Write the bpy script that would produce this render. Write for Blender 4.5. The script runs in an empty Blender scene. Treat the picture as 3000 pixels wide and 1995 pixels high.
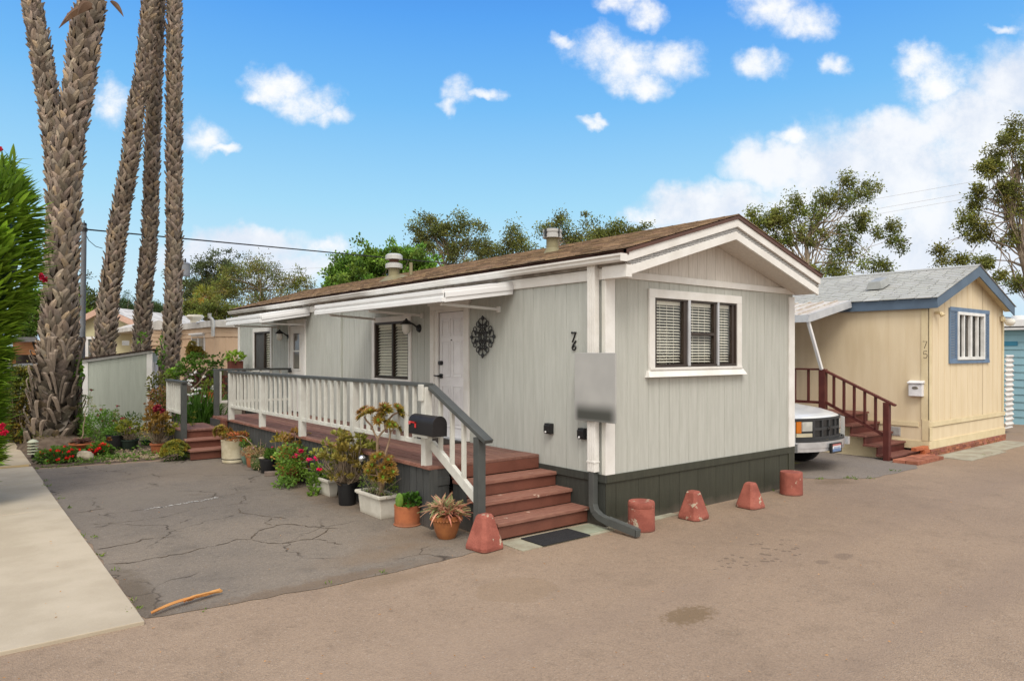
import bpy, math, random
import numpy as np
from mathutils import Vector, Matrix
rnd = random.Random(7); nr = np.random.default_rng(7)
PI = math.pi
sc = bpy.context.scene
COL = sc.collection
# ------------------------------------------------------------------ survey of the site
FL, CX, HY, H = 2063.0, 1500.0, 1035.0, 1.9          # focal length, centre, horizon (3000 px wide frame), eye height
A = Vector((0.78101646, 0.62451045)); B = Vector((-0.62451045, 0.78101646))
CAM = Vector((-5.59995, -5.36283, H))
Rv = Vector((A.x, B.x)); Fv = Vector((A.y, B.y))      # camera right / forward in the house frame
def at(u, v, d):
    r = Rv*((u-CX)/FL) + Fv
    return Vector((CAM.x+d*r.x, CAM.y+d*r.y, H-d*(v-HY)/FL))
def gp(u, v, z=0.0):
    return at(u, v, FL*(H-z)/(v-HY))
# ------------------------------------------------------------------ materials
MATS = {}
def nn(nt, typ, **kw):
    n = nt.nodes.new(typ)
    for k, v in kw.items(): setattr(n, k, v)
    return n
def mixc(nt, fac, a, b, blend='MIX'):
    n = nn(nt, 'ShaderNodeMix', data_type='RGBA', blend_type=blend)
    for s, v in ((0, fac), (6, a), (7, b)):
        if hasattr(v, 'links') or hasattr(v, 'is_linked'): nt.links.new(v, n.inputs[s])
        elif s == 0: n.inputs[0].default_value = v
        else: n.inputs[s].default_value = (*v, 1) if len(v) == 3 else v
    return n.outputs[2]
def mth(nt, op, a, b=None, c=None, clamp=False):
    n = nn(nt, 'ShaderNodeMath', operation=op); n.use_clamp = clamp
    for i, v in enumerate((a, b, c)):
        if v is None: continue
        if isinstance(v, (int, float)): n.inputs[i].default_value = v
        else: nt.links.new(v, n.inputs[i])
    return n.outputs[0]
def noise(nt, vec, scale, detail=5, rough=.55, dist=0):
    n = nn(nt, 'ShaderNodeTexNoise'); n.inputs['Scale'].default_value = scale
    n.inputs['Detail'].default_value = detail; n.inputs['Roughness'].default_value = rough
    n.inputs['Distortion'].default_value = dist
    nt.links.new(vec, n.inputs['Vector']); return n.outputs['Fac']
def ramp(nt, fac, lo, hi):
    n = nn(nt, 'ShaderNodeMapRange'); n.interpolation_type = 'SMOOTHSTEP'
    nt.links.new(fac, n.inputs[0]); n.inputs[1].default_value = lo; n.inputs[2].default_value = hi
    return n.outputs[0]
def mat(name, col, col2=None, rough=.7, scale=4, lo=.35, hi=.65, stretch=(1, 1, 1), bump=0, bscale=40, spec=.3,
        metal=0, tint=True, dirt=None, dirt_h=.35, fine=.06, chips=None, chip_lo=.62, chip_s=6, coat=0):
    """Principled surface: two colours mixed by noise, fine grain, optional ground dirt and chipped paint."""
    if name in MATS: return MATS[name]
    m = bpy.data.materials.new(name); m.use_nodes = True; nt = m.node_tree
    b = nt.nodes['Principled BSDF']
    g = nn(nt, 'ShaderNodeNewGeometry')
    mp = nn(nt, 'ShaderNodeMapping'); mp.inputs['Scale'].default_value = stretch
    nt.links.new(g.outputs['Position'], mp.inputs['Vector']); P = mp.outputs['Vector']
    c = mixc(nt, ramp(nt, noise(nt, P, scale), lo, hi), col, col2 or tuple(x*.82 for x in col))
    gr = noise(nt, P, bscale, 4, .7)
    f = mth(nt, 'MULTIPLY_ADD', gr, fine*4, 1-fine*2)
    vm = nn(nt, 'ShaderNodeVectorMath', operation='SCALE'); nt.links.new(c, vm.inputs[0]); nt.links.new(f, vm.inputs['Scale'])
    c = vm.outputs[0]
    if tint:
        a = nn(nt, 'ShaderNodeAttribute', attribute_name='tint')
        c = mixc(nt, 1.0, c, a.outputs['Color'], 'MULTIPLY')
    if chips:
        cf = noise(nt, g.outputs['Position'], chip_s, 8, .65)
        c = mixc(nt, ramp(nt, cf, chip_lo, chip_lo+.03), c, chips)
    if dirt:
        sx = nn(nt, 'ShaderNodeSeparateXYZ'); nt.links.new(g.outputs['Position'], sx.inputs[0])
        dz = mth(nt, 'DIVIDE', sx.outputs['Z'], dirt_h)
        dn = noise(nt, g.outputs['Position'], 7, 5)
        df = mth(nt, 'MULTIPLY_ADD', dn, 1.2, mth(nt, 'SUBTRACT', .25, dz), clamp=True)
        c = mixc(nt, mth(nt, 'MULTIPLY', df, .75), c, dirt)
    nt.links.new(c, b.inputs['Base Color'])
    b.inputs['Roughness'].default_value = rough; b.inputs['Specular IOR Level'].default_value = spec
    b.inputs['Metallic'].default_value = metal; b.inputs['Coat Weight'].default_value = coat
    if bump:
        bp = nn(nt, 'ShaderNodeBump'); bp.inputs['Strength'].default_value = bump; bp.inputs['Distance'].default_value = .02
        nt.links.new(gr, bp.inputs['Height']); nt.links.new(bp.outputs[0], b.inputs['Normal'])
    MATS[name] = m; return m
def leafmat(name, col, col2=None, trans=.35, rough=.45, spec=.25):
    if name in MATS: return MATS[name]
    m = bpy.data.materials.new(name); m.use_nodes = True; nt = m.node_tree
    b = nt.nodes['Principled BSDF']; out = nt.nodes['Material Output']
    g = nn(nt, 'ShaderNodeNewGeometry')
    c = mixc(nt, ramp(nt, noise(nt, g.outputs['Position'], 1.7, 4), .4, .62), col, col2 or tuple(x*.7 for x in col))
    a = nn(nt, 'ShaderNodeAttribute', attribute_name='tint')
    c = mixc(nt, 1.0, c, a.outputs['Color'], 'MULTIPLY')
    nt.links.new(c, b.inputs['Base Color']); b.inputs['Roughness'].default_value = rough
    b.inputs['Specular IOR Level'].default_value = spec
    t = nn(nt, 'ShaderNodeBsdfTranslucent'); nt.links.new(c, t.inputs['Color'])
    mx = nn(nt, 'ShaderNodeMixShader'); mx.inputs[0].default_value = trans
    nt.links.new(b.outputs[0], mx.inputs[1]); nt.links.new(t.outputs[0], mx.inputs[2])
    nt.links.new(mx.outputs[0], out.inputs['Surface'])
    MATS[name] = m; return m
def glassmat(name, tintc=(.8, .85, .85), ior=1.5, extra=.06):
    m = bpy.data.materials.new(name); m.use_nodes = True; nt = m.node_tree
    nt.nodes.remove(nt.nodes['Principled BSDF']); out = nt.nodes['Material Output']
    tr = nn(nt, 'ShaderNodeBsdfTransparent'); tr.inputs[0].default_value = (*tintc, 1)
    gl = nn(nt, 'ShaderNodeBsdfGlossy'); gl.inputs['Roughness'].default_value = .03
    g = nn(nt, 'ShaderNodeNewGeometry'); dp = nn(nt, 'ShaderNodeVectorMath', operation='DOT_PRODUCT')
    nt.links.new(g.outputs['Normal'], dp.inputs[0]); nt.links.new(g.outputs['Incoming'], dp.inputs[1])
    fz = mth(nt, 'POWER', mth(nt, 'SUBTRACT', 1.0, mth(nt, 'ABSOLUTE', dp.outputs['Value'])), 5.0)
    mx = nn(nt, 'ShaderNodeMixShader')
    nt.links.new(mth(nt, 'MULTIPLY_ADD', fz, .4, extra, clamp=True), mx.inputs[0])
    nt.links.new(tr.outputs[0], mx.inputs[1]); nt.links.new(gl.outputs[0], mx.inputs[2])
    nt.links.new(mx.outputs[0], out.inputs['Surface']); MATS[name] = m; return m
GRAIN = (14, 14, 1.2)
SIDING = mat('sage_siding', (.46, .475, .44), (.41, .425, .39), rough=.75, scale=1.3, bump=.35, bscale=9, stretch=GRAIN, fine=.04)
SIDING_F = mat('sage_siding_front', (.465, .47, .43), (.42, .425, .385), rough=.75, scale=1.3, bump=.35, bscale=9, stretch=GRAIN, fine=.04)
GABLE = mat('cream_gable', (.64, .60, .545), (.57, .53, .475), scale=2.5, bump=.35, bscale=9, stretch=GRAIN, fine=.04)
SKIRT = mat('charcoal_skirting', (.050, .051, .036), (.041, .042, .03), rough=.6, scale=1.5, bump=.2, bscale=9, stretch=GRAIN, dirt=(.12, .10, .08), dirt_h=.12)
SKIRT_S = mat('charcoal_deck_skirt', (.066, .068, .064), (.052, .054, .052), rough=.6, scale=3, bump=.25, bscale=9, stretch=GRAIN, dirt=(.11, .09, .075), dirt_h=.16)
WHITE = mat('white_trim', (.74, .73, .70), (.66, .64, .60), rough=.55, scale=3, bump=.12, bscale=30, fine=.03)
WHITE_CLEAN = mat('white_metal', (.76, .77, .77), (.72, .72, .72), rough=.4, scale=2, fine=.015)
CREAMW = mat('offwhite_rail', (.60, .60, .55), (.53, .52, .475), rough=.55, scale=6, bump=.1, bscale=30, fine=.03)
GREYP = mat('slate_grey_paint', (.075, .08, .076), (.062, .066, .064), rough=.5, scale=5, bump=.1, bscale=40, fine=.05)
DECK = mat('deck_boards', (.22, .112, .085), (.16, .08, .062), rough=.6, scale=3, stretch=(9, 1.2, 9), bump=.3, bscale=6, fine=.09)
STEP = mat('deck_steps', (.165, .062, .042), (.135, .05, .034), rough=.5, scale=4, bump=.15, bscale=40, fine=.05, chips=(.5, .38, .3), chip_lo=.69, chip_s=9)
TREAD = mat('worn_treads', (.28, .138, .10), (.22, .098, .072), rough=.6, scale=5, stretch=(1.5, 8, 8), bump=.2, bscale=20, fine=.06, chips=(.55, .42, .33), chip_lo=.655, chip_s=7)
SHING = mat('brown_shingles', (.27, .185, .115), (.175, .118, .075), rough=.9, scale=6, bump=.5, bscale=60, fine=.12)
DRIP = mat('brown_drip_edge', (.10, .045, .03), rough=.5, scale=5)
SHINGG = mat('grey_shingles', (.40, .405, .385), (.36, .365, .345), rough=.9, scale=1.5, bump=.4, bscale=60, fine=.08)
BROWNF = mat('bronze_frame', (.045, .032, .025), rough=.4, scale=5)
BLACKM = mat('black_metal', (.012, .012, .013), rough=.4, scale=5, spec=.5)
BLACKMB = mat('black_mailbox_paint', (.012, .011, .012), (.016, .014, .015), rough=.5, scale=3, spec=.3, fine=.1)
REDP = mat('red_flag', (.6, .03, .03), rough=.4)
ALU = mat('aluminium', (.55, .56, .58), rough=.35, metal=.6)
BLIND = mat('blind_slats', (.86, .82, .72), (.80, .76, .66), rough=.5, scale=2)
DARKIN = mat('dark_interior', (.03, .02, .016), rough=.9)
SCREEN = mat('dark_screen', (.10, .10, .098), rough=.8)
GLASS = glassmat('window_glass', (.97, .98, .975), 1.5, .025)
GLASSD = glassmat('pane_glass_dark', (.6, .62, .6), 1.5, .12)
TERRA = mat('terracotta', (.40, .135, .055), (.31, .10, .045), rough=.75, scale=9, bump=.1, bscale=50, fine=.06, dirt=(.2, .11, .07), dirt_h=.08)
TERRAY = mat('glazed_terracotta', (.36, .14, .05), (.27, .10, .04), rough=.4, scale=9, fine=.06)
BLACKPOT = mat('black_plastic', (.018, .018, .019), rough=.5, scale=6)
CREAMPOT = mat('cream_pot', (.58, .52, .38), (.46, .40, .27), rough=.7, scale=7, fine=.05)
WHITEPOT = mat('white_planter', (.60, .57, .50), (.52, .49, .42), rough=.65, scale=6, fine=.03, dirt=(.3, .26, .2), dirt_h=.06)
GREENPOT = mat('green_glaze', (.16, .24, .19), (.10, .16, .12), rough=.35, scale=10)
SOIL = mat('potting_soil', (.05, .035, .025), rough=.95, scale=20, bump=.6, bscale=60, fine=.15)
PYL = mat('red_concrete', (.34, .108, .078), (.245, .072, .052), rough=.8, scale=6, bump=.4, bscale=50, fine=.08, chips=(.42, .36, .27), chip_lo=.60, chip_s=8, dirt=(.10, .05, .035), dirt_h=.035)
ROCK = mat('river_rock', (.42, .36, .27), (.27, .23, .17), rough=.85, scale=7, bump=.6, bscale=25)
PALM = mat('palm_boots', (.275, .225, .186), (.205, .166, .136), rough=.9, scale=4, bump=.5, bscale=35, stretch=(1, 1, .35), fine=.14)
BARK = mat('bark', (.16, .12, .085), (.25, .2, .15), rough=.9, scale=6, bump=.5, bscale=20)
BARKW = mat('pale_bark', (.34, .28, .21), (.22, .17, .12), rough=.9, scale=4, bump=.3, bscale=12)
STEM = mat('plant_stem', (.30, .23, .16), (.21, .16, .11), rough=.85, scale=15)
YSIDE = mat('yellow_siding', (.69, .58, .405), (.645, .53, .355), rough=.7, scale=1.2, stretch=(5, 5, .7), fine=.025, bscale=14)
YTRIM = mat('yellow_trim', (.67, .57, .37), (.60, .50, .31), rough=.7, scale=3, chips=(.25, .13, .06), chip_lo=.73, chip_s=5)
BLUEF = mat('blue_fascia', (.095, .14, .20), (.08, .118, .17), rough=.6, scale=3, fine=.05)
MAROON = mat('maroon_wood', (.105, .028, .022), (.08, .02, .017), rough=.55, scale=6)
MARTREAD = mat('maroon_tread', (.20, .085, .065), (.13, .045, .035), rough=.7, scale=8, stretch=(6, 1, 6))
BRICKM = mat('brick_red', (.36, .15, .09), (.26, .1, .065), rough=.85, scale=12, bump=.4, bscale=60)
MORTAR = mat('brick_mortar', (.3, .24, .19), rough=.9, scale=20)
CONC = mat('old_concrete', (.46, .395, .30), (.39, .33, .245), rough=.9, scale=1.6, bump=.25, bscale=90, fine=.06)
CONCP = mat('pale_pad', (.36, .35, .28), (.27, .24, .185), rough=.9, scale=3, bump=.25, bscale=70, fine=.06)
TANCOR = mat('tan_metal_siding', (.60, .43, .29), (.56, .395, .26), rough=.55, scale=1, fine=.02)
YELH = mat('pale_yellow_siding', (.56, .52, .33), (.5, .46, .29), rough=.7, scale=1)
PINKF = mat('pink_fascia', (.55, .36, .28), rough=.7)
BLUEH = mat('light_blue_siding', (.26, .45, .52), (.24, .41, .48), rough=.6, scale=2)
GREYRF = mat('grey_roofing', (.12, .12, .125), rough=.8)
WRF = mat('weathered_white_roof', (.6, .58, .54), (.42, .40, .37), rough=.7, scale=3, stretch=(1, 1, .3))
POLE = mat('grey_pole', (.13, .14, .155), (.19, .2, .215), rough=.5, scale=2)
WIREM = mat('black_cable', (.02, .02, .02), rough=.6)
WIREG = mat('pale_cable', (.5, .49, .46), rough=.6)
FENCEW = mat('white_fence_boards', (.62, .61, .57), (.5, .49, .45), rough=.8, scale=3, stretch=(4, 4, .5))
FENCEB = mat('brown_fence_boards', (.10, .07, .055), (.14, .105, .085), rough=.9, scale=5, stretch=(6, 6, .6), bump=.3)
REDLAT = mat('red_lattice_wood', (.14, .045, .032), rough=.85, scale=7)
ORANGEW = mat('orange_wood', (.34, .15, .05), (.25, .1, .035), rough=.7, scale=3, stretch=(1, 1, 8))
BLOCK = mat('concrete_block', (.42, .38, .32), rough=.9, scale=6, bump=.3)
TRUCKW = mat('white_car_paint', (.62, .63, .62), (.58, .59, .58), rough=.3, scale=2, spec=.5, fine=.01, coat=.4)
SILVER = mat('silver_car_paint', (.12, .12, .125), rough=.3, spec=.5, coat=.4)
GRILLE = mat('dark_plastic', (.04, .041, .043), rough=.5, scale=5)
CHROME = mat('chrome', (.66, .67, .69), rough=.3, metal=.6, fine=.01)
AMBER = mat('amber_lens', (.6, .17, .012), rough=.25, spec=.5)
LENS = mat('headlight_lens', (.55, .55, .5), (.4, .4, .37), rough=.15, spec=.6)
LENSY = mat('fog_lens', (.55, .5, .36), rough=.25, spec=.5)
REDL = mat('tail_lens', (.45, .02, .02), rough=.2)
PLATEB = mat('plate_blue', (.16, .24, .42), rough=.4)
PLATER = mat('plate_red', (.5, .16, .15), rough=.4)
PLATEW = mat('plate_white', (.7, .7, .72), rough=.4)
TYRE = mat('tyre_rubber', (.02, .02, .02), rough=.9)
MATM = mat('rubber_mat', (.022, .022, .024), rough=.85, scale=20, bump=.4, bscale=120, fine=.15)
LAMPW = mat('milk_glass', (.75, .74, .68), rough=.3, spec=.5)
GLOBE = mat('silver_globe', (.75, .76, .8), rough=.06, metal=.95)
OLIVE = mat('olive_metal', (.24, .215, .125), rough=.6, scale=4)
GALV = mat('galvanised', (.50, .50, .48), (.42, .42, .41), rough=.5, metal=.3, scale=4)
OLEAF = leafmat('oleander_leaf', (.235, .36, .04), (.15, .27, .03))
EUC = leafmat('eucalypt_leaf', (.17, .19, .05), (.13, .15, .042), trans=.35)
EUCB = leafmat('eucalypt_leaf_warm', (.20, .205, .045), (.15, .16, .04), trans=.35)
FICUS = leafmat('bright_tree_leaf', (.15, .25, .03), (.09, .18, .024), trans=.3)
PINE = leafmat('pine_leaf', (.06, .10, .03), (.045, .08, .025), trans=.15)
FEATH = leafmat('feathery_leaf', (.14, .175, .035), (.165, .145, .035), trans=.3)
GLEAF = leafmat('garden_leaf', (.165, .27, .045), (.115, .205, .04))
YLEAF = leafmat('yellow_green_leaf', (.27, .27, .04), (.17, .19, .03))
JADE = leafmat('jade_leaf', (.21, .225, .04), (.22, .165, .035), trans=.15, rough=.35)
JADED = leafmat('dark_jade_leaf', (.085, .11, .025), (.15, .11, .025), trans=.15, rough=.35)
REDLF = leafmat('russet_leaf', (.33, .10, .04), (.25, .15, .035), trans=.2)
AEO = leafmat('aeonium_leaf', (.25, .205, .03), (.25, .12, .03), trans=.2, rough=.35)
AEOG = leafmat('aeonium_heart', (.22, .45, .05), trans=.2, rough=.35)
ALOE = leafmat('aloe_leaf', (.50, .27, .19), (.42, .33, .22), trans=.2)
DRYL = leafmat('dry_leaf', (.36, .24, .14), (.42, .31, .19), trans=.2)
FRED = leafmat('red_petal', (.9, .03, .03), (.75, .015, .03), trans=.45)
FPINK = leafmat('pink_petal', (.95, .05, .24), (.85, .03, .17), trans=.5)
FDUST = leafmat('dusty_pink_petal', (.45, .10, .13), trans=.3)
FWHITE = leafmat('white_petal', (.8, .8, .78), trans=.3)
FYEL = leafmat('yellow_petal', (.75, .62, .25), trans=.3)
FROND = leafmat('tan_frond', (.66, .36, .13), (.52, .22, .06), trans=.2)
FRONDG = leafmat('green_frond', (.07, .12, .03), trans=.2)
IVY = leafmat('ivy_leaf', (.17, .29, .04), (.11, .2, .03))
# ------------------------------------------------------------------ object helpers
def wl(o):
    v = Vector((0, 0, 0))
    while o is not None: v += o.location; o = o.parent
    return v
class MB:
    """gathers boxes, bars, tubes, lathes and quads; build() links them as ONE mesh object"""
    def __init__(s): s.v = []; s.f = []; s.t = []; s.cur = (1, 1, 1)
    def add(s, vs, fs):
        n = len(s.v); s.v += [tuple(p) for p in vs]; s.t += [s.cur]*len(vs)
        s.f += [tuple(n+i for i in f) for f in fs]; return s
    def box(s, x0, x1, y0, y1, z0, z1):
        x0, x1 = sorted((x0, x1)); y0, y1 = sorted((y0, y1)); z0, z1 = sorted((z0, z1))
        return s.add([(x0,y0,z0),(x1,y0,z0),(x1,y1,z0),(x0,y1,z0),(x0,y0,z1),(x1,y0,z1),(x1,y1,z1),(x0,y1,z1)],
                     [(0,3,2,1),(4,5,6,7),(0,1,5,4),(1,2,6,5),(2,3,7,6),(3,0,4,7)])
    def bar(s, p, q, w, h, up=(0, 0, 1)):
        p = Vector(p); q = Vector(q); d = (q-p).normalized(); r = d.cross(Vector(up))
        if r.length < 1e-5: r = d.cross(Vector((1, 0, 0)))
        r.normalize(); u = r.cross(d); vs = []
        for c in (p, q):
            for a, b in ((-1,-1),(1,-1),(1,1),(-1,1)): vs.append(c+r*a*w/2+u*b*h/2)
        return s.add(vs, [(3,2,1,0),(4,5,6,7),(0,1,5,4),(1,2,6,5),(2,3,7,6),(3,0,4,7)])
    def tube(s, pts, rad, n=8, cap=True):
        pts = [Vector(p) for p in pts]; k = len(pts)
        if not hasattr(rad, '__len__'): rad = [rad]*k
        vs = []; prev = None
        for i, p in enumerate(pts):
            d = (pts[min(i+1, k-1)]-pts[max(i-1, 0)]).normalized()
            if prev is None: a = d.orthogonal().normalized()
            else:
                a = prev-d*prev.dot(d)
                a = a.normalized() if a.length > 1e-6 else d.orthogonal().normalized()
            prev = a; b = d.cross(a)
            for j in range(n):
                t = 2*PI*j/n; vs.append(p+(a*math.cos(t)+b*math.sin(t))*rad[i])
        fs = [(i*n+j, i*n+(j+1)%n, (i+1)*n+(j+1)%n, (i+1)*n+j) for i in range(k-1) for j in range(n)]
        if cap: fs += [tuple(range(n-1, -1, -1)), tuple((k-1)*n+j for j in range(n))]
        return s.add(vs, fs)
    def lathe(s, prof, c=(0, 0, 0), n=24, sx=1, sy=1):
        vs = [(c[0]+r*sx*math.cos(2*PI*j/n), c[1]+r*sy*math.sin(2*PI*j/n), c[2]+z) for r, z in prof for j in range(n)]
        k = len(prof)
        fs = [(i*n+j, i*n+(j+1)%n, (i+1)*n+(j+1)%n, (i+1)*n+j) for i in range(k-1) for j in range(n)]
        fs += [tuple(range(n-1, -1, -1)), tuple((k-1)*n+j for j in range(n))]
        return s.add(vs, fs)
    def quad(s, *p): return s.add(p, [tuple(range(len(p)))])
    def prism(s, poly, axis, a, b):
        """extrude a 2-D outline along axis ('x','y','z') from a to b"""
        def pt(p, t): return {'x': (t, p[0], p[1]), 'y': (p[0], t, p[1]), 'z': (p[0], p[1], t)}[axis]
        n = len(poly)
        return s.add([pt(p, a) for p in poly]+[pt(p, b) for p in poly],
                     [tuple(range(n-1, -1, -1)), tuple(range(n, 2*n))]+[(i, (i+1)%n, n+(i+1)%n, n+i) for i in range(n)])
    def build(s, name, m, parent=None, smooth=False, bevel=0, local=False, **tags):
        return finish(name, s.v, s.f, np.array(s.t, dtype=np.float32), m, parent, smooth, bevel, local, **tags)
def finish(name, v, f, tint, m, parent=None, smooth=False, bevel=0, local=False, **tags):
    me = bpy.data.meshes.new(name); v = np.array(v, dtype=np.float64)
    loc = Vector((0, 0, 0))
    if parent is not None:
        if not local: v = v-np.array(wl(parent))
    elif not local:
        loc = Vector(((v[:,0].min()+v[:,0].max())/2, (v[:,1].min()+v[:,1].max())/2, v[:,2].min())); v = v-np.array(loc)
    me.from_pydata(v.tolist(), [], f if isinstance(f, list) else f.tolist()); me.update()
    at_ = me.color_attributes.new('tint', 'FLOAT_COLOR', 'POINT')
    at_.data.foreach_set('color', np.hstack([tint, np.ones((len(tint), 1), np.float32)]).astype(np.float32).ravel())
    me.materials.append(m)
    if not smooth == 'leaf':
        import bmesh
        bm = bmesh.new(); bm.from_mesh(me); bmesh.ops.recalc_face_normals(bm, faces=bm.faces); bm.to_mesh(me); bm.free()
    if smooth is True:
        me.polygons.foreach_set('use_smooth', [True]*len(me.polygons))
        try: me.set_sharp_from_angle(angle=math.radians(40))
        except Exception: pass
    o = bpy.data.objects.new(name, me); COL.objects.link(o); o.parent = parent; o.location = loc
    if bevel:
        b = o.modifiers.new('bevel', 'BEVEL'); b.width = bevel; b.segments = 2; b.limit_method = 'ANGLE'; b.angle_limit = math.radians(35)
        b.harden_normals = False
    for k, x in tags.items(): o[k] = x
    return o
def thing(name, label, cat, loc=(0, 0, 0), group=None, rot=0):
    o = bpy.data.objects.new(name, None); COL.objects.link(o); o.location = loc; o.rotation_euler = (0, 0, rot)
    o.empty_display_size = .2; o['label'] = label; o['category'] = cat
    if group: o['group'] = group
    return o
def copy_tree(o, parent=None):
    c = o.copy(); COL.objects.link(c); c.parent = parent
    for ch in list(o.children): copy_tree(ch, c)
    return c
def tg(label, cat, group=None):
    d = dict(label=label, category=cat)
    if group: d['group'] = group
    return d
# ------------------------------------------------------------------ foliage helpers (numpy)
def unit(a): return a/np.maximum(np.linalg.norm(a, axis=-1, keepdims=True), 1e-9)
class LB:
    """many small leaves gathered into one mesh"""
    def __init__(s): s.v = []; s.f = []; s.t = []; s.n = 0
    def leaves(s, pos, dr, L, W, tint=None, droop=0.0, fold=.25, up=None):
        pos = np.asarray(pos, float); N = len(pos); dr = unit(np.asarray(dr, float))
        upv = nr.normal(size=(N, 3)) if up is None else np.broadcast_to(np.asarray(up, float), (N, 3))+nr.normal(size=(N, 3))*.25
        side = unit(np.cross(dr, upv)); nm = np.cross(side, dr)
        L = np.broadcast_to(np.asarray(L, float), (N,))[:, None]; W = np.broadcast_to(np.asarray(W, float), (N,))[:, None]
        mid = pos+dr*L*.5
        tip = pos+dr*L+np.array([0, 0, -1.])*droop*L
        vv = np.stack([pos, mid+side*W*.5+nm*W*fold, tip, mid-side*W*.5+nm*W*fold], 1).reshape(-1, 3)
        base = s.n+np.arange(N)[:, None]*4
        ff = np.concatenate([base+np.array([0, 1, 2]), base+np.array([0, 2, 3])], 0)
        s.v.append(vv); s.f += ff.tolist(); s.n += 4*N
        s._t(N, 4, tint); return s
    def _t(s, N, k, tint):
        if tint is None: tint = (1, 1, 1)
        tint = np.broadcast_to(np.asarray(tint, float), (N, 3))
        br = np.clip(nr.normal(1, .22, (N, 1)), .45, 1.6)
        s.t.append(np.repeat(tint*br, k, 0))
    def blades(s, pos, dr, L, W, tint=None, bend=.5, seg=3, thick=0.0):
        """long curved blades, bending down by `bend`"""
        pos = np.asarray(pos, float); N = len(pos); dr = unit(np.asarray(dr, float))
        upv = np.tile(np.array([0, 0, 1.]), (N, 1))+nr.normal(size=(N, 3))*.15
        side = unit(np.cross(dr, upv))
        L = np.broadcast_to(np.asarray(L, float), (N,))[:, None]; W = np.broadcast_to(np.asarray(W, float), (N,))[:, None]
        bend = np.broadcast_to(np.asarray(bend, float), (N,))[:, None]
        rows = []
        for i in range(seg+1):
            t = i/seg; c = pos+dr*L*t+np.array([0, 0, -1.])*bend*L*t*t
            w = W*(.35+1.3*t*(1-t)*2 if i < seg else .04)
            w = W*.5*(math.sin(PI*min(.98, .18+.82*t)))
            nmv = np.cross(side, dr)
            rows += [c-side*w+nmv*w*.35, c-nmv*thick*W*.5, c+side*w+nmv*w*.35]
        vv = np.stack(rows, 1).reshape(-1, 3); k = 3*(seg+1)
        base = s.n+np.arange(N)[:, None]*k; ff = []
        for i in range(seg):
            for j in (0, 1): ff.append(base+np.array([3*i+j, 3*i+j+1, 3*i+j+4, 3*i+j+3]))
        s.v.append(vv); s.f += np.concatenate(ff, 0).tolist(); s.n += k*N
        s._t(N, k, tint); return s
    def rosette(s, c, axis, r, n=26, tint=None, cup=.6, w=.42):
        c = np.asarray(c, float); ax = unit(np.asarray(axis, float)[None])[0]
        a = unit(np.cross(ax, [.3, .9, .2])[None])[0]; b = np.cross(ax, a)
        i = np.arange(n); th = i*2.39996; q = np.sqrt((i+1)/n)
        rad = np.cos(th)[:, None]*a+np.sin(th)[:, None]*b
        el = (1-q)*1.2+.15*cup
        dr = rad*np.cos(el)[:, None]+ax*np.sin(el)[:, None]
        pos = c+rad*(r*.06)+ax*(r*.12*(1-q))[:, None]
        return s.leaves(pos, dr, r*(.45+.6*q), r*w*(.5+.5*q), tint, fold=.15, up=ax)
    def build(s, name, m, parent=None, local=False, **tags):
        return finish(name, np.concatenate(s.v), s.f, np.concatenate(s.t).astype(np.float32), m, parent, 'leaf', 0, local, **tags)
def ball(n, c, r, shell=.0):
    d = unit(nr.normal(size=(n, 3))); q = nr.uniform(shell**3, 1, (n, 1))**(1/3)
    return np.asarray(c, float)+d*q*np.asarray(r, float), d
def curve(p, q, bulge, k=6, jit=.0):
    p = Vector(p); q = Vector(q); m = (p+q)/2+Vector(bulge); out = []
    for i in range(k+1):
        t = i/k; c = p*(1-t)**2+m*2*t*(1-t)+q*t*t
        if 0 < i < k: c += Vector((rnd.gauss(0, jit), rnd.gauss(0, jit), rnd.gauss(0, jit)))
        out.append(c)
    return out
# ------------------------------------------------------------------ camera
cam = bpy.data.cameras.new('camera'); cam.sensor_width = 36; cam.lens = 36*FL/3000
cam.shift_y = (HY-997.5)/3000; cam.clip_start = .1; cam.clip_end = 3000
co = bpy.data.objects.new('camera', cam); COL.objects.link(co); co.location = CAM
fw = Vector((Fv.x, Fv.y, 0)); co.rotation_euler = fw.to_track_quat('-Z', 'Y').to_euler(); sc.camera = co
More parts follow.
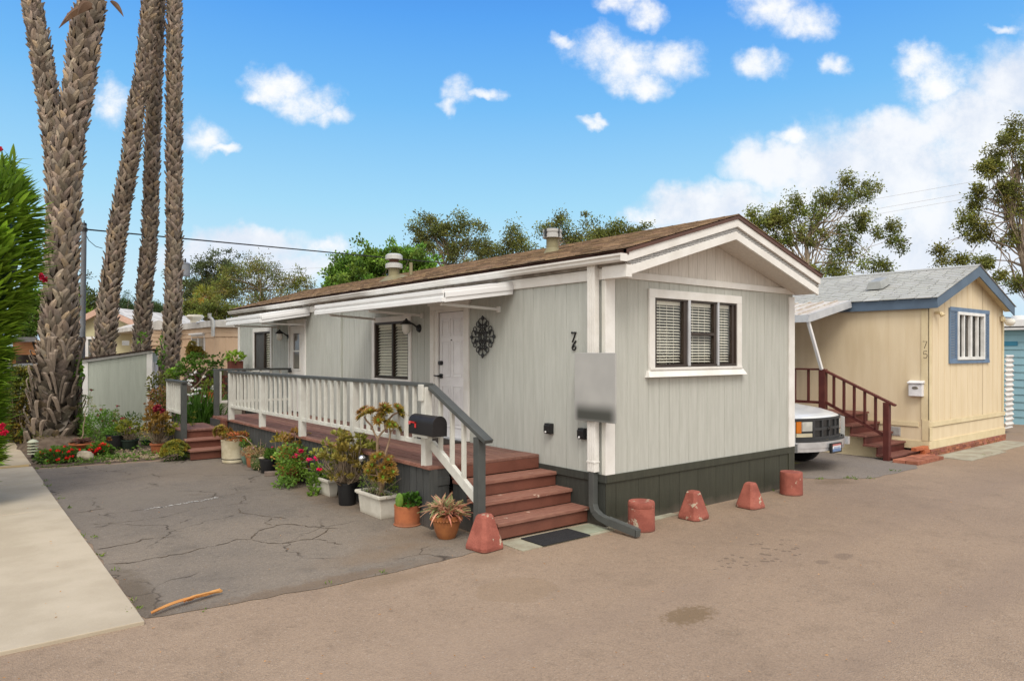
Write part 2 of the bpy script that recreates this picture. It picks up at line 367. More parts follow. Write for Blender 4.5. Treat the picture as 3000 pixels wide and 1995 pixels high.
# ------------------------------------------------------------------ sky and light
SUN_EL, SUN_AZ = math.radians(52), math.atan2(-.75, -.55)     # sun stands high behind the camera
def make_world():
    w = bpy.data.worlds.new('World'); sc.world = w; w.use_nodes = True; nt = w.node_tree
    bg = nt.nodes['Background']
    tc = nn(nt, 'ShaderNodeTexCoord'); D = tc.outputs['Generated']
    sk = nn(nt, 'ShaderNodeTexSky'); sk.sky_type = 'NISHITA'; sk.sun_disc = False
    sk.sun_elevation = SUN_EL; sk.sun_rotation = PI/2-SUN_AZ; sk.air_density = 1.2; sk.dust_density = .6; sk.ozone_density = 3
    def dot(v):
        n = nn(nt, 'ShaderNodeVectorMath', operation='DOT_PRODUCT'); nt.links.new(D, n.inputs[0]); n.inputs[1].default_value = v
        return n.outputs['Value']
    dz = dot((0, 0, 1)); df = dot((Fv.x, Fv.y, 0)); dr = dot((Rv.x, Rv.y, 0))
    dfc = mth(nt, 'MAXIMUM', df, .08)
    u = mth(nt, 'DIVIDE', dr, dfc); v = mth(nt, 'DIVIDE', dz, dfc)
    cb = nn(nt, 'ShaderNodeCombineXYZ'); nt.links.new(u, cb.inputs[0]); nt.links.new(v, cb.inputs[1]); UV = cb.outputs[0]
    # blue gradient by height above the horizon
    cr = nn(nt, 'ShaderNodeValToRGB'); nt.links.new(dz, cr.inputs[0])
    el = cr.color_ramp.elements
    el[0].position = 0; el[0].color = (.62, .80, .98, 1); el[1].position = .5; el[1].color = (.06, .28, .85, 1)
    for p, c in ((.10, (.62, .87, 1.0)), (.20, (.40, .76, 1.0)), (.33, (.19, .55, 1.0)), (.43, (.10, .40, .97))):
        e = el.new(p); e.color = (*c, 1)
    ns = nn(nt, 'ShaderNodeVectorMath', operation='SCALE'); nt.links.new(sk.outputs[0], ns.inputs[0]); ns.inputs['Scale'].default_value = .10
    blue = mixc(nt, .88, ns.outputs[0], cr.outputs[0])
    # clouds: blobs at fixed directions, broken up by noise
    blobs = [(640,205,75,44),(705,238,70,42),(765,272,48,26),(590,225,45,22),(255,232,48,50),(465,325,55,38),(515,347,36,11),
        (1052,213,38,34),(1110,210,48,13),(1035,243,30,18),(1372,112,76,50),(1445,150,80,55),(1545,150,70,46),(1492,200,50,30),(1300,98,36,16),
        (1430,5,60,30),(1490,32,48,30),(1790,15,90,52),(1850,48,72,48),(1750,-10,70,30),(1752,150,62,32),(1370,277,38,13),(2310,68,42,13),(1930,155,34,28),
        (2120,140,64,40),(2170,190,90,60),(2360,210,130,110),(2260,290,150,90),(2060,310,150,52),(1830,312,58,28),(1790,385,120,60),(2020,400,300,115),
        (2320,440,260,220),(1640,480,170,55),(1480,492,80,30),(2150,570,400,130),(1900,520,260,90),(1700,560,300,70),(570,560,140,40),(745,565,70,24),(640,612,150,40),(480,590,120,50),
        (2700,300,400,300),(-200,330,160,70),(-500,100,220,90),(2700,-200,220,120),(1000,-300,200,90),(300,-250,160,80)]
    nz0 = nn(nt, 'ShaderNodeTexNoise'); nz0.inputs['Scale'].default_value = 16; nz0.inputs['Detail'].default_value = 6
    nt.links.new(UV, nz0.inputs['Vector'])
    off = nn(nt, 'ShaderNodeVectorMath', operation='MULTIPLY_ADD'); nt.links.new(nz0.outputs['Color'], off.inputs[0])
    off.inputs[1].default_value = (.05, .05, 0); nt.links.new(UV, off.inputs[2])
    UW = nn(nt, 'ShaderNodeVectorMath', operation='SUBTRACT'); nt.links.new(off.outputs[0], UW.inputs[0]); UW.inputs[1].default_value = (.025, .025, 0)
    UW = UW.outputs[0]
    nz1 = nn(nt, 'ShaderNodeTexNoise'); nz1.inputs['Scale'].default_value = 55; nz1.inputs['Detail'].default_value = 5
    nt.links.new(UV, nz1.inputs['Vector'])
    o1 = nn(nt, 'ShaderNodeVectorMath', operation='MULTIPLY_ADD'); nt.links.new(nz1.outputs['Color'], o1.inputs[0]); o1.inputs[1].default_value = (.02, .02, 0); nt.links.new(UW, o1.inputs[2])
    o2 = nn(nt, 'ShaderNodeVectorMath', operation='SUBTRACT'); nt.links.new(o1.outputs[0], o2.inputs[0]); o2.inputs[1].default_value = (.01, .01, 0); UW = o2.outputs[0]
    def field(bl):
        fld = None
        for (px, py, a, b) in bl:
            c = ((px*1.2723-CX)/FL, (HY-py*1.2723)/FL, 0)
            s1 = nn(nt, 'ShaderNodeVectorMath', operation='SUBTRACT'); nt.links.new(UW, s1.inputs[0]); s1.inputs[1].default_value = c
            s2 = nn(nt, 'ShaderNodeVectorMath', operation='MULTIPLY'); nt.links.new(s1.outputs[0], s2.inputs[0])
            s2.inputs[1].default_value = (FL/(a*1.2723*1.2), FL/(b*1.2723*1.25), 0)
            s3 = nn(nt, 'ShaderNodeVectorMath', operation='DOT_PRODUCT'); nt.links.new(s2.outputs[0], s3.inputs[0]); nt.links.new(s2.outputs[0], s3.inputs[1])
            q = mth(nt, 'SUBTRACT', 1.0, s3.outputs['Value'])
            fld = q if fld is None else mth(nt, 'MAXIMUM', fld, q)
        return fld
    bank = [b for b in blobs if b[2] >= 120]; puff = [b for b in blobs if b[2] < 120]
    fb = noise(nt, UV, 17, 12, .68); fb2 = noise(nt, UV, 6, 8, .6)
    n1 = mth(nt, 'MULTIPLY_ADD', fb, 2.5, -1.25); n2 = mth(nt, 'MULTIPLY_ADD', fb2, .9, -.45)
    fp = mth(nt, 'ADD', mth(nt, 'ADD', mth(nt, 'MAXIMUM', field(puff), -1.5), n1), n2)
    ap = ramp(nt, fp, -.15, 1.35)
    fk = mth(nt, 'ADD', mth(nt, 'ADD', mth(nt, 'MULTIPLY', mth(nt, 'MAXIMUM', field(bank), -1.2), 1.5), mth(nt, 'MULTIPLY', n1, .7)), n2)
    ak = mth(nt, 'MULTIPLY', ramp(nt, fk, -.2, 1.3), .93)
    al = mth(nt, 'MULTIPLY', mth(nt, 'MAXIMUM', ap, ak), .98)
    f = mth(nt, 'MAXIMUM', fp, fk)
    shp = mixc(nt, ramp(nt, fp, .2, 1.1), (.82, .88, .99), (1.03, 1.03, 1.03))
    bk_ = ramp(nt, mth(nt, 'ADD', mth(nt, 'MULTIPLY_ADD', fb, -1.6, .8), mth(nt, 'MULTIPLY_ADD', fb2, -2.6, 1.3)), -.35, .6)
    shk = mixc(nt, bk_, (1.0, 1.0, 1.02), (.74, .80, .92))
    shade = mixc(nt, ramp(nt, mth(nt, 'SUBTRACT', ap, ak), -.1, .2), shk, shp)
    cshade = mixc(nt, ramp(nt, mth(nt, 'ADD', dz, mth(nt, 'MULTIPLY_ADD', fb2, .2, -.1)), -.02, .22), (.74, .81, .94), shade)
    front = ramp(nt, df, .10, .25)
    vis = mixc(nt, mth(nt, 'MULTIPLY', al, front), blue, cshade)
    # unseen bright overcast added behind and overhead as soft fill light
    back = mixc(nt, ramp(nt, noise(nt, D, 2.2, 6), .3, .62), (1.0, .98, .95), (1.75, 1.65, 1.5))
    fin = mixc(nt, mth(nt, 'MULTIPLY', mth(nt, 'SUBTRACT', 1.0, ramp(nt, df, .05, .45)), .9), vis, back)
    nt.links.new(fin, bg.inputs['Color']); bg.inputs['Strength'].default_value = 1.0
    w.cycles.sampling_method = 'MANUAL'; w.cycles.sample_map_resolution = 512
make_world()
sl = bpy.data.lights.new('sun', 'SUN'); sl.energy = 2.35; sl.angle = math.radians(26); sl.color = (1.0, .94, .85)
so = bpy.data.objects.new('sun', sl); COL.objects.link(so)
sd = Vector((math.cos(SUN_AZ)*math.cos(SUN_EL), math.sin(SUN_AZ)*math.cos(SUN_EL), math.sin(SUN_EL)))
so.rotation_euler = sd.to_track_quat('Z', 'Y').to_euler(); so.location = sd*60
sc.view_settings.view_transform = 'Standard'; sc.view_settings.look = 'None'; sc.view_settings.exposure = 0; sc.view_settings.gamma = 1
sc.cycles.max_bounces = 6; sc.cycles.transparent_max_bounces = 12; sc.cycles.use_denoising = True
# ------------------------------------------------------------------ ground
def asphalt(name, col, col2, dark, marks=True, crack=False):
    m = bpy.data.materials.new(name); m.use_nodes = True; nt = m.node_tree; b = nt.nodes['Principled BSDF']
    g = nn(nt, 'ShaderNodeNewGeometry'); P = g.outputs['Position']
    big = noise(nt, P, .35, 6, .6); mid = noise(nt, P, 2.2, 7, .65); fine = noise(nt, P, 70, 3, .7)
    c = mixc(nt, ramp(nt, big, .38, .66), col, col2)
    c = mixc(nt, mth(nt, 'MULTIPLY', ramp(nt, mid, .48, .75), .55), c, dark)
    vo = nn(nt, 'ShaderNodeTexVoronoi'); vo.inputs['Scale'].default_value = 95; nt.links.new(P, vo.inputs['Vector'])
    agg = mth(nt, 'MULTIPLY_ADD', vo.outputs['Color'], .0, 1.0)
    sepc = nn(nt, 'ShaderNodeSeparateColor'); nt.links.new(vo.outputs['Color'], sepc.inputs[0])
    k = mth(nt, 'ADD', mth(nt, 'MULTIPLY_ADD', sepc.outputs[0], .24, .88), mth(nt, 'MULTIPLY_ADD', fine, .36, -.18))
    vm = nn(nt, 'ShaderNodeVectorMath', operation='SCALE'); nt.links.new(c, vm.inputs[0]); nt.links.new(k, vm.inputs['Scale']); c = vm.outputs[0]
    pale = ramp(nt, sepc.outputs[1], .975, .985)               # scattered pale stones
    c = mixc(nt, mth(nt, 'MULTIPLY', pale, .22), c, (.5, .45, .39))
    md = noise(nt, P, 13, 5, .75); c = mixc(nt, mth(nt, 'MULTIPLY', ramp(nt, md, .52, .72), .42), c, tuple(x*.62 for x in dark)); md2 = noise(nt, P, 5.5, 6, .7); c = mixc(nt, mth(nt, 'MULTIPLY', ramp(nt, md2, .5, .8), .35), c, tuple(x*1.22 for x in col))
    pit = ramp(nt, noise(nt, P, 26, 3, .8), .70, .74)            # small dark pits
    c = mixc(nt, mth(nt, 'MULTIPLY', pit, .6), c, tuple(x*.4 for x in dark))
    def spot(cx, cy, rx, ry, colr, amt, soft=.5, wob=1.2, ns=5):
        s1 = nn(nt, 'ShaderNodeVectorMath', operation='SUBTRACT'); nt.links.new(P, s1.inputs[0]); s1.inputs[1].default_value = (cx, cy, 0)
        s2 = nn(nt, 'ShaderNodeVectorMath', operation='MULTIPLY'); nt.links.new(s1.outputs[0], s2.inputs[0]); s2.inputs[1].default_value = (1/rx, 1/ry, 0)
        ln = nn(nt, 'ShaderNodeVectorMath', operation='LENGTH'); nt.links.new(s2.outputs[0], ln.inputs[0])
        q = mth(nt, 'ADD', mth(nt, 'SUBTRACT', 1.0, ln.outputs['Value']), mth(nt, 'MULTIPLY_ADD', noise(nt, P, ns, 6, .65), wob, -wob/2))
        return q, soft, colr, amt
    if marks:
        for a in (spot(-1.40, -2.17, .30, .17, (.165, .112, .062), .75, .5, 1.9, 24), spot(-2.04, -.95, .36, .30, (.25, .178, .115), .4, .10, .7, 5),
                  spot(-3.2, -1.6, 1.6, .8, (.33, .245, .18), .4, 1.2), spot(.9, -1.0, 2.4, .8, (.18, .132, .10), .5, 1.6), spot(3.0, -1.1, 3.2, 1.2, (.19, .14, .108), .5, 1.7), spot(6.5, -1.6, 3, .8, (.2, .148, .115), .4, 1.5),
                  spot(2.5, -3.35, 9, .28, (.24, .178, .135), .35, .7, .7), spot(2.5, -1.85, 9, .26, (.25, .185, .14), .3, .7, .7), spot(4.6, -.2, .5, .3, (.16, .115, .075), .6, .8), spot(-2.7, -.1, .7, .25, (.22, .158, .105), .6, .9), spot(-1.7, -.1, .5, .25, (.2, .142, .095), .5, .9),
                  spot(.95, -2.15, .16, .10, (.17, .125, .095), .6, .5, .8, 8), spot(.62, -2.12, .10, .07, (.17, .125, .095), .6, .5, .8, 8)):
            c = mixc(nt, mth(nt, 'MULTIPLY', ramp(nt, a[0], 0, a[1]), a[3]), c, a[2])
        vd = nn(nt, 'ShaderNodeTexVoronoi'); vd.inputs['Scale'].default_value = 12; nt.links.new(P, vd.inputs['Vector'])   # drip marks
        q = spot(.45, -1.62, .8, .30, None, 0, .4, 1.1, 5)[0]
        dm = mth(nt, 'MULTIPLY', mth(nt, 'LESS_THAN', vd.outputs['Distance'], .31), mth(nt, 'GREATER_THAN', q, .15))
        c = mixc(nt, mth(nt, 'MULTIPLY', dm, .6), c, (.11, .082, .064))
    else:
        for a in (spot(-1.9, 1.0, .8, .5, (.19, .135, .09), .5, .9), spot(-2.4, .6, .9, .35, (.20, .14, .09), .5, .9), spot(-4.45, .8, .2, 1.1, (.10, .075, .05), .6, .7), spot(-2.6, 6.6, 1.2, 1.2, (.20, .16, .12), .5, .8),
                  spot(-3.6, 4.9, 1.2, .8, (.21, .18, .145), .45, .8), spot(-1.7, 3.4, .4, 1.6, (.17, .12, .08), .5, .6), spot(-3.2, .15, 1.4, .18, (.17, .12, .08), .65, .7, 1.6, 7)):
            c = mixc(nt, mth(nt, 'MULTIPLY', ramp(nt, a[0], 0, a[1]), a[3]), c, a[2])
    if crack:
        nv = nn(nt, 'ShaderNodeTexNoise'); nv.inputs['Scale'].default_value = 1.8; nv.inputs['Detail'].default_value = 6; nt.links.new(P, nv.inputs['Vector'])
        o2 = nn(nt, 'ShaderNodeVectorMath', operation='MULTIPLY_ADD'); nt.links.new(nv.outputs['Color'], o2.inputs[0]); o2.inputs[1].default_value = (.7, .7, 0); nt.links.new(P, o2.inputs[2])
        v2 = nn(nt, 'ShaderNodeTexVoronoi'); v2.feature = 'DISTANCE_TO_EDGE'; v2.inputs['Scale'].default_value = .75; nt.links.new(o2.outputs[0], v2.inputs['Vector'])
        cm = mth(nt, 'MULTIPLY', mth(nt, 'SUBTRACT', 1.0, ramp(nt, v2.outputs['Distance'], .0, .013)), ramp(nt, noise(nt, P, 1.1, 3), .46, .58))
        c = mixc(nt, mth(nt, 'MULTIPLY', cm, .75), c, (.035, .026, .02))
    nt.links.new(c, b.inputs['Base Color']); b.inputs['Roughness'].default_value = .92; b.inputs['Specular IOR Level'].default_value = .2
    bp = nn(nt, 'ShaderNodeBump'); bp.inputs['Strength'].default_value = .55; bp.inputs['Distance'].default_value = .012
    hh = mth(nt, 'ADD', mth(nt, 'MULTIPLY', vo.outputs['Distance'], .9), fine)
    nt.links.new(hh, bp.inputs['Height']); nt.links.new(bp.outputs[0], b.inputs['Normal']); return m
ROADM = asphalt('tan_asphalt', (.308, .227, .162), (.268, .197, .142), (.205, .151, .108))
DRIVEM = asphalt('dark_asphalt', (.175, .150, .125), (.225, .188, .15), (.122, .106, .091), marks=False, crack=True)
DRIVEM2 = asphalt('dark_asphalt_neighbour', (.20, .175, .155), (.235, .2, .17), (.15, .13, .115), marks=False)
EARTH = mat('garden_earth', (.085, .06, .042), (.14, .105, .075), rough=.95, scale=5, bump=.8, bscale=45, fine=.15)
def ragged(pts, jit, step=.12, z=0):
    out = []
    for i, p in enumerate(pts):
        q = pts[(i+1) % len(pts)]; L = math.dist(p, q); n = max(1, int(L/step))
        for k in range(n):
            t = k/n; j = jit if 0 < k else 0
            out.append((p[0]+(q[0]-p[0])*t+rnd.uniform(-j, j), p[1]+(q[1]-p[1])*t+rnd.uniform(-j, j), z))
    return out
def sheet(name, pts, z, m, jit=0, parent=None, **tags):
    mb = MB(); p = ragged(pts, jit, z=z) if jit else [(*q, z) for q in pts]
    mb.quad(*p); return mb.build(name, m, parent, **tags)
S = dict(kind='structure')
mbg = MB(); mbg.quad((-900,-900,0),(900,-900,0),(900,900,0),(-900,900,0)); mbg.build('ground', ROADM, **S)
drive = sheet('driveway', [(-4.50,.22),(-3.9,.12),(-3.05,.05),(-1.85,.08),(-1.35,.16),(-1.3,2),(0.3,2),(.3,7.9),(-2.6,8.15),(-4.52,8.5)], .004, DRIVEM, .022, **S)
sheet('neighbour_driveway', [(4.5,.35),(4.75,.05),(5.3,-.4),(6.1,-.46),(6.87,-.47),(7.6,-.2),(8.5,.3),(8.5,14),(3.9,14),(3.9,.6)], .004, DRIVEM2, .03, **S)
sheet('garden_bed', [(-4.5,8.62),(-2.7,8.42),(-1.6,8.5),(-.1,9.2),(-.05,13),(1,13),(1,24),(-6,24),(-6,11.4),(-4.75,11.2)], .008, EARTH, .04, **S)
# concrete walk: slabs with joints, a little proud of the asphalt
mb = MB(); xs = (-9.0, -4.52)
for (y0, y1) in ((.10,4.66),(4.69,6.95),(6.97,8.75),(9.0,11.2),(11.22,16)):
    mb.cur = (1, 1, 1) if y0 < 8 else (.92, .9, .86)
    mb.box(xs[0], xs[1]+rnd.uniform(-.01, .01), y0, y1, -.05, .028)
mb.build('pavement', CONC, bevel=.006, **S)
mb = MB(); mb.box(-9, -4.56, 8.755, 8.995, -.05, .031); mb.build('pavement_joint_strip', mat('ochre_concrete', (.40, .28, .11), (.33, .24, .12), rough=.9, scale=8), **S)
mb = MB(); mb.box(-9, -4.53, 4.662, 4.688, -.05, .024); mb.build('pavement_joint', mat('pale_joint', (.5, .42, .33), rough=.9), **S)
mb = MB(); mb.cur = (1, 1, .95); mb.box(-1.3, -.02, -.15, .24, -.02, .008); mb.box(-.02, 1.1, -.12, -.01, -.02, .009); mb.cur = (.8, .9, .85); mb.box(-.42, -.05, -.10, .2, -.02, .012)
mb.build('concrete_pad', CONCP, **S)
mb = MB(); mb.box(8.5, 10.3, -.72, -.13, -.02, .012); mb.box(10.34, 12.3, -.62, -.10, -.02, .010); mb.build('concrete_apron', CONCP, **S)
# cracks of the driveway, as found: dark ragged seams with dirt in them
CR = mat('crack_dirt', (.065, .05, .037), (.12, .09, .062), rough=.95, scale=14)
def crack(pix, w, name='pavement_crack'):
    pts = []
    P = [gp(x/2.358, 1350+y/2.358) for x, y in pix]
    for a, b in zip(P, P[1:]):
        n = max(2, int((b-a).length/.05))
        for k in range(n): pts.append(a.lerp(b, k/n)+Vector((rnd.gauss(0, .016), rnd.gauss(0, .016), 0)))
    pts.append(P[-1]); L = []; Rr = []
    for i, p in enumerate(pts):
        d = (pts[min(i+1, len(pts)-1)]-pts[max(i-1, 0)]); d.z = 0; d.normalize(); s = Vector((-d.y, d.x, 0))
        ww = w*.48*rnd.uniform(.1, 1.8)*(.25 if i in (0, len(pts)-1) else 1)
        L.append(p+s*ww/2); Rr.append(p-s*ww/2)
    mb = MB()
    for i in range(len(pts)-1):
        z = .0075
        mb.quad(*[(q.x, q.y, z) for q in (L[i], L[i+1], Rr[i+1], Rr[i])])
    return mb
mb = MB()
for pix, w in (([(720,720),(900,705),(1060,680),(1270,640),(1400,605),(1560,575),(1620,550),(1740,545)],.028),([(1740,545),(1760,500),(1850,465),(1960,442),(2060,447),(2180,460),(2260,470),(2358,468)],.03),
    ([(1740,545),(1850,570),(1960,572),(2080,550),(2150,545),(2230,510),(2270,470)],.026),([(2150,545),(2260,555),(2330,575),(2358,578)],.022),([(1640,330),(1680,360),(1780,380),(1880,390),(1990,403)],.026),
    ([(1880,395),(1830,430),(1880,445)],.02),([(1690,240),(1700,262),(1660,285),(1680,298)],.02),([(660,612),(760,602),(880,575),(1000,545),(1120,530),(1210,520)],.03),
    ([(470,365),(560,358),(720,330)],.018),([(640,440),(820,432),(1000,408),(1140,388),(1300,345),(1480,318),(1640,300),(1760,290)],.014),([(1300,235),(1420,235),(1540,245),(1640,225),(1830,205),(2000,190)],.014),
    ([(330,140),(420,125),(540,120)],.012),([(480,182),(700,160),(860,135),(1000,105),(1080,95)],.013),([(860,80),(900,100),(960,105)],.012),([(1100,100),(1250,88),(1420,95)],.012),([(1230,435),(1330,400)],.012)):
    k = crack(pix, w); n = len(mb.v); mb.v += k.v; mb.t += k.t; mb.f += [tuple(i+n for i in f) for f in k.f]
mb.build('pavement_crack', CR, **S)
# worn white paint line on the driveway
mb = MB(); p0 = gp(395, 1499.5); p1 = gp(640, 1459)
for k in range(60):
    t = rnd.random()**.7; p = p0.lerp(p1, t); a = rnd.uniform(.012, .05); dd = (p1-p0).normalized(); s = Vector((-dd.y, dd.x, 0)); w = rnd.uniform(.006, .02)
    p = p+s*rnd.gauss(0, .018); mb.quad(*[(q.x, q.y, .0095) for q in (p-dd*a*.6, p+s*w, p+dd*a*.6, p-s*w*.8)])
    mb.quad(*[(q.x, q.y, .0085) for q in (p-dd*a*.3+s*.01, p+s*w*1.5, p+dd*a*.5+s*.01, p+s*w*.2)])
mb.build('worn_paint_line', mat('worn_white_paint', (.6, .58, .54), rough=.8), **S)
# loose stuff: leaf crumbs, weeds in the joints, gravel
lb = LB(); pos = []
for k in range(260):
    u = rnd.uniform(0, 3000); v = rnd.uniform(1420, 1995); p = gp(u, v)
    if p.y < 0.02 or (p.x < -1.9 and p.y < 8): pos.append((p.x, p.y, .036 if (p.x < -4.5 and p.y > .1) else .012))
pos = np.array(pos); d = nr.normal(size=pos.shape); d[:, 2] = np.abs(d[:, 2])*.08
lb.leaves(pos, d, nr.uniform(.008, .03, len(pos)), nr.uniform(.003, .009, len(pos)), [[1.2, .9, .6]])
lb.build('leaf_crumbs', DRYL, kind='stuff')
lb = LB(); pos = []
for (x0, y0, x1, y1, n, s) in ((-4.49,.2,-4.49,8.3,110,.035),(-4.2,.13,-2.6,.05,14,.03),(4.3,.1,5.4,-.35,60,.06),(-4.5,8.5,-2.7,8.45,160,.05),(-4.0,8.6,-2.7,8.9,160,.06),(5.3,-.3,7,-.4,14,.04),(8.9,-.5,10.2,-.7,6,.04),(.1,-.02,3.8,-.02,10,.025),(3.85,.1,3.9,2,60,.12)):
    cl = [(rnd.random(), rnd.gauss(0, s), rnd.gauss(0, s)) for _ in range(max(3, n//9))]
    for k in range(n):
        t, a, b = rnd.choice(cl); pos.append((x0+(x1-x0)*t+a+rnd.gauss(0, .02), y0+(y1-y0)*t+b+rnd.gauss(0, .02), .008))
pos = np.array(pos); d = nr.normal(size=pos.shape)*np.array([1, 1, .3])+np.array([0, 0, .7])
lb.leaves(pos, d, nr.uniform(.02, .06, len(pos)), .012, [[1.1, 1, .8]]); lb.build('weeds', GLEAF, kind='stuff')
mb = MB()
for k in range(620):
    x = rnd.uniform(-3.5, -2.45); y = 8.55+rnd.random()*1.7*(.4+.6*rnd.random()); r = rnd.uniform(.012, .035); c = rnd.uniform(.6, 1.2); mb.cur = (c, c*rnd.uniform(.9, 1), c*rnd.uniform(.75, .95))
    a = rnd.random()*6; vs = []
    for (dx, dy, dz) in ((1,0,0),(0,1,0),(-1,0,0),(0,-1,0),(0,0,.7),(0,0,-.5)):
        vs.append((x+r*(dx*math.cos(a)-dy*math.sin(a)), y+r*.8*(dx*math.sin(a)+dy*math.cos(a)), .015+r*dz))
    mb.add(vs, [(0,1,4),(1,2,4),(2,3,4),(3,0,4),(1,0,5),(2,1,5),(3,2,5),(0,3,5)])
mb.build('gravel', mat('pebbles', (.33, .27, .20), rough=.8), smooth=True, kind='stuff')
# ------------------------------------------------------------------ building helpers
class Side:
    """wall plane facing -x at x = X: t runs along +y, `o` is distance out of the wall"""
    def __init__(s, X=0.0): s.X = X
    def p(s, t, z, o=0): return (s.X-o, t, z)
    def box(s, mb, t0, t1, z0, z1, o0, o1): mb.box(s.X-o1, s.X-o0, t0, t1, z0, z1)
class Front:
    """wall plane facing -y at y = Y: t runs along +x"""
    def __init__(s, Y=0.0): s.Y = Y
    def p(s, t, z, o=0): return (t, s.Y-o, z)
    def box(s, mb, t0, t1, z0, z1, o0, o1): mb.box(t0, t1, s.Y-o1, s.Y-o0, z0, z1)
def grooved(mb, fr, t0, t1, z0, z1, sp, holes=(), gw=.007, gd=.003, off=0.0, ztop=None, phase=0.0):
    """sheet siding with vertical grooves, cut around openings"""
    br = {t0, t1}; k = math.floor((t0-phase)/sp)
    gs = []
    while phase+k*sp < t1+gw:
        c = phase+k*sp; k += 1
        if t0+gw < c < t1-gw: gs.append(c); br |= {c-gw/2, c+gw/2}
    for h in holes: br |= {max(t0, min(t1, h[0])), max(t0, min(t1, h[1]))}
    if ztop: br |= {b for b in ztop[1] if t0 < b < t1}
    br = sorted(br)
    zt = (lambda t: z1) if not ztop else ztop[0]
    for a, b in zip(br, br[1:]):
        if b-a < 1e-5: continue
        m = (a+b)/2; g = any(abs(m-c) < gw/2 for c in gs); o = off-(gd if g else 0)
        ints = [(z0, None)]
        for h in holes:
            if h[0] <= m <= h[1]:
                new = []
                for (q0, q1) in ints:
                    q1v = q1 if q1 is not None else 99
                    if h[2] > q0: new.append((q0, h[2]))
                    if h[3] < q1v: new.append((h[3], q1))
                ints = new
        for q0, q1 in ints:
            za, zb = (zt(a), zt(b)) if q1 is None else (q1, q1)
            mb.quad(fr.p(a, q0, o), fr.p(b, q0, o), fr.p(b, zb, o), fr.p(a, za, o))
            if g:
                for e, z_ in ((a, za), (b, zb)):
                    mb.quad(fr.p(e, q0, o), fr.p(e, q0, o+gd), fr.p(e, z_, o+gd), fr.p(e, z_, o))
def frame_ring(mb, fr, t0, t1, z0, z1, w, o0, o1, wb=None, wt=None):
    wb = w if wb is None else wb; wt = w if wt is None else wt
    fr.box(mb, t0, t1, z1-wt, z1, o0, o1)
    if wb: fr.box(mb, t0, t1, z0, z0+wb, o0, o1)
    fr.box(mb, t0, t0+w, z0+wb, z1-wt, o0, o1); fr.box(mb, t1-w, t1, z0+wb, z1-wt, o0, o1)
def slats(mb, fr, t0, t1, z0, z1, pitch, o, depth=.03, tilt=.5, th=.004):
    n = int((z1-z0)/pitch)
    for i in range(n):
        z = z0+(i+.5)*(z1-z0)/n; h = depth*.5*tilt; dd = depth*.5
        j = rnd.uniform(-.002, .002); c = rnd.uniform(.9, 1.05); mb.cur = (c, c, c)
        a = [fr.p(t0, z-h+j, o+dd), fr.p(t1, z-h, o+dd), fr.p(t1, z+h, o-dd), fr.p(t0, z+h+j, o-dd)]
        mb.add(a+[tuple(np.add(q, (0, 0, th))) for q in a], [(0,1,2,3),(7,6,5,4),(0,4,5,1),(2,6,7,3),(1,5,6,2),(3,7,4,0)])
    mb.cur = (1, 1, 1)
def strokes(mb, fr, lines, t, z, w, h, r, o=.012, n=6, flip=False):
    for ln in lines:
        pts = [fr.p(t+(-x if flip else x)*w, z+y*h, o) for x, y in ln]; mb.tube(pts, r, n)
def arc(cx, cy, rx, ry, a0, a1, n=12): return [(cx+rx*math.cos(math.radians(a0+(a1-a0)*i/n)), cy+ry*math.sin(math.radians(a0+(a1-a0)*i/n))) for i in range(n+1)]
def shingles(mb, fx, y0, y1, run, expo, wmin, wmax, th=.014, jit=.0, lift=.004, contrast=.25, gap=.005):
    """fx(s) -> (x, z) down-slope position for s in 0..run (0 = eave); y runs along the eave"""
    n = int(run/expo); ex = run/n
    for i in range(n):
        s0 = i*ex-(.012 if i else .03); s1 = (i+1)*ex+.01; y = y0-rnd.uniform(0, wmax)
        while y < y1:
            w = rnd.uniform(wmin, wmax); a = max(y0, y); b = min(y1, y+w-gap); y += w
            if b-a < .01: continue
            c = max(.45, rnd.gauss(1, contrast)); hu = min(1, contrast*4); mb.cur = (c, c*(1-hu*rnd.uniform(-.03, .06)), c*(1-hu*rnd.uniform(-.05, .12))); k = rnd.uniform(-jit, jit); l = rnd.uniform(.6, 1.5)*lift
            (xa, za), (xb, zb) = fx(s0+k), fx(s1)
            vs = [(xa,a,za+l),(xa,b,za+l),(xb,b,zb+.002),(xb,a,zb+.002),(xa,a,za+l+th),(xa,b,za+l+th),(xb,b,zb+.002+th*.35),(xb,a,zb+.002+th*.35)]
            mb.add(vs, [(0,3,2,1),(4,5,6,7),(0,1,5,4),(1,2,6,5),(2,3,7,6),(3,0,4,7)])
    mb.cur = (1, 1, 1)
# ------------------------------------------------------------------ home no. 76
W, Ln = 3.83, 12.45
ZF, ZW = .57, 2.72
sd_, fr_ = Side(0), Front(0)
home = thing('mobile_home', 'long sage green mobile home with white trim, charcoal skirting and black house number 76', 'mobile home', (W/2, Ln/2, 0))
EY, EZ = -.06, 2.945                       # eave edge; ridge over the middle
RX, RZ = W/2, 3.525
YR = -.36                                   # rake overhang at the front
def roofz(x): return EZ+(RZ-EZ)*(1-abs(x-RX)/(RX-EY))
holes_s = [(2.69,3.39,.60,2.525),(4.19,5.33,1.48,2.42),(8.33,9.08,.60,2.47),(10.22,11.30,1.52,2.40)]
holes_f = [(.80,2.44,1.735,2.555)]
mb = MB()
grooved(mb, sd_, 0, 6.61, ZF-.02, ZW+.2, .1955, holes_s[:2], phase=.04)
grooved(mb, sd_, 6.85, Ln, ZF-.02, ZW+.2, .1955, holes_s[2:], phase=.06)
mb.quad((0,6.61,ZF),(0,6.85,ZF),(0,6.85,2.9),(0,6.61,2.9))
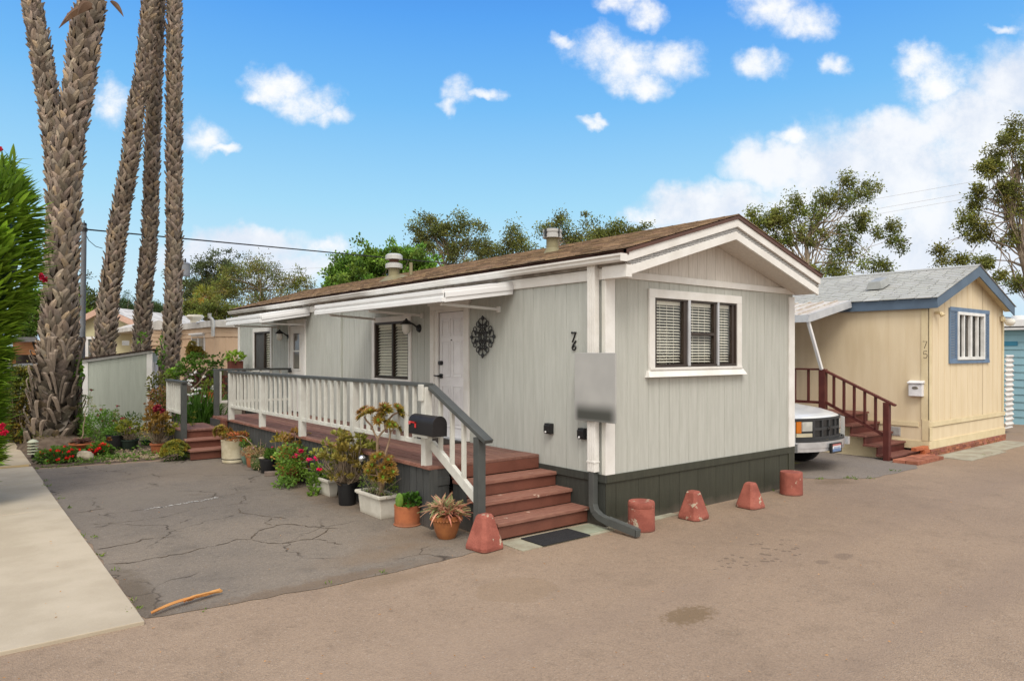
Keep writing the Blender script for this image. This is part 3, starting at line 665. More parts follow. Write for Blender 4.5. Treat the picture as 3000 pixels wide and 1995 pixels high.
mb.quad((0,Ln,ZF),(W,Ln,ZF),(W,Ln,2.9),(0,Ln,2.9)); mb.quad((W,0,ZF),(W,Ln,ZF),(W,Ln,2.9),(W,0,2.9))
mb.quad((0,Ln,2.9),(W,Ln,2.9),(RX,Ln,RZ-.05))
mb.build('siding', SIDING, home)
mb = MB(); grooved(mb, fr_, 0, W, ZF-.02, 2.76, .1845, holes_f, phase=.155); mb.build('front_siding', SIDING_F, home)
mb = MB(); grooved(mb, fr_, .08, W-.08, 2.74, 3, .185, (), off=-.004, ztop=(lambda t: max(2.745, roofz(t)-.10), [RX]), phase=.15); mb.build('gable_panel', GABLE, home)
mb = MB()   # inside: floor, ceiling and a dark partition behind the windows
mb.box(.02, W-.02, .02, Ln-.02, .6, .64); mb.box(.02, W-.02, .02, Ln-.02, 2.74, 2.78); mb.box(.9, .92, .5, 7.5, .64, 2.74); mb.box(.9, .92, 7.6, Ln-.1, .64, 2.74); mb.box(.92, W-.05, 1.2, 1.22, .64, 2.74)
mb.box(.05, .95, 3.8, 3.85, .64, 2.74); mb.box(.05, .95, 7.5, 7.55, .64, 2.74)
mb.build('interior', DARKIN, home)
# skirting
mb = MB(); mb.cur = (.95, 1, 1.22); grooved(mb, sd_, 0, Ln, 0, ZF, .1955, off=.004, phase=.04); mb.cur = (1, 1, 1)
grooved(mb, fr_, -.004, W+.004, 0, ZF, .368, off=.004, phase=.155); mb.quad((W+.004,0,0),(W+.004,Ln,0),(W+.004,Ln,ZF),(W+.004,0,ZF)); mb.quad((0,Ln+.004,0),(W,Ln+.004,0),(W,Ln+.004,ZF),(0,Ln+.004,ZF))
mb.build('skirting', SKIRT, home)
mb = MB(); mb.cur = (.95, 1, 1.22); sd_.box(mb, -.018, 1.098, .485, ZF, .004, .022); mb.cur = (1, 1, 1); fr_.box(mb, 0, W+.022, .485, ZF, .004, .022)
fr_.box(mb, W-.13, W+.02, 0, .484, .004, .019); mb.build('skirting_band', SKIRT, home, bevel=.003)
# trim boards
mb = MB(); fr_.box(mb, -.022, .125, ZF+.002, 2.735, .001, .022); mb.build('corner_board', WHITE, home, bevel=.003)
mb = MB(); fr_.box(mb, W-.125, W+.022, ZF+.002, 2.70, .001, .022); mb.build('corner_board', WHITE, home, bevel=.003)
mb = MB(); mb.cur = (.86, .87, .84); sd_.box(mb, 0, .045, ZF+.002, 2.70, .001, .018); mb.cur = (1, 1, 1); mb.build('corner_board', WHITE, home, bevel=.003); mb = MB(); sd_.box(mb, Ln-.1, Ln+.02, ZF, 2.70, .001, .022); mb.build('corner_board', WHITE, home, bevel=.003)  # near side board tinted greyer, its shade put into the colour
mb = MB(); sd_.box(mb, 0, Ln, 2.705, 2.825, .001, .03); mb.build('frieze_board', WHITE, home, bevel=.004)
mb = MB(); fr_.box(mb, .0, W, 2.735, 2.815, .001, .024); mb.build('frieze_board', WHITE, home, bevel=.004)
mb = MB(); sd_.box(mb, 6.61, 6.85, ZF, 2.70, .001, .03); mb.cur = (.8, .8, .76); sd_.box(mb, 6.58, 6.61, ZF, 2.70, .001, .012); sd_.box(mb, 6.61, 6.85, .9, .905, .03, .034); mb.build('panel_batten_and_shadow', SIDING, home, bevel=.003)  # narrow darker strip is the batten's shadow put into the tint
# eave box and soffits
mb = MB(); mb.box(EY+.005, -.001, YR, Ln+.3, 2.83, 2.845); mb.box(EY+.004, EY+.02, YR+.01, Ln+.3, 2.845, EZ-.03)
mb.box(W+.001, W-EY, YR, Ln+.3, 2.83, 2.845); mb.build('eave', mat('weathered_eave', (.34, .31, .27), (.2, .17, .14), rough=.8, scale=6), home)
mb = MB(); mb.box(EY-.005, .02, YR, -.002, 2.70, 2.835); mb.build('eave_return', WHITE, home, bevel=.004)
mb = MB()
for s in (-1, 1):
    xe = RX+s*(RX-EY); ze = EZ-.215; zr = RZ-.235
    mb.add([(RX,YR+.03,zr),(xe,YR+.03,ze),(xe,.0,ze),(RX,.0,zr),(RX,YR+.03,zr+.02),(xe,YR+.03,ze+.02),(xe,.0,ze+.02),(RX,.0,zr+.02)], [(0,1,2,3),(7,6,5,4),(0,4,5,1),(2,6,7,3),(1,5,6,2),(3,7,4,0)])
mb.build('soffit', GABLE, home)
def rake(zo0, zo1, y0, y1, ext=0.0, ridge_drop=.0):
    mb = MB()
    for s in (-1, 1):
        xe = RX+s*(RX-EY+ext); k = (RZ-EZ)/(RX-EY); ze = EZ-k*ext
        mb.prism([(RX, RZ+zo1-ridge_drop), (xe, ze+zo1), (xe, ze+zo0), (RX, RZ+zo0-ridge_drop)], 'y', y0, y1)
    return mb
rake(-.235, -.140, YR+.004, YR+.034).build('rake_board', WHITE, home, bevel=.003)
rake(-.082, .012, YR-.016, YR+.03, .012).build('rake_board', WHITE, home, bevel=.003)
# perforated vent strip between the two boards
mv = bpy.data.materials.new('perforated_strip'); mv.use_nodes = True; nt = mv.node_tree; g_ = nn(nt, 'ShaderNodeNewGeometry')
vo = nn(nt, 'ShaderNodeTexVoronoi'); vo.inputs['Scale'].default_value = 48; vo.inputs['Randomness'].default_value = .12; nt.links.new(g_.outputs['Position'], vo.inputs['Vector'])
nt.links.new(mixc(nt, mth(nt, 'LESS_THAN', vo.outputs['Distance'], .42), (.50, .49, .47), (.03, .03, .03)), nt.nodes['Principled BSDF'].inputs['Base Color'])
rake(-.145, -.078, YR+.012, YR+.026).build('vent_strip', mv, home)
rake(.012, .052, YR-.03, YR+.02, .03).build('drip_edge', DRIP, home)
mb = MB(); mb.box(EY-.03, EY+.01, YR-.02, Ln+.3, EZ-.015, EZ+.03); mb.build('drip_edge', DRIP, home)
k_ = (RZ-EZ)/(RX-EY); run = math.hypot(RX-EY+.04, (RX-EY+.04)*k_); cs = (RX-EY+.04)/run
mb = MB()
shingles(mb, lambda s: (EY-.04+s*cs, EZ-.04*k_+.06+s*cs*k_), YR-.035, Ln+.32, run, .135, .12, .34, th=.016, jit=.016, lift=.004, contrast=.22)
shingles(mb, lambda s: (W-EY+.04-s*cs, EZ-.04*k_+.06+s*cs*k_), YR-.035, Ln+.32, run, .2, .25, .4, th=.014, lift=.004)
y = YR-.03
while y < Ln+.3:
    c = rnd.uniform(.7, 1.1); mb.cur = (c, c, c); w = .22
    mb.add([(RX-.14,y,RZ+.028),(RX,y,RZ+.075),(RX+.14,y,RZ+.028),(RX+.14,y+w,RZ+.02),(RX,y+w,RZ+.068),(RX-.14,y+w,RZ+.02)], [(0,1,4,5),(1,2,3,4),(0,5,3,2)]); y += .2
mb.cur = (1, 1, 1)
roof = mb.build('roof', SHING, home)
mb = MB()
for s in (-1, 1):
    xe = RX+s*(RX-EY+.03)
    mb.prism([(RX, RZ+.05), (xe, EZ+.04), (xe, EZ+.02), (RX, RZ+.02)], 'y', YR-.02, Ln+.3)
mb.build('roof_deck', DRIP, home)
# gutter and downspouts
gx = EY-.032
prof = [(gx, EZ-.02), (gx, EZ-.085), (gx-.05, EZ-.088), (gx-.075, EZ-.07), (gx-.08, EZ-.045), (gx-.098, EZ-.03), (gx-.1, EZ-.01), (gx-.092, EZ-.01), (gx-.09, EZ-.028), (gx-.072, EZ-.043), (gx-.066, EZ-.062), (gx-.047, EZ-.08), (gx-.006, EZ-.078), (gx-.006, EZ-.02)]
mb = MB(); mb.prism(prof, 'y', YR-.03, Ln+.3); mb.box(gx-.1, gx, YR-.034, YR-.028, EZ-.09, EZ-.01); mb.build('gutter', WHITE, home)
mb = MB(); mb.box(-.10, -.024, .075, .19, ZF+.03, 2.86)
for k in (.1, .13, .16): mb.box(-.105, -.1, k, k+.012, ZF+.04, 2.85)
mb.box(-.107, -.02, .07, .195, .70, .72); mb.build('downspout', WHITE, home, bevel=.006)
mb = MB(); mb.cur = (1.1, 1.1, 1.1); pts = [(-.062,.132,ZF+.035),(-.062,.132,.24),(-.066,.10,.17),(-.07,.02,.125),(-.075,-.10,.10),(-.075,-.52,.055)]
for a, b in zip(pts, pts[1:]): mb.bar(a, Vector(b)+(Vector(b)-Vector(a)).normalized()*.01, .07, .075, (1, 0, 0) if a[2] > .2 else (0, 0, 1))
for k in range(24):
    t = k/23; y = -.1-.42*t; mb.cur = (1.6, 1.6, 1.6) if k % 2 else (1, 1, 1)
for o in (-.03, -.01, .01, .03): mb.bar((-.075+o,-.1,.145), (-.075+o,-.52,.1), .008, .006)
mb.build('downspout_elbow', GREYP, home, bevel=.004)
mb = MB(); mb.box(-.113, -.037, -.523, -.519, .02, .09); mb.build('spout_mouth', BLACKM, home)
# roof vents
mb = MB(); c = (.95, 1.93); zb = roofz(.95)
mb.tube([(.95,1.93,zb-.02),(.95,1.93,zb+.12)], [.15,.085], 20); mb.tube([(.95,1.93,zb+.10),(.95,1.93,zb+.27)], .085, 20)
v1 = mb.build('roof_vent', OLIVE, home, smooth=True)
mb = MB(); mb.lathe([(.08,0),(.135,0),(.135,.045),(.125,.05),(.125,.075),(.135,.08),(.135,.115),(.10,.125)], (.95,1.93,zb+.255), 24); mb.build('vent_cap', GALV, v1, smooth=True)
mb = MB(); mb.box(.94, .96, 1.79, 1.80, zb+.26, zb+.37); mb.build('vent_bracket', BLACKM, v1); mb = MB(); mb.box(.80,.82,1.9,1.93,zb+.26,zb+.37); mb.build('vent_bracket', BLACKM, v1)
zb = roofz(.75)
mb = MB(); mb.add([(.55,5.75,roofz(.55)+.05),(.95,5.75,roofz(.95)+.05),(.95,6.35,roofz(.95)+.05),(.55,6.35,roofz(.55)+.05),(.68,5.95,zb+.14),(.85,5.95,zb+.16),(.85,6.15,zb+.16),(.68,6.15,zb+.14)], [(0,1,5,4),(1,2,6,5),(2,3,7,6),(3,0,4,7),(4,5,6,7)])
mb.tube([(.76,6.05,zb+.1),(.76,6.05,zb+.34)], .10, 20); mb.tube([(1.0,5.85,roofz(1.0)),(1.0,5.85,roofz(1.0)+.3)], .03, 10); v2 = mb.build('roof_vent', OLIVE, home, smooth=True)
mb = MB(); mb.lathe([(.09,0),(.155,.0),(.155,.075),(.10,.1)], (.76,6.05,zb+.27), 24); mb.lathe([(.1,0),(.155,0),(.155,.07),(.12,.1)], (.76,6.05,zb+.43), 24); mb.build('vent_cap', GALV, v2, smooth=True)
mb = MB(); mb.tube([(.76,6.05,zb+.33),(.76,6.05,zb+.46)], .085, 16); mb.build('vent_throat', mat('rusty_metal', (.12, .06, .04), rough=.8), v2)
# front door
mb = MB(); frame_ring(mb, sd_, 2.565, 3.56, .685, 2.60, .105, .001, .03, wb=0, wt=.075); sd_.box(mb, 2.53, 3.60, 2.60, 2.665, .001, .045)
sd_.box(mb, 2.67, 2.71, .685, 2.525, -.06, .012); sd_.box(mb, 3.37, 3.455, .685, 2.525, -.06, .012); sd_.box(mb, 2.71, 3.37, 2.495, 2.525, -.06, .012)
door = mb.build('door_frame', WHITE, home, bevel=.003)
mb = MB(); sd_.box(mb, 2.712, 3.362, .70, 2.49, -.05, -.018)
for (z0, z1) in ((.84,1.14),(1.22,1.70),(1.78,2.13),(2.20,2.40)):
    pass
for (z0, z1) in ((.86,1.42),(1.58,2.06),(2.16,2.38)):
    for (t0, t1) in ((2.80,2.99),(3.09,3.28)):
        frame_ring(mb, sd_, t0-.02, t1+.02, z0-.02, z1+.02, .018, -.018, -.009); sd_.box(mb, t0+.025, t1-.025, z0+.025, z1-.025, -.018, -.011)
leaf = mb.build('door', mat('white_door', (.80, .79, .80), rough=.4, scale=2, fine=.015), home, bevel=.003)
mb = MB(); sd_.box(mb, 3.362, 3.369, .70, 2.49, -.05, -.02); sd_.box(mb, 2.712, 3.362, 2.49, 2.496, -.05, -.02); mb.build('door_gap', BLACKM, leaf)
mb = MB(); mb.tube([(.02,3.30,1.76),(-.03,3.30,1.76)], [.034,.03], 16); mb.build('deadbolt', BLACKM, leaf, smooth=True)
mb = MB(); mb.tube([(.02,3.30,1.57),(-.012,3.30,1.57)], [.036,.034], 16); mb.tube([(-.01,3.30,1.57),(-.055,3.30,1.57)], [.014,.014], 10); mb.tube([(-.055,3.29,1.57),(-.055,3.40,1.575)], [.013,.010], 10); mb.build('door_handle', BLACKM, leaf, smooth=True)
mb = MB(); mb.tube([(.02,3.04,2.09),(-.0,3.04,2.09)], .008, 8); mb.build('peephole', BLACKM, leaf)
mb = MB(); sd_.box(mb, 2.6, 3.5, .684, .70, -.05, .09); mb.build('threshold', ALU, home, bevel=.004)
# rear door with a tall two-part pane
mb = MB(); frame_ring(mb, sd_, 8.25, 9.16, .685, 2.55, .07, .001, .028, wb=0); sd_.box(mb, 8.22, 9.2, 2.55, 2.59, .001, .04); mb.build('door_frame', WHITE, home, bevel=.003)
mb = MB(); sd_.box(mb, 8.335, 9.075, .70, 1.58, -.04, .012); sd_.box(mb, 8.335, 9.075, 2.31, 2.465, -.04, .012); sd_.box(mb, 8.335, 8.56, 1.58, 2.31, -.04, .012); sd_.box(mb, 8.90, 9.075, 1.58, 2.31, -.04, .012)
frame_ring(mb, sd_, 8.53, 8.93, 1.55, 2.34, .03, .012, .022); sd_.box(mb, 8.56, 8.90, 1.93, 1.96, -.01, .016)
d2 = mb.build('door', WHITE, home, bevel=.003)
mb = MB(); sd_.box(mb, 8.56, 8.90, 1.96, 2.31, -.01, -.004); sd_.box(mb, 8.56, 8.90, 1.58, 1.93, -.006, .0); mb.build('pane', mat('bronze_pane', (.16, .145, .125), rough=.12, spec=.6), d2)
mb = MB(); mb.tube([(-.01,9.0,1.53),(-.06,9.0,1.53)], [.02,.022], 12); mb.tube([(-.055,9.0,1.53),(-.085,9.0,1.53)], [.03,.02], 12); mb.build('door_handle', BLACKM, d2, smooth=True)
# windows
def window(fr, t0, t1, z0, z1, parent, tw=.08, sill=None, mull=(), pitch=.05, dark=None, name='window'):
    mb = MB(); frame_ring(mb, fr, t0-tw, t1+tw, z0-tw*.7, z1+tw, tw, .001, .026, wb=tw*.7)
    if sill: fr.box(mb, *sill)
    w = mb.build(name, WHITE, parent, bevel=.003)
    mb = MB(); frame_ring(mb, fr, t0, t1, z0, z1, .035, -.05, .012)
    for q in mull: fr.box(mb, q-.022, q+.022, z0+.035, z1-.035, -.045, .006)
    mb.build('window_frame', BROWNF, w, bevel=.002)
    e = [t0+.035]+[x for q in mull for x in (q-.022, q+.022)]+[t1-.035]
    for i in range(0, len(e), 2):
        isd = dark is not None and i//2 in dark
        mb = MB(); fr.box(mb, e[i], e[i+1], z0+.035, z1-.035, -.025, -.021); mb.build('pane', GLASS, w)
        mb = MB(); slats(mb, fr, e[i]+.006, e[i+1]-.006, z0+.04, z1-.04, pitch, -.06, depth=.044, tilt=.8)
        fr.box(mb, e[i], e[i+1], z1-.085, z1-.04, -.08, -.045)
        for tt in (.25, .75): fr.box(mb, e[i]+(e[i+1]-e[i])*tt-.002, e[i]+(e[i+1]-e[i])*tt+.002, z0+.04, z1-.05, -.076, -.073)
        mb.build('blinds', BLIND, w)
        if isd:
            mb = MB(); fr.box(mb, e[i], e[i+1], z0+.035, z1-.035, -.018, -.014); mb.build('insect_screen', mat('screen_mesh', (.075, .075, .073), rough=.7), w)
    return w
window(sd_, 4.20, 5.32, 1.49, 2.41, home, .085, mull=(4.73,), pitch=.046)
window(sd_, 10.23, 11.29, 1.53, 2.39, home, .085, mull=(10.66,), pitch=.05, dark=(1,))
# street-side window: three lights, the middle one a sash
mb = MB(); frame_ring(mb, fr_, .69, 2.53, 1.66, 2.645, .10, .001, .03, wb=.075)
fr_.box(mb, .70, 2.52, 1.705, 1.735, -.03, .045)
mb.add([fr_.p(.64,1.625,.075),fr_.p(2.59,1.625,.075),fr_.p(2.56,1.70,.03),fr_.p(.67,1.70,.03),fr_.p(.64,1.62,.001),fr_.p(2.59,1.62,.001),fr_.p(2.56,1.70,.001),fr_.p(.67,1.70,.001)], [(0,1,2,3),(4,5,1,0),(5,6,2,1),(4,0,3,7),(7,3,2,6)])
wf = mb.build('window', WHITE, home, bevel=.003)
mb = MB(); frame_ring(mb, fr_, .80, 2.44, 1.735, 2.555, .032, -.05, .016); fr_.box(mb, 1.345, 1.405, 1.767, 2.523, -.045, .006); fr_.box(mb, 1.955, 2.0, 1.767, 2.523, -.045, .006); fr_.box(mb, 1.465, 1.955, 2.12, 2.155, -.04, .008); fr_.box(mb, 2.35, 2.408, 1.767, 2.523, -.045, .0)
mb.build('window_frame', BROWNF, wf, bevel=.002)
mb = MB(); fr_.box(mb, 1.41, 1.46, 1.745, 2.545, -.03, .026); mb.build('mullion', ALU, wf, bevel=.003); mb = MB(); fr_.box(mb, 2.003, 2.043, 1.745, 2.545, -.03, .026); mb.build('mullion', ALU, wf, bevel=.003)
for (a, b, z0) in ((.835,1.343,1.77),(1.465,1.953,1.77),(2.046,2.348,1.77)):
    mb = MB(); fr_.box(mb, a, b, 1.768, 2.522, -.022, -.018); mb.build('pane', GLASS, wf)
    mb = MB(); slats(mb, fr_, a+.005, b-.005, 1.78, 2.47, .033, -.06, depth=.026, tilt=.42, th=.004); fr_.box(mb, a, b, 2.475, 2.52, -.09, -.05)
    for tt in (.3, .55, .8): fr_.box(mb, a+(b-a)*tt-.0022, a+(b-a)*tt+.0022, 1.78, 2.48, -.07, -.066)
    mb.build('blinds', BLIND, wf)
mb = MB(); mb.tube([fr_.p(t, z, -.16) for t, z in [(1.06,1.72)]+arc(1.16,1.78,.10,.13,180,0,14)+[(1.26,1.74)]], .014, 8); mb.build('faucet', BLACKM, wf, smooth=True)
mb = MB(); fr_.box(mb, .82, 2.42, 1.70, 1.725, -.4, -.06); mb.build('kitchen_counter', mat('counter', (.2, .15, .1), rough=.5), wf)
mb = MB(); slats(mb, fr_, 1.0, 1.95, 1.75, 2.25, .045, -.7, depth=.04, tilt=.9); mb.build('blinds_reflection', BLIND, wf)  # added slats inside the room stand for the blinds' reflection
# house number 76 (brush script) and black covers on the wall
def number(name, lines, t, z, w, h, fr, m, parent, r=.010, flip=True):
    mb = MB(); strokes(mb, fr, lines, t, z, w, h, r, .012, 8, flip); return mb.build(name, m, parent, smooth=True)
SEVEN = [[(-.45,.36),(-.35,.5),(-.1,.42),(.2,.46),(.5,.5),(.15,.05),(-.1,-.3),(-.28,-.5)]]
SIX = [[(.42,.5),(.1,.28),(-.25,-.02),(-.4,-.25),(-.3,-.45),(0,-.5),(.28,-.4),(.36,-.18),(.2,-.02),(-.05,-.02),(-.3,-.18)]]
number('house_number', SEVEN, .497, 2.085, .075, .115, sd_, BLACKM, home, .009)
number('house_number', SIX, .490, 1.99, .075, .105, sd_, BLACKM, home, .009)
for (t, z) in ((.9, 1.0), (.33, .99)):
    mb = MB(); sd_.box(mb, t-.055, t+.055, z-.055, z+.07, .001, .06); sd_.box(mb, t-.05, t+.05, z-.04, z+.05, .06, .075); o = mb.build('outlet_cover', BLACKM, home, bevel=.012)
    mb = MB(); mb.tube([(-.075,t+.01,z-.03),(-.082,t+.01,z-.03)], .012, 8); mb.build('sensor', WHITE_CLEAN, o)
# coach lamps beside the doors
def coach(t, z):
    mb = MB(); mb.tube([(-.001,t-.12,z-.08),(-.03,t-.12,z-.08)], [.065,.05], 16); mb.tube([(-.02,t-.12,z-.08),(-.10,t-.11,z-.02),(-.16,t-.06,z+.02),(-.16,t,z+.01)], .014, 8)
    mb.lathe([(.012,.05),(.02,.03),(.05,.015),(.09,-.03),(.095,-.04),(.06,-.04)], (-.16,t,z+.02), 16)
    o = mb.build('coach_lamp', BLACKM, home, smooth=True)
    mb = MB(); mb.lathe([(.062,0),(.068,-.05),(.06,-.11),(.03,-.145),(.01,-.15)], (-.16,t,z-.02), 16); mb.build('lamp_globe', LAMPW, o, smooth=True)
coach(4.02, 2.36); coach(9.28, 2.33)
# two white metal door awnings with braces
def awning(t0, t1, xo, zt, arms):
    mb = MB(); zw = 2.80
    mb.add([(-.03,t0,zw),(-.03,t1,zw),(xo,t1,zt-.02),(xo,t0,zt-.02),(-.03,t0,zw-.03),(-.03,t1,zw-.03),(xo,t1,zt-.05),(xo,t0,zt-.05)], [(0,1,2,3),(7,6,5,4),(0,4,5,1),(1,5,6,2),(2,6,7,3),(3,7,4,0)])
    n = int((t1-t0)/.3)
    for i in range(1, n): t = t0+(t1-t0)*i/n; mb.bar((-.04,t,zw+.008),(xo+.01,t,zt-.012),.03,.02)
    a = mb.build('awning', WHITE_CLEAN, home, bevel=.002)
    mb = MB(); mb.prism([(xo+.03,zt+.0),(xo-.03,zt),(xo-.03,zt-.05),(xo-.012,zt-.06),(xo-.012,zt-.085),(xo-.035,zt-.095),(xo-.035,zt-.15),(xo+.03,zt-.15)], 'y', t0-.01, t1+.01); mb.build('awning_fascia', WHITE_CLEAN, a, bevel=.003)
    for t, s in ((t0, -1), (t1, 1)):
        mb = MB()
        for (z0, z1, w) in ((-.155, .0, .028), (-.10, -.045, .04)):
            mb.add([(-.03,t,zw+z1+.005),(xo,t,zt+z1+.005),(xo,t,zt+z0),(-.03,t,zw+z0),(-.03,t+s*w,zw+z1+.005),(xo,t+s*w,zt+z1+.005),(xo,t+s*w,zt+z0),(-.03,t+s*w,zw+z0)], [(0,1,2,3),(7,6,5,4),(0,4,5,1),(1,5,6,2),(2,6,7,3),(3,7,4,0)])
        mb.build('awning_end', WHITE_CLEAN, a, bevel=.003)
    for (yo, yw) in arms:
        mb = MB(); mb.bar((xo+.05,yo,zt-.165),(-.02,yw,2.47),.032,.032); mb.box(-.035, -.001, yw-.025, yw+.025, 2.43, 2.51); mb.build('awning_brace', WHITE, a, bevel=.003)
awning(1.61, 5.29, -1.05, 2.655, ((1.75,1.9),(3.6,3.8),(4.9,5.3)))
awning(8.03, 10.08, -.98, 2.635, ((8.15,8.3),(9.75,9.8)))
# made-up grey board standing in for an unreadable patch at the corner
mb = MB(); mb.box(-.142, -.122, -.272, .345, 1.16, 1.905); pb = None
mg = bpy.data.materials.new('stand_in_grey'); mg.use_nodes = True; nt = mg.node_tree; g_ = nn(nt, 'ShaderNodeNewGeometry'); sx = nn(nt, 'ShaderNodeSeparateXYZ'); nt.links.new(g_.outputs['Position'], sx.inputs[0])
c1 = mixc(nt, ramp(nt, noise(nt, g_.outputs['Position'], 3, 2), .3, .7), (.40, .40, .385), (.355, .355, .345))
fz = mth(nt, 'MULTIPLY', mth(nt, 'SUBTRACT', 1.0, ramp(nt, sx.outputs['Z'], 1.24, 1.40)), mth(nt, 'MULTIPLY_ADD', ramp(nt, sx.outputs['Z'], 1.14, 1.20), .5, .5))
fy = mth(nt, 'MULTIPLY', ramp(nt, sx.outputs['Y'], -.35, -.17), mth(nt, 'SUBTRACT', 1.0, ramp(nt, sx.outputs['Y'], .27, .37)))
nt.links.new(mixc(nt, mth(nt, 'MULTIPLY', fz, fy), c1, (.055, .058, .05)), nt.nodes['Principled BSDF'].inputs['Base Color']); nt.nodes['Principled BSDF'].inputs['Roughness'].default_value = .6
board = mb.build('stand_in_board', mg, None, bevel=.004, **tg('stand-in light grey board with a dark lower band, on the home corner below number 76', 'board'))
# wrought iron scroll ornament
mb = MB(); OC = (2.25, 2.12)
def sc_(pts, r=.0065): mb.tube([sd_.p(OC[0]+x, OC[1]+z, .02) for x, z in pts], r, 6)
sc_(arc(0, 0, .085, .125, 0, 360, 28), .009); sc_(arc(0, 0, .055, .085, 0, 360, 24)); sc_(arc(0, 0, .028, .045, 0, 360, 16))
for a in range(0, 360, 30): sc_([(.03*math.cos(math.radians(a)), .045*math.sin(math.radians(a))), (.085*math.cos(math.radians(a)), .125*math.sin(math.radians(a)))])
for a in (0, 90, 180, 270):
    c, s = math.cos(math.radians(a)), math.sin(math.radians(a)); ro = lambda x, z: (x*c-z*s, x*s+z*c)
    r0 = .085 if a % 180 == 0 else .125
    sc_([ro(r0, 0), ro(.27, 0)], .007)
    mb.add([sd_.p(OC[0]+q[0], OC[1]+q[1], oo) for oo in (.012, .028) for q in (ro(.235,0), ro(.25,.028), ro(.285,0), ro(.25,-.028))], [(0,1,2,3),(7,6,5,4),(0,4,5,1),(1,5,6,2),(2,6,7,3),(3,7,4,0)])
    for k in (-1, 1):
        sc_([ro(x, z*k) for x, z in arc(.20, .045, .045, .045, 200, -60, 14)]); sc_([ro(x, z*k) for x, z in arc(.145, .05, .03, .03, 180, -90, 10)])
for a in (45, 135, 225, 315):
    c, s = math.cos(math.radians(a)), math.sin(math.radians(a)); ro = lambda x, z: (x*c-z*s, x*s+z*c)
    for k in (-1, 1):
        sc_([ro(x, z*k) for x, z in [(.10,.02),(.15,.09),(.20,.085)]+arc(.195, .05, .035, .035, 90, -150, 12)]); sc_([ro(x, z*k) for x, z in arc(.14, .035, .03, .03, 220, -40, 10)])
mb.build('wall_ornament', BLACKM, None, smooth=True, **tg('black wrought iron scroll medallion hanging on the siding beside the white front door', 'wall ornament'))
# ------------------------------------------------------------------ porch
DZ = .68
porch = thing('porch', 'raised red brown timber porch with white balusters, grey handrail and two flights of steps', 'porch', (-.77, 5.1, 0))
mb = MB(); x = -1.52
while x < -.02:
    w = min(.138, -.012-x); c = rnd.uniform(.72, 1.22); mb.cur = (c, c*rnd.uniform(.95, 1.03), c)
    y = 1.385
    for e in sorted(rnd.sample([2.6, 3.4, 4.3, 5.1, 6.0, 7.0, 7.7], 3))+[9.1]:
        mb.box(x, x+w-.012, y, e-.004, DZ-.035, DZ-rnd.uniform(0, .003)); y = e
    x += w
for (y0, y1) in ((1.10,1.238),(1.244,1.38)): mb.cur = (1, .97, .95); mb.box(-1.30 if y0 < 1.2 else -1.52, -.012, y0, y1, DZ-.035, DZ-.001)
mb.build('deck_boards', DECK, porch, bevel=.004)
mb = MB(); y = 1.25
while y < 9.08:
    w = rnd.uniform(.13, .15); c = rnd.uniform(.8, 1.1); mb.cur = (c, c, c); mb.box(-1.56, -1.521, y, min(y+w-.006, 9.1), DZ-.037, DZ+.001); y += w
mb.cur = (.9, .9, .9); mb.box(-1.57, -1.30, 1.105, 1.248, DZ-.037, DZ-.0); mb.build('deck_edge', TREAD, porch, bevel=.004)
mb = MB(); y = 1.16
while y < 8.5:
    w = .142; c = rnd.uniform(.85, 1.12); mb.cur = (c, c, c*1.04); z0 = rnd.uniform(.0, .012); mb.box(-1.53, -1.512, y, y+w-.013, z0, DZ-.038); y += w
mb.cur = (.35, .35, .35); mb.box(-1.511, -1.50, 1.16, 8.5, .0, DZ-.04); mb.cur = (1, 1, 1)
mb.box(-1.55, -1.30, 1.12, 1.14, 0, DZ-.038); mb.box(-1.545, -1.46, 1.10, 1.12, 0, DZ-.038); mb.box(-1.54, -1.30, 1.107, 1.119, .46, .55)
mb.cur = (.9, .9, .95); mb.box(-1.536, -1.53, 5.28, 5.56, .30, .55)
mb.build('porch_skirt', SKIRT_S, porch, bevel=.003)
mb = MB()
for k in range(9): mb.box(-1.5395, -1.536, 5.31+k*.022, 5.318+k*.022, .32, .53)
mb.build('foundation_vent', GREYP, porch)
# front steps
steps = [(1.08,.80,.515),(.80,.54,.352),(.54,.27,.19)]
yb = 1.10; zt = DZ
XL = -1.27
for i, (ya, yf, z) in enumerate(steps):
    mb = MB(); h = (ya-yf)/2
    for j in range(2):
        c = rnd.uniform(.92, 1.08); mb.cur = (c, c, c); mb.box(XL-.025, -.01, yf-.025+j*(h+.012), yf-.025+j*(h+.012)+h+.004, z-.038, z-rnd.uniform(0, .002))
    mb.build('tread', TREAD, porch, bevel=.005)
for (y, z0, z1, c) in ((1.10,.515,DZ-.037,1),(.80,.352,.476,1.03),(.54,.19,.313,.98),(.27,.02,.151,1.05)):
    mb = MB(); mb.cur = (c, c, c); mb.box(XL, -.014, y, y+.03, z0+.001, z1); mb.build('riser', STEP, porch, bevel=.003)
mb = MB(); mb.prism([(.30,0),(1.1,0),(1.1,.47),(.83,.47),(.83,.31),(.57,.31),(.57,.15),(.30,.15)], 'x', XL+.004, XL+.03)
mb.build('step_side', SKIRT_S, porch, bevel=.002)
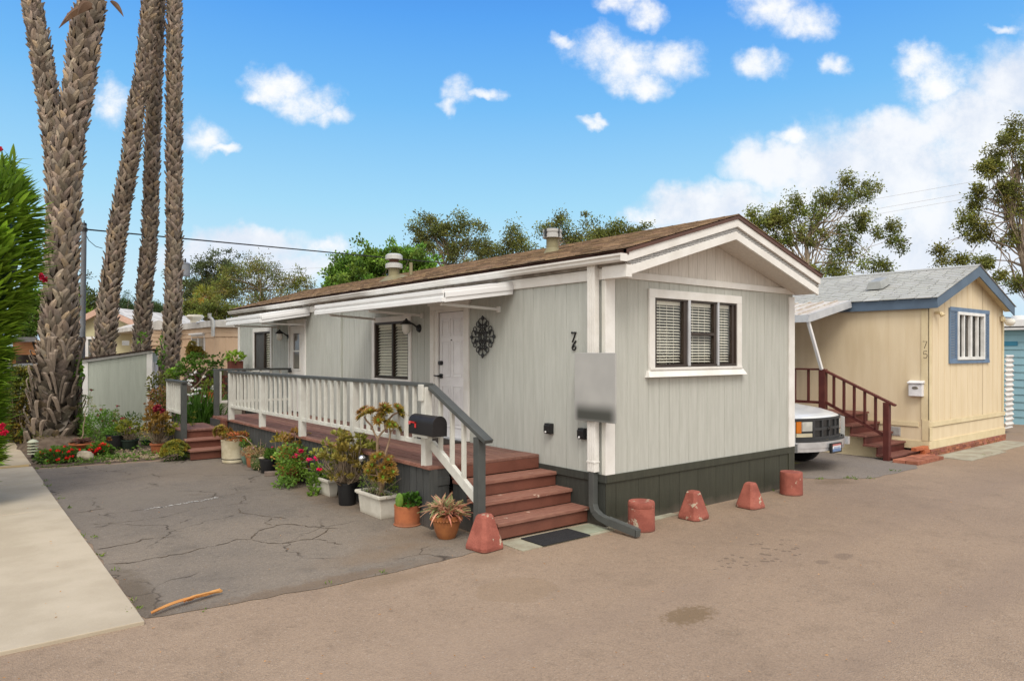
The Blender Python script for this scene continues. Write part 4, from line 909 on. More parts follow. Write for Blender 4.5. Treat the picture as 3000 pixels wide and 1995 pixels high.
# steps at the far end, down to the driveway
mb = MB(); y = 8.47
for k in range(9): c = rnd.uniform(.9, 1.1); mb.cur = (c, c, c); mb.box(-2.27, -1.565, y, y+.133, .462, .497); y += .138
mb.build('landing', DECK, porch, bevel=.004)
for (y0, y1, z) in ((8.17,8.50,.345),(7.86,8.2,.19)):
    mb = MB(); mb.box(-2.29 if z < .3 else -2.27, -1.6, y0-.02, y1, z-.035, z); mb.build('tread', TREAD, porch, bevel=.005)
for (y, z0, z1) in ((8.5,.345,.46),(8.19,.19,.31),(7.88,.015,.155)):
    mb = MB(); mb.box(-2.27, -1.6, y, y+.03, z0, z1); mb.build('riser', STEP, porch, bevel=.003)
mb = MB(); mb.prism([(7.92,0),(9.7,0),(9.7,.46),(8.53,.46),(8.53,.31),(8.22,.31),(8.22,.155),(7.92,.155)], 'x', -2.262, -2.24); mb.box(-1.6, -1.52, 8.5, 9.12, DZ-.2, DZ-.04)
mb.build('step_side', SKIRT_S, porch)
mb = MB(); mb.box(-1.59, -1.545, 8.2, 9.1, .50, DZ-.036); mb.build('riser', STEP, porch)
# railings
def rail(name, post_specs, tops, bottoms, bals, parent=porch, wht=CREAMW, gry=GREYP):
    m0 = MB(); mb = None; root = None
    a, b, w, h = tops[0]; t = MB().__class__(); t.bar(a, b, w, h)
    for (a, b, w, h) in tops[1:]: t.bar(a, b, w, h)
    root = t.build('railing', gry, parent, bevel=.004)
    for (a, b, w, h) in bottoms:
        q = MB(); q.bar(a, b, w, h); q.build('bottom_rail', wht, root, bevel=.003)
    for (x0, x1, y0, y1, z0, z1, m) in post_specs:
        q = MB(); c = rnd.uniform(.95, 1.03); q.cur = (c, c, c); q.box(x0, x1, y0, y1, z0, z1); q.build('post', m, root, bevel=.004)
    for (x, y, z0, z1) in bals:
        q = MB(); c = rnd.uniform(.92, 1.04); q.cur = (c, c, c*.99); q.box(x-.02, x+.02, y-.02, y+.02, z0, z1); q.build('baluster', wht, root, bevel=.003)
    return root
ps = [1.235, 2.99, 4.70, 6.40, 8.05]
bal = []
for a, b in zip(ps, ps[1:]):
    n = 7 if b-a < 1.72 else 8
    for k in range(1, n+1): bal.append((-1.535, a+.045+(b-a-.09)*k/(n+1), .905, 1.535))
posts = [(-1.565,-1.475,p-.045,p+.045,DZ-.01,1.535,CREAMW) for p in ps]
posts += [(-1.57,-1.47,8.097,8.117,DZ-.03,1.55,GREYP), (-1.592,-1.566,1.21,1.30,1.38,1.56,CREAMW)]
rail('railing', posts, [((-1.515,1.19,1.555),(-1.515,8.12,1.555),.11,.04),((-1.475,1.235,1.548),(-1.475,.16,1.035),.105,.042)],
     [((-1.53,a+.045,.925),(-1.53,b-.045,.925),.04,.05) for a, b in zip(ps, ps[1:])]+[((-1.475,1.19,.905),(-1.475,.36,.445),.045,.10)],
     bal+[(-1.475,1.02,.79,1.43),(-1.475,.80,.675,1.325),(-1.475,.585,.56,1.225)])
newel = MB(); newel.box(-1.52, -1.43, .27, .36, .0, 1.065); newel.build('newel_post', GREYP, porch, bevel=.004)
rail('railing', [(-1.545,-1.455,9.0,9.09,.2,1.56,GREYP)], [((-1.55,9.07,1.575),(-.005,9.07,1.575),.11,.04)], [((-1.45,9.05,.945),(-.02,9.05,.945),.04,.05)], [(-1.43+.2*k, 9.05, .97, 1.555) for k in range(8)])
rail('railing', [(-2.30,-2.21,8.36,8.45,0,1.355,GREYP),(-2.29,-2.21,9.50,9.58,.46,1.355,CREAMW)], [((-2.25,8.33,1.375),(-2.25,9.62,1.375),.11,.04)], [((-2.25,8.45,.80),(-2.25,9.50,.80),.04,.05)], [(-2.25, 8.56+.135*k, .82, 1.355) for k in range(7)])
def flat_mat(name, x0, x1, y0, y1, z, label, m, ribs=0):
    mb = MB(); mb.box(x0, x1, y0, y1, z, z+.012)
    for k in range(ribs):
        y = y0+.03+(y1-y0-.06)*k/max(1, ribs-1); mb.box(x0+.02, x1-.02, y-.006, y+.006, z+.012, z+.017)
    return mb.build(name, m, None, bevel=.003, **tg(label, 'doormat'))
flat_mat('doormat', -1.05, -.40, -.165, .185, .009, 'thin black rubber mat on the ground at the foot of the front steps', MATM)
flat_mat('doormat', -.60, -.12, 2.55, 3.45, DZ+.001, 'dark ribbed mat on the porch boards in front of the white door', mat('ribbed_mat', (.05, .042, .038), rough=.9, scale=12), 14)
# mailbox on the porch post
bx, bz0, y0, y1 = -1.675, 1.03, .86, 1.36; wd = .17
mbx = thing('mailbox', 'black rounded mailbox with a red flag on the white porch post', 'mailbox', (bx+wd/2, (y0+y1)/2, bz0))
def tunnel(w, h, n=14):
    return [(bx, bz0)]+[(bx+w/2-w/2*math.cos(PI*i/n), bz0+h-w/2+w/2*math.sin(PI*i/n)) for i in range(n+1)]+[(bx+w, bz0)]
mb = MB(); mb.prism(tunnel(wd, .21), 'y', y0+.012, y1); mb.build('mailbox_body', BLACKMB, mbx, smooth=True, bevel=.004)
mb = MB(); mb.prism([(q[0]+(q[0]-bx-wd/2)*.05, q[1]+(q[1]-bz0-.1)*.03) for q in tunnel(wd, .21)], 'y', y0-.002, y0+.012); mb.build('mailbox_door', BLACKMB, mbx, smooth=True, bevel=.003)
mb = MB(); fx = bx-.006; mb.box(fx, fx+.004, 1.195, 1.325, 1.147, 1.163); mb.box(fx, fx+.004, 1.195, 1.225, 1.10, 1.163); mb.build('flag', REDP, mbx, bevel=.001)
mb = MB(); mb.tube([(fx-.006, 1.325, 1.147), (fx+.004, 1.325, 1.147)], .02, 14); mb.build('flag_pivot', mat('pink_plastic', (.6, .12, .12), rough=.4), mbx)
mb = MB(); mb.box(bx+.02, -1.50, 1.0, 1.29, 1.0, 1.029); mb.build('mailbox_bracket', CREAMW, mbx)
# ------------------------------------------------------------------ concrete bollards along the home
def pyramid(x, y, rot, sc_, label):
    t = thing('bollard', label, 'bollard', (x, y, .004), 'red painted concrete bollards', rot)
    mb = MB(); b, tp, h = .148*sc_, .062*sc_, .33*sc_; vs = []; prof = [(b,0),(b*1.0,.035),(tp*1.12,h-.02),(tp*.9,h)]
    for (r, z) in prof:
        c = r*.28
        for (sx, sy) in ((1,1),(-1,1),(-1,-1),(1,-1)):
            pr = [(sx*r, sy*(r-c)), (sx*(r-c), sy*r)]
            if sx*sy < 0: pr.reverse()
            for q in pr: vs.append((q[0]+rnd.gauss(0, .003), q[1]+rnd.gauss(0, .003), z+(rnd.gauss(0, .002) if z else 0)))
    fs = [(i*8+j, i*8+(j+1)%8, (i+1)*8+(j+1)%8, (i+1)*8+j) for i in range(3) for j in range(8)]+[tuple(range(7,-1,-1)), tuple(24+j for j in range(8))]
    mb.add(vs, fs); mb.build('concrete_block', PYL, t, bevel=.006, local=True); return t
def drum(x, y, r, h, label, seam=True):
    t = thing('bollard', label, 'bollard', (x, y, .004), 'red painted concrete bollards', rnd.random()*6)
    mb = MB(); p = [(r*1.0,0),(r*.985,.03),(r*.97,h*.6)]
    if seam: p += [(r*.975,h*.78),(r*.955,h*.79),(r*.985,h*.81)]
    p += [(r*.97,h-.015),(r*.93,h)]
    mb.lathe(p, n=32); mb.build('concrete_drum', PYL, t, smooth=True, local=True); return t
pyramid(-1.525, .16, .12, 1.0, 'chipped red pyramid bollard at the foot of the newel post, nearest the potted plants')
drum(.235, -.30, .147, .305, 'chipped red cylinder bollard with a seam, beside the dark downspout elbow')
pyramid(1.10, -.33, .05, .95, 'dull red pyramid bollard left of the other one, under the street window')
pyramid(2.13, -.41, -.06, .92, 'red pyramid bollard nearest the far cylinder, second from the right end')
drum(3.285, -.29, .15, .30, 'plain red cylinder bollard at the right corner of the sage home', False)
# ------------------------------------------------------------------ garden shed
sa, sb = gp(241, 1263), gp(444, 1255); sx_ = (sb-sa); sw = sx_.length; sx_.normalize(); sy_ = Vector((-sx_.y, sx_.x, 0))
ang = math.atan2(sx_.y, sx_.x)-.10
shed = thing('garden_shed', 'small sage green shed with white corner boards and sloping dark roof behind the flower bed', 'shed', (sb.x, sb.y, 0), None, ang)
hl, hr, dp = 1.70, 1.93, .95
zsh = lambda t: hr+(hl-hr)*(-t/sw)
class Loc:      # local frame of the shed: front face at y=0, x from -sw to 0
    def p(s, t, z, o=0): return (t, -o, z)
    def box(s, mb, t0, t1, z0, z1, o0, o1): mb.box(t0, t1, -o1, -o0, z0, z1)
lf = Loc(); mb = MB(); grooved(mb, lf, -sw, 0, 0, 1, .2, ztop=(zsh, []), phase=.05)
mb.quad((0,0,0),(0,dp,0),(0,dp,hr),(0,0,hr)); mb.quad((-sw,0,0),(-sw,dp,0),(-sw,dp,hl),(-sw,0,hl)); mb.quad((-sw,dp,0),(0,dp,0),(0,dp,hr),(-sw,dp,hl))
mb.build('shed_wall', mat('shed_siding', (.435, .468, .405), (.40, .43, .37), rough=.75, scale=1.3, bump=.35, bscale=9, stretch=GRAIN, fine=.03), shed, local=True)
mb = MB(); mb.box(-sw-.02, -sw+.10, -.025, -.001, 0, hl-.03); mb.box(-.11, .022, -.025, -.001, 0, hr-.04); mb.box(.001, .022, 0, .1, 0, hr-.02); mb.box(.001, .02, dp-.08, dp, 0, hr)
mb.bar((-sw-.06,-.035,hl-.0),(.03,-.035,hr+.02),.03,.07); mb.build('shed_trim', WHITE, shed, bevel=.003, local=True)
mb = MB(); mb.cur = (.6, .6, .6); mb.bar((-sw-.1,dp/2-.03,hl+.045),(.07,dp/2-.03,hr+.07),dp+.16,.03); mb.build('shed_roof', mat('dark_red_roof', (.055, .028, .022), rough=.85, scale=10), shed, local=True)
mb = MB(); mb.box(.001, .03, .16, .20, .1, hr-.25); mb.box(.001, .025, .22, dp-.12, .05, hr-.25); mb.build('shed_door', WHITE, shed, local=True)
mb = MB(); mb.box(.03, .05, .19, .215, .9, 1.05); mb.build('shed_latch', BLACKM, shed, local=True)
# ------------------------------------------------------------------ palms
def path_palm(pix, d): return [(at(u, v, d), w*.73/2*d/FL) for u, v, w in pix]
def palm(label, pix, d, seed, flare=1.25, big=1.0, skirt=False, cr=True, fr=True):
    r0 = random.Random(seed); P = path_palm(pix, d)
    base = P[0][0].copy(); base.z = 0
    t = thing('palm_tree', label, 'palm tree', tuple(base), 'fan palm trunks beside the shed')
    pts = [p for p, r in P]; rad = [r for p, r in P]
    cum = [0]
    for a, b in zip(pts, pts[1:]): cum.append(cum[-1]+(b-a).length)
    def smp(s):
        s = max(0, min(cum[-1]-1e-4, s)); i = max(k for k in range(len(cum)-1) if cum[k] <= s); q = (s-cum[i])/(cum[i+1]-cum[i])
        p0, p1, p2, p3 = pts[max(0,i-1)], pts[i], pts[i+1], pts[min(len(pts)-1,i+2)]
        pos = .5*((2*p1)+(p2-p0)*q+(2*p0-5*p1+4*p2-p3)*q*q+(3*p1-p0-3*p2+p3)*q**3)
        return pos, rad[i]*(1-q)+rad[i+1]*q
    Lt = cum[-1]
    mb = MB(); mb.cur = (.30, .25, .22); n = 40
    mb.tube([smp(Lt*i/n)[0] for i in range(n+1)], [smp(Lt*i/n)[1]*.80 for i in range(n+1)], 18)
    s = .05; ph = 0
    while s < Lt-.1:
        p, r = smp(s); p2, _ = smp(s+.2); ax = (p2-p).normalized(); e1 = ax.cross(Vector((0, 1, .1))).normalized(); e2 = ax.cross(e1)
        k = max(6, int(2*PI*r/.21)); low = s < 1.5 and skirt
        for j in range(k):
            a0 = ph+2*PI*(j+r0.uniform(-.12, .12))/k
            # face only: skip none so the trunk is complete from every side
            for sgn in ((1, -1) if r0.random() < .9 else (1,)):
                H_ = r0.uniform(.17, .26)*big; sweep = sgn*r0.uniform(.07, .16)/max(r, .18)*(1.5 if low else 1); wdt = r0.uniform(.038, .062)*big
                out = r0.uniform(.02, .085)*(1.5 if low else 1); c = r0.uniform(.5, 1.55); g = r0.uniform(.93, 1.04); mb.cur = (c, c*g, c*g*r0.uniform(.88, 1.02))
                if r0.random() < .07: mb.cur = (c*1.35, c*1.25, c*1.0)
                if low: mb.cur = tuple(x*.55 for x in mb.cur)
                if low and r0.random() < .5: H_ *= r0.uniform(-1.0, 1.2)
                vs = []; m = 4
                for i in range(m+1):
                    q = i/m; aa = a0+sweep*q; rr = r*(.84+.10*q)+out*q**1.6; pz = H_*q
                    ww = wdt*(1.25-.55*q)*(1 if i < m else r0.uniform(.35, .9)); dirr = e1*math.cos(aa)+e2*math.sin(aa); tan = -e1*math.sin(aa)+e2*math.cos(aa)
                    tl = (tan*1.0-ax*sgn*.55*(1 if abs(sweep) > .2 else .5)).normalized()
                    c0 = p+ax*pz+dirr*rr
                    ww *= 1.35 if low else 1; tk = .4 if low else .75
                    vs += [c0-tl*ww, c0+dirr*(.018+.01*(1-q))*tk, c0+tl*ww, c0-dirr*.03*tk]
                fs = []
                for i in range(m):
                    for j2 in range(4): fs.append((4*i+j2, 4*i+(j2+1)%4, 4*i+4+(j2+1)%4, 4*i+4+j2))
                fs.append((4*m, 4*m+1, 4*m+2, 4*m+3)); mb.add(vs, fs); cc = mb.cur
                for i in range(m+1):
                    kk = .50+.75*(i/m)**1.2  # shade at the root and highlight at the tip, put into the tint
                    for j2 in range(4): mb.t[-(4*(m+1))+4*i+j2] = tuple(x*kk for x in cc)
        s += r0.uniform(.092, .112)*big; ph += PI/k+r0.uniform(-.1, .1)
    if skirt:
        for i in range(70):
            s0 = r0.uniform(.25, 2.1); p, r = smp(s0); a0 = r0.random()*6.283; c = r0.uniform(.45, 1.25); mb.cur = (c, c*.97, c*.93); L_ = r0.uniform(.25, .5); sw = r0.uniform(-.5, .5); wd = r0.uniform(.03, .055); vs = []
            for i2 in range(7):
                q = i2/6; aa = a0+sw*q; rr = r*1.02+.10*math.sin(PI*min(1,q*1.1))+.03; dirr = Vector((math.cos(aa), math.sin(aa), 0)); tan = Vector((-math.sin(aa), math.cos(aa), 0)); c0 = Vector((p.x, p.y, max(.03, p.z+.12*math.sin(PI*q)-L_*q*q)))+dirr*rr; ww = wd*(.5+math.sin(PI*(.15+.8*q)))*.7
                vs += [c0-tan*ww, c0+dirr*.02, c0+tan*ww]
            mb.add(vs, [(3*i2+j, 3*i2+j+1, 3*i2+4+j, 3*i2+3+j) for i2 in range(6) for j in (0, 1)])
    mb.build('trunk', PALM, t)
    # crown far above the picture, with a beard of dead fronds
    top, rt = smp(Lt); lb = LB(); ln = LB()
    if cr:
        for k in range(26):
            a = 2*PI*k/26*2.4; el = r0.uniform(-.5, 1.1); dr = np.array([math.cos(a)*math.cos(el), math.sin(a)*math.cos(el), math.sin(el)]); ln.blades([list(top)], [dr], 1.2, .05, None, .15)
            c = np.array(top)+dr*1.15; f = nr.normal(size=(26, 3)); f = unit(f)+dr*1.2
            lb.blades(np.tile(c, (26, 1)), f, nr.uniform(.7, 1.0, 26), .05, None, .35)
        lb.build('crown', FRONDG, t); ln.build('frond_stalk', STEM, t)
    return t, smp, Lt
q23 = 1.2723
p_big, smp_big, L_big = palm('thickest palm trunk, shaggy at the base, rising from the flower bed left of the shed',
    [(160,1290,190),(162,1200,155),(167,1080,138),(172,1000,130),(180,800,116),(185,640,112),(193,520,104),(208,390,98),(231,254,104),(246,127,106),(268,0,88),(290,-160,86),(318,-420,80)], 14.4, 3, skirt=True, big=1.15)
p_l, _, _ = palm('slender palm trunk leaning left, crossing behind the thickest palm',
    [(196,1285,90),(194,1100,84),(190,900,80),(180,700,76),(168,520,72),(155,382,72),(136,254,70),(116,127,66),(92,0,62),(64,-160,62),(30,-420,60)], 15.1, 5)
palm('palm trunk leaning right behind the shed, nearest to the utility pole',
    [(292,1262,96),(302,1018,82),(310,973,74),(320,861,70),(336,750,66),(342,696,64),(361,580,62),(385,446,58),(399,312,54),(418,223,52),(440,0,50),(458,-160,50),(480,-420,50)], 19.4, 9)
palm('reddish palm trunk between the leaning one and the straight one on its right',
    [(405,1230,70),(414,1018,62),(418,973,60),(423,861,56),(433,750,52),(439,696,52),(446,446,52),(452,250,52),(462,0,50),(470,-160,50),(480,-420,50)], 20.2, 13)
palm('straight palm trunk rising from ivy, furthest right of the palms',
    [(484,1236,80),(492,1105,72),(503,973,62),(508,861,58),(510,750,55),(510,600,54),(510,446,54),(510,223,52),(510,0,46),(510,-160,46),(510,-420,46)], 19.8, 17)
# old dry fronds still hanging from the thick palm, near the top of the picture
def hang(u0, v0, u1, v1, w, d=14.0, sag=.05, name='dead_frond'):
    a, b = at(u0, v0, d), at(u1, v1, d-.1); lb = MB(); n = 8; dirv = (b-a); sd = dirv.cross(Vector((Fv.x, Fv.y, 0))).normalized(); vs = []
    for i in range(n+1):
        q = i/n; c = a+dirv*q+Vector((0, 0, 1))*sag*math.sin(PI*q); ww = w*(math.sin(PI*min(1, .15+q*.85)))*.5+.004
        vs += [c-sd*ww, c-Vector((Fv.x, Fv.y, 0))*ww*.6, c+sd*ww]
    fs = [(3*i+j, 3*i+j+1, 3*i+3+j+1, 3*i+3+j) for i in range(n) for j in (0, 1)]
    c = rnd.uniform(.35, .6); lb.cur = (c, c*.9, c*.85); lb.add(vs, fs); lb.build(name, mat('dead_frond', (.3, .2, .13), (.22, .13, .08), rough=.8, scale=6), p_big, smooth=True)
hang(270, 22, 172, 84, .16, sag=.12); hang(285, -10, 385, -2, .14, sag=.1); hang(325, 4, 362, 50, .09); hang(215, 40, 195, 62, .12)
hang(265, 8, 228, 45, .22, d=13.9)
# ------------------------------------------------------------------ plants
def strands(paths, r0_, r1_, name, m, parent):
    mb = MB()
    for p in paths: k = len(p); mb.tube(p, [r0_+(r1_-r0_)*i/(k-1) for i in range(k)], 6)
    return mb.build(name, m, parent, smooth=True)
def jade(parent, c, h, r, n, m=JADE, stem=STEM, leaf=.055, rad=.022, tint=None, sparse=1.0, spread=None, rise=.35):
    """succulent shrub: forked woody stems, each tip carrying a tuft of small thick leaves"""
    c = Vector(c); paths = []; lb = LB(); tips = []
    for i in range(n):
        a = rnd.random()*2*PI; q = rnd.random()**.5; z = h*(rise+(1-rise)*rnd.random()*(1-.45*q*q)); tip = c+Vector((math.cos(a)*r*q, math.sin(a)*r*q, z))
        if spread: tip = Vector(spread(tip))
        p = curve(c+Vector((rnd.gauss(0,.012), rnd.gauss(0,.012), 0)), tip, (math.cos(a)*r*.25*q, math.sin(a)*r*.25*q, -.12*h), 5, r*.03); paths.append(p); tips.append(tip)
    for i in range(len(tips)):
        k = int(20*sparse); pos, d = ball(k, tips[i], leaf*.5); d[:, 2] = np.abs(d[:, 2])*.9+.15
        lb.leaves(pos, d, nr.uniform(leaf*.7, leaf*1.2, k), leaf*.55, tint, fold=.2)
    strands(paths, rad, rad*.28, 'stem', stem, parent); lb.build('foliage', m, parent); return tips
def bushy(parent, c, r, n, L, Wd, m, name='foliage', tint=None, up=.4, droop=.1, shell=.3):
    pos, d = ball(n, c, r, shell); d = d+np.array([0, 0, up])+nr.normal(size=d.shape)*.35
    lb = LB(); lb.leaves(pos, d, nr.uniform(L*.6, L*1.3, n), nr.uniform(Wd*.7, Wd*1.2, n), tint, droop)
    return lb.build(name, m, parent)
def flowers(parent, pts, r, m, n=7, name='flower'):
    heads = []
    for p in [np.array(q, float) for q in pts]:
        for hd in heads:
            if min(np.linalg.norm(p-q) for q in hd) < max(.055, r*1.6): hd.append(p); break
        else: heads.append([p])
    for hd in heads:
        lb = LB()
        for p in hd: d = nr.normal(size=(n, 3)); d[:, 2] = np.abs(d[:, 2])*.7; lb.leaves(np.tile(p, (n, 1)), d, r, r*.95, None, fold=.1)
        o = lb.build(name, m, parent)
    return o
def pot(parent, c, prof, m, name='pot', n=28, sq=None):
    mb = MB(); mb.lathe(prof, c, n); o = mb.build(name, m, parent, smooth=True)
    rt = min(prof[-1][0], prof[-2][0])*.93; zt_ = prof[-1][1]
    mb = MB(); mb.lathe([(rt, zt_-.03), (rt*.5, zt_-.012)], c, 20); mb.build('soil', SOIL, parent); return o
def straight(rb, rt, h, lip=.012): return [(rb*.96,0),(rb,.008),(rt,h-.03),(rt+lip,h-.03),(rt+lip,h),(rt-.012,h),(rt-.014,h-.03)]
def planter(parent, x0, x1, y0, y1, h, m):
    mb = MB(); t = .028; cx_, cy_ = (x0+x1)/2, (y0+y1)/2
    lo = [(x0+t,y0+t,0),(x1-t,y0+t,0),(x1-t,y1-t,0),(x0+t,y1-t,0)]; md = [(x0+.01,y0+.01,h-.05),(x1-.01,y0+.01,h-.05),(x1-.01,y1-.01,h-.05),(x0+.01,y1-.01,h-.05)]
    mb.add(lo+md, [(3,2,1,0),(0,1,5,4),(1,2,6,5),(2,3,7,6),(3,0,4,7)])
    for (a, b, z0, z1, o) in ((0,0,h-.05,h-.035,.008),(0,0,h-.035,h,.022)):
        mb.box(x0-o, x1+o, y0-o, y0+.015, z0, z1); mb.box(x0-o, x1+o, y1-.015, y1+o, z0, z1); mb.box(x0-o, x0+.015, y0+.015, y1-.015, z0, z1); mb.box(x1-.015, x1+o, y0+.015, y1-.015, z0, z1)
    o = mb.build('planter_box', m, parent, bevel=.006); mb = MB(); mb.box(x0+.014, x1-.014, y0+.014, y1-.014, h-.06, h-.03); mb.build('soil', SOIL, parent); return o
GP = 'potted plants along the porch'
PZ = .004
# cream pot with a little aeonium tree and ice plant
t = thing('potted_plant', 'large cream pot with a dark stripe, aeonium and orange trailing succulent, by the far steps', 'potted plant', (-1.72, 7.27, PZ), GP)
pot(t, (-1.72,7.27,PZ), [(.17,0),(.185,.01),(.19,.05),(.188,.055),(.188,.062),(.192,.066),(.205,.37),(.212,.385),(.19,.385),(.185,.34)], CREAMPOT)
mb = MB(); mb.lathe([(.1925,.062),(.194,.064),(.194,.074),(.1925,.076)], (-1.72,7.27,PZ), 28); mb.build('pot_stripe', BLACKPOT, t)
c = Vector((-1.80,7.42,.38)); top_ = at(652, 1262, 12.4); strands([curve(c, top_-Vector((0,0,.02)), (0,0,.0), 5, .006)], .02, .014, 'stem', STEM, t)
lb = LB(); lg = LB()
for k in range(16):
    p, d = ball(1, top_, (.13,.13,.11)); lb.rosette(p[0], d[0]+np.array([0,0,.5]), .085, 20); lg.rosette(p[0]+np.array([0,0,.008]), d[0]+np.array([0,0,.5]), .035, 10)
lb.build('foliage', AEO, t); lg.build('rosette_heart', AEOG, t)
bushy(t, (-1.64,7.2,.44), (.20,.20,.085), 420, .045, .02, REDLF, tint=(1.2,1.2,1)); bushy(t, (-1.56,7.15,.46), (.13,.15,.08), 200, .04, .018, JADE, 'foliage', (1.3,1,1))
flowers(t, ball(34, (-1.69,7.22,.50), (.15,.15,.04))[0], .022, leafmat('coral_petal', (.75,.25,.12), trans=.3))
# green glazed urn
t = thing('potted_plant', 'tall green glazed jar with red flowers, tucked beside the cream pot', 'potted plant', (-1.60, 6.90, PZ), GP)
pot(t, (-1.60,6.90,PZ), [(.065,0),(.07,.01),(.10,.10),(.108,.18),(.10,.25),(.112,.29),(.095,.29),(.09,.25)], GREENPOT)
bushy(t, (-1.60,6.92,.34), (.11,.11,.07), 160, .05, .03, GLEAF); flowers(t, ball(6, (-1.64,6.92,.40), (.09,.1,.03))[0], .022, FRED)
# small terracotta pot with dry succulents
t = thing('potted_plant', 'small terracotta pot overflowing with dry pinkish succulents, between two green pots', 'potted plant', (-1.64, 6.56, PZ), GP)
pot(t, (-1.64,6.56,PZ), straight(.075,.10,.21), TERRA)
bushy(t, (-1.64,6.58,.25), (.17,.17,.085), 520, .04, .014, DRYL, tint=(1.1,.95,.85)); bushy(t, (-1.62,6.6,.29), (.15,.15,.06), 90, .04, .018, JADE); strands([curve((-1.72,7.1,.47), (-1.60,6.62,.30), (0,0,.16), 7, .008)], .009, .008, 'stem', STEM, t)
t = thing('potted_plant', 'round dark green glazed pot with straggly dry plant, left of the black pot', 'potted plant', (-1.66, 6.20, PZ), GP)
pot(t, (-1.66,6.20,PZ), [(.07,0),(.10,.03),(.118,.10),(.115,.17),(.10,.21),(.125,.235),(.105,.235),(.095,.20)], mat('moss_green_glaze', (.06,.10,.025), (.09,.12,.04), rough=.3, scale=9))
bushy(t, (-1.67,6.2,.25), (.17,.17,.10), 380, .045, .012, DRYL, tint=(1,1,.8)); bushy(t, (-1.7,6.12,.16), (.07,.09,.13), 110, .045, .012, DRYL); bushy(t, (-1.6,6.26,.31), (.14,.14,.11), 120, .04, .016, GLEAF, 'foliage', (1.1,.9,.8))
strands([[(-1.62,6.2,.24),(-1.61,6.22,.5)],[(-1.6,6.15,.24),(-1.56,6.1,.45)],[(-1.68,6.3,.24),(-1.7,6.34,.42)]], .005, .003, 'stem', STEM, t); flowers(t, [(-1.61,6.22,.43),(-1.68,6.25,.38),(-1.7,6.3,.35)], .018, leafmat('pale_pink_petal', (.7,.45,.5)))
t = thing('potted_plant', 'squat black plastic pot with a stone and leafy geranium, in front of the porch skirt', 'potted plant', (-1.63, 5.83, PZ), GP)
pot(t, (-1.63,5.83,PZ), straight(.105,.125,.225,.006), BLACKPOT)
bushy(t, (-1.58,5.78,.30), (.11,.12,.07), 170, .055, .05, GLEAF, tint=(.8,.9,.8)); bushy(t, (-1.6,5.8,.26), (.08,.1,.05), 60, .05, .045, GLEAF); flowers(t, [(-1.58,5.8,.40),(-1.575,5.79,.405)], .02, FPINK)
mb = MB(); mb.lathe([(.01,0),(.05,.005),(.06,.02),(.045,.036),(.01,.04)], (-1.70,5.88,.215), 14); mb.build('stone', ROCK, t, smooth=True)
mb = MB(); mb.box(-.115,.115,-.05,.05,0,.065); o = mb.build('loose_brick', mat('grey_brick', (.22,.17,.14), (.17,.13,.11), rough=.9, scale=12, bump=.4), None, bevel=.006, local=True, **tg('loose greyish brick lying on the asphalt beside the black pot', 'brick')); o.location = (-1.68,5.50,.004); o.rotation_euler = (0,0,-.35)
# geranium in terracotta
t = thing('potted_plant', 'sprawling geranium with magenta flower heads spilling over a terracotta pot', 'potted plant', (-1.68, 4.72, PZ), GP)
pot(t, (-1.68,4.72,PZ), straight(.12,.165,.24), TERRA)
for (cc, rr, n, ti) in (((-1.72,4.55,.42),(.24,.32,.17),420,(1,1,1)),((-1.78,4.45,.22),(.17,.3,.17),320,(1.15,1.1,.9)),((-1.68,4.75,.30),(.22,.26,.18),260,(.9,.9,.9)),((-1.9,4.30,.09),(.10,.14,.07),60,(1,1,1)),((-1.95,4.45,.05),(.08,.15,.04),50,(1,1,1))):
    bushy(t, cc, rr, int(n*1.05), .048, .05, GLEAF, 'foliage', tuple(x*1.25 for x in ti))
jade(t, (-1.60,4.95,.2), .60, .26, 26, AEO, leaf=.07, rad=.012); bushy(t, (-1.74,4.55,.36), (.26,.34,.22), 150, .055, .05, leafmat('autumn_leaf', (.36,.2,.05), (.3,.1,.04)), 'foliage')
FH = [at(880,1321,9.95), at(866,1337,9.95), at(903,1347,9.75), at(935,1376,9.45), at(925,1341,9.9)]
flowers(t, [p+Vector((rnd.gauss(0,.014),rnd.gauss(0,.014),rnd.gauss(0,.014))) for p in FH for _ in range(11)], .028, FPINK, 6)
strands([curve((-1.68,4.7,.24), p-Vector((0,0,.02)), (0,0,.03), 4) for p in FH], .005, .004, 'stem', STEM, t)
# short white planter
t = thing('planter', 'short dirty white planter box with ivy geranium trailing over its edge', 'planter', (-1.61, 3.66, PZ), GP)
planter(t, -1.70, -1.54, 3.38, 3.95, .23, WHITEPOT)
for (cc, rr, n) in (((-1.70,3.80,.28),(.11,.16,.11),120),((-1.76,3.72,.16),(.06,.10,.12),70),((-1.79,3.64,.05),(.06,.06,.05),34),((-1.6,3.6,.27),(.06,.16,.04),50)): bushy(t, cc, rr, n, .055, .055, GLEAF, 'foliage', (1.2,1.15,.9))
strands([curve((-1.6,3.5,.22),(-1.58,3.48,.46),(0,0,0),3),curve((-1.59,3.6,.22),(-1.57,3.66,.42),(0,0,0),3)], .004, .003, 'stem', STEM, t)
# jade tree in a black nursery pot
t = thing('potted_plant', 'tall jade shrub with tangled pale stems in a black nursery pot', 'potted plant', (-1.69, 2.84, PZ), GP)
pot(t, (-1.69,2.84,PZ), straight(.105,.12,.28,.007), BLACKPOT)
def wide(p): return p
mb = MB(); mb.tube(curve((-1.67,2.80,.24),(-1.62,2.76,.55),(0,0,0),5,.01), [.045,.04,.034,.03,.026,.022], 8); mb.build('trunk', STEM, t, smooth=True)
jade(t, (-1.69,2.84,.26), .66, .40, 54, JADE, leaf=.068, rad=.011, sparse=1.0, rise=.4)
jade(t, (-1.69,2.9,.26), .40, .34, 26, JADE, leaf=.05, rad=.012, rise=.2)
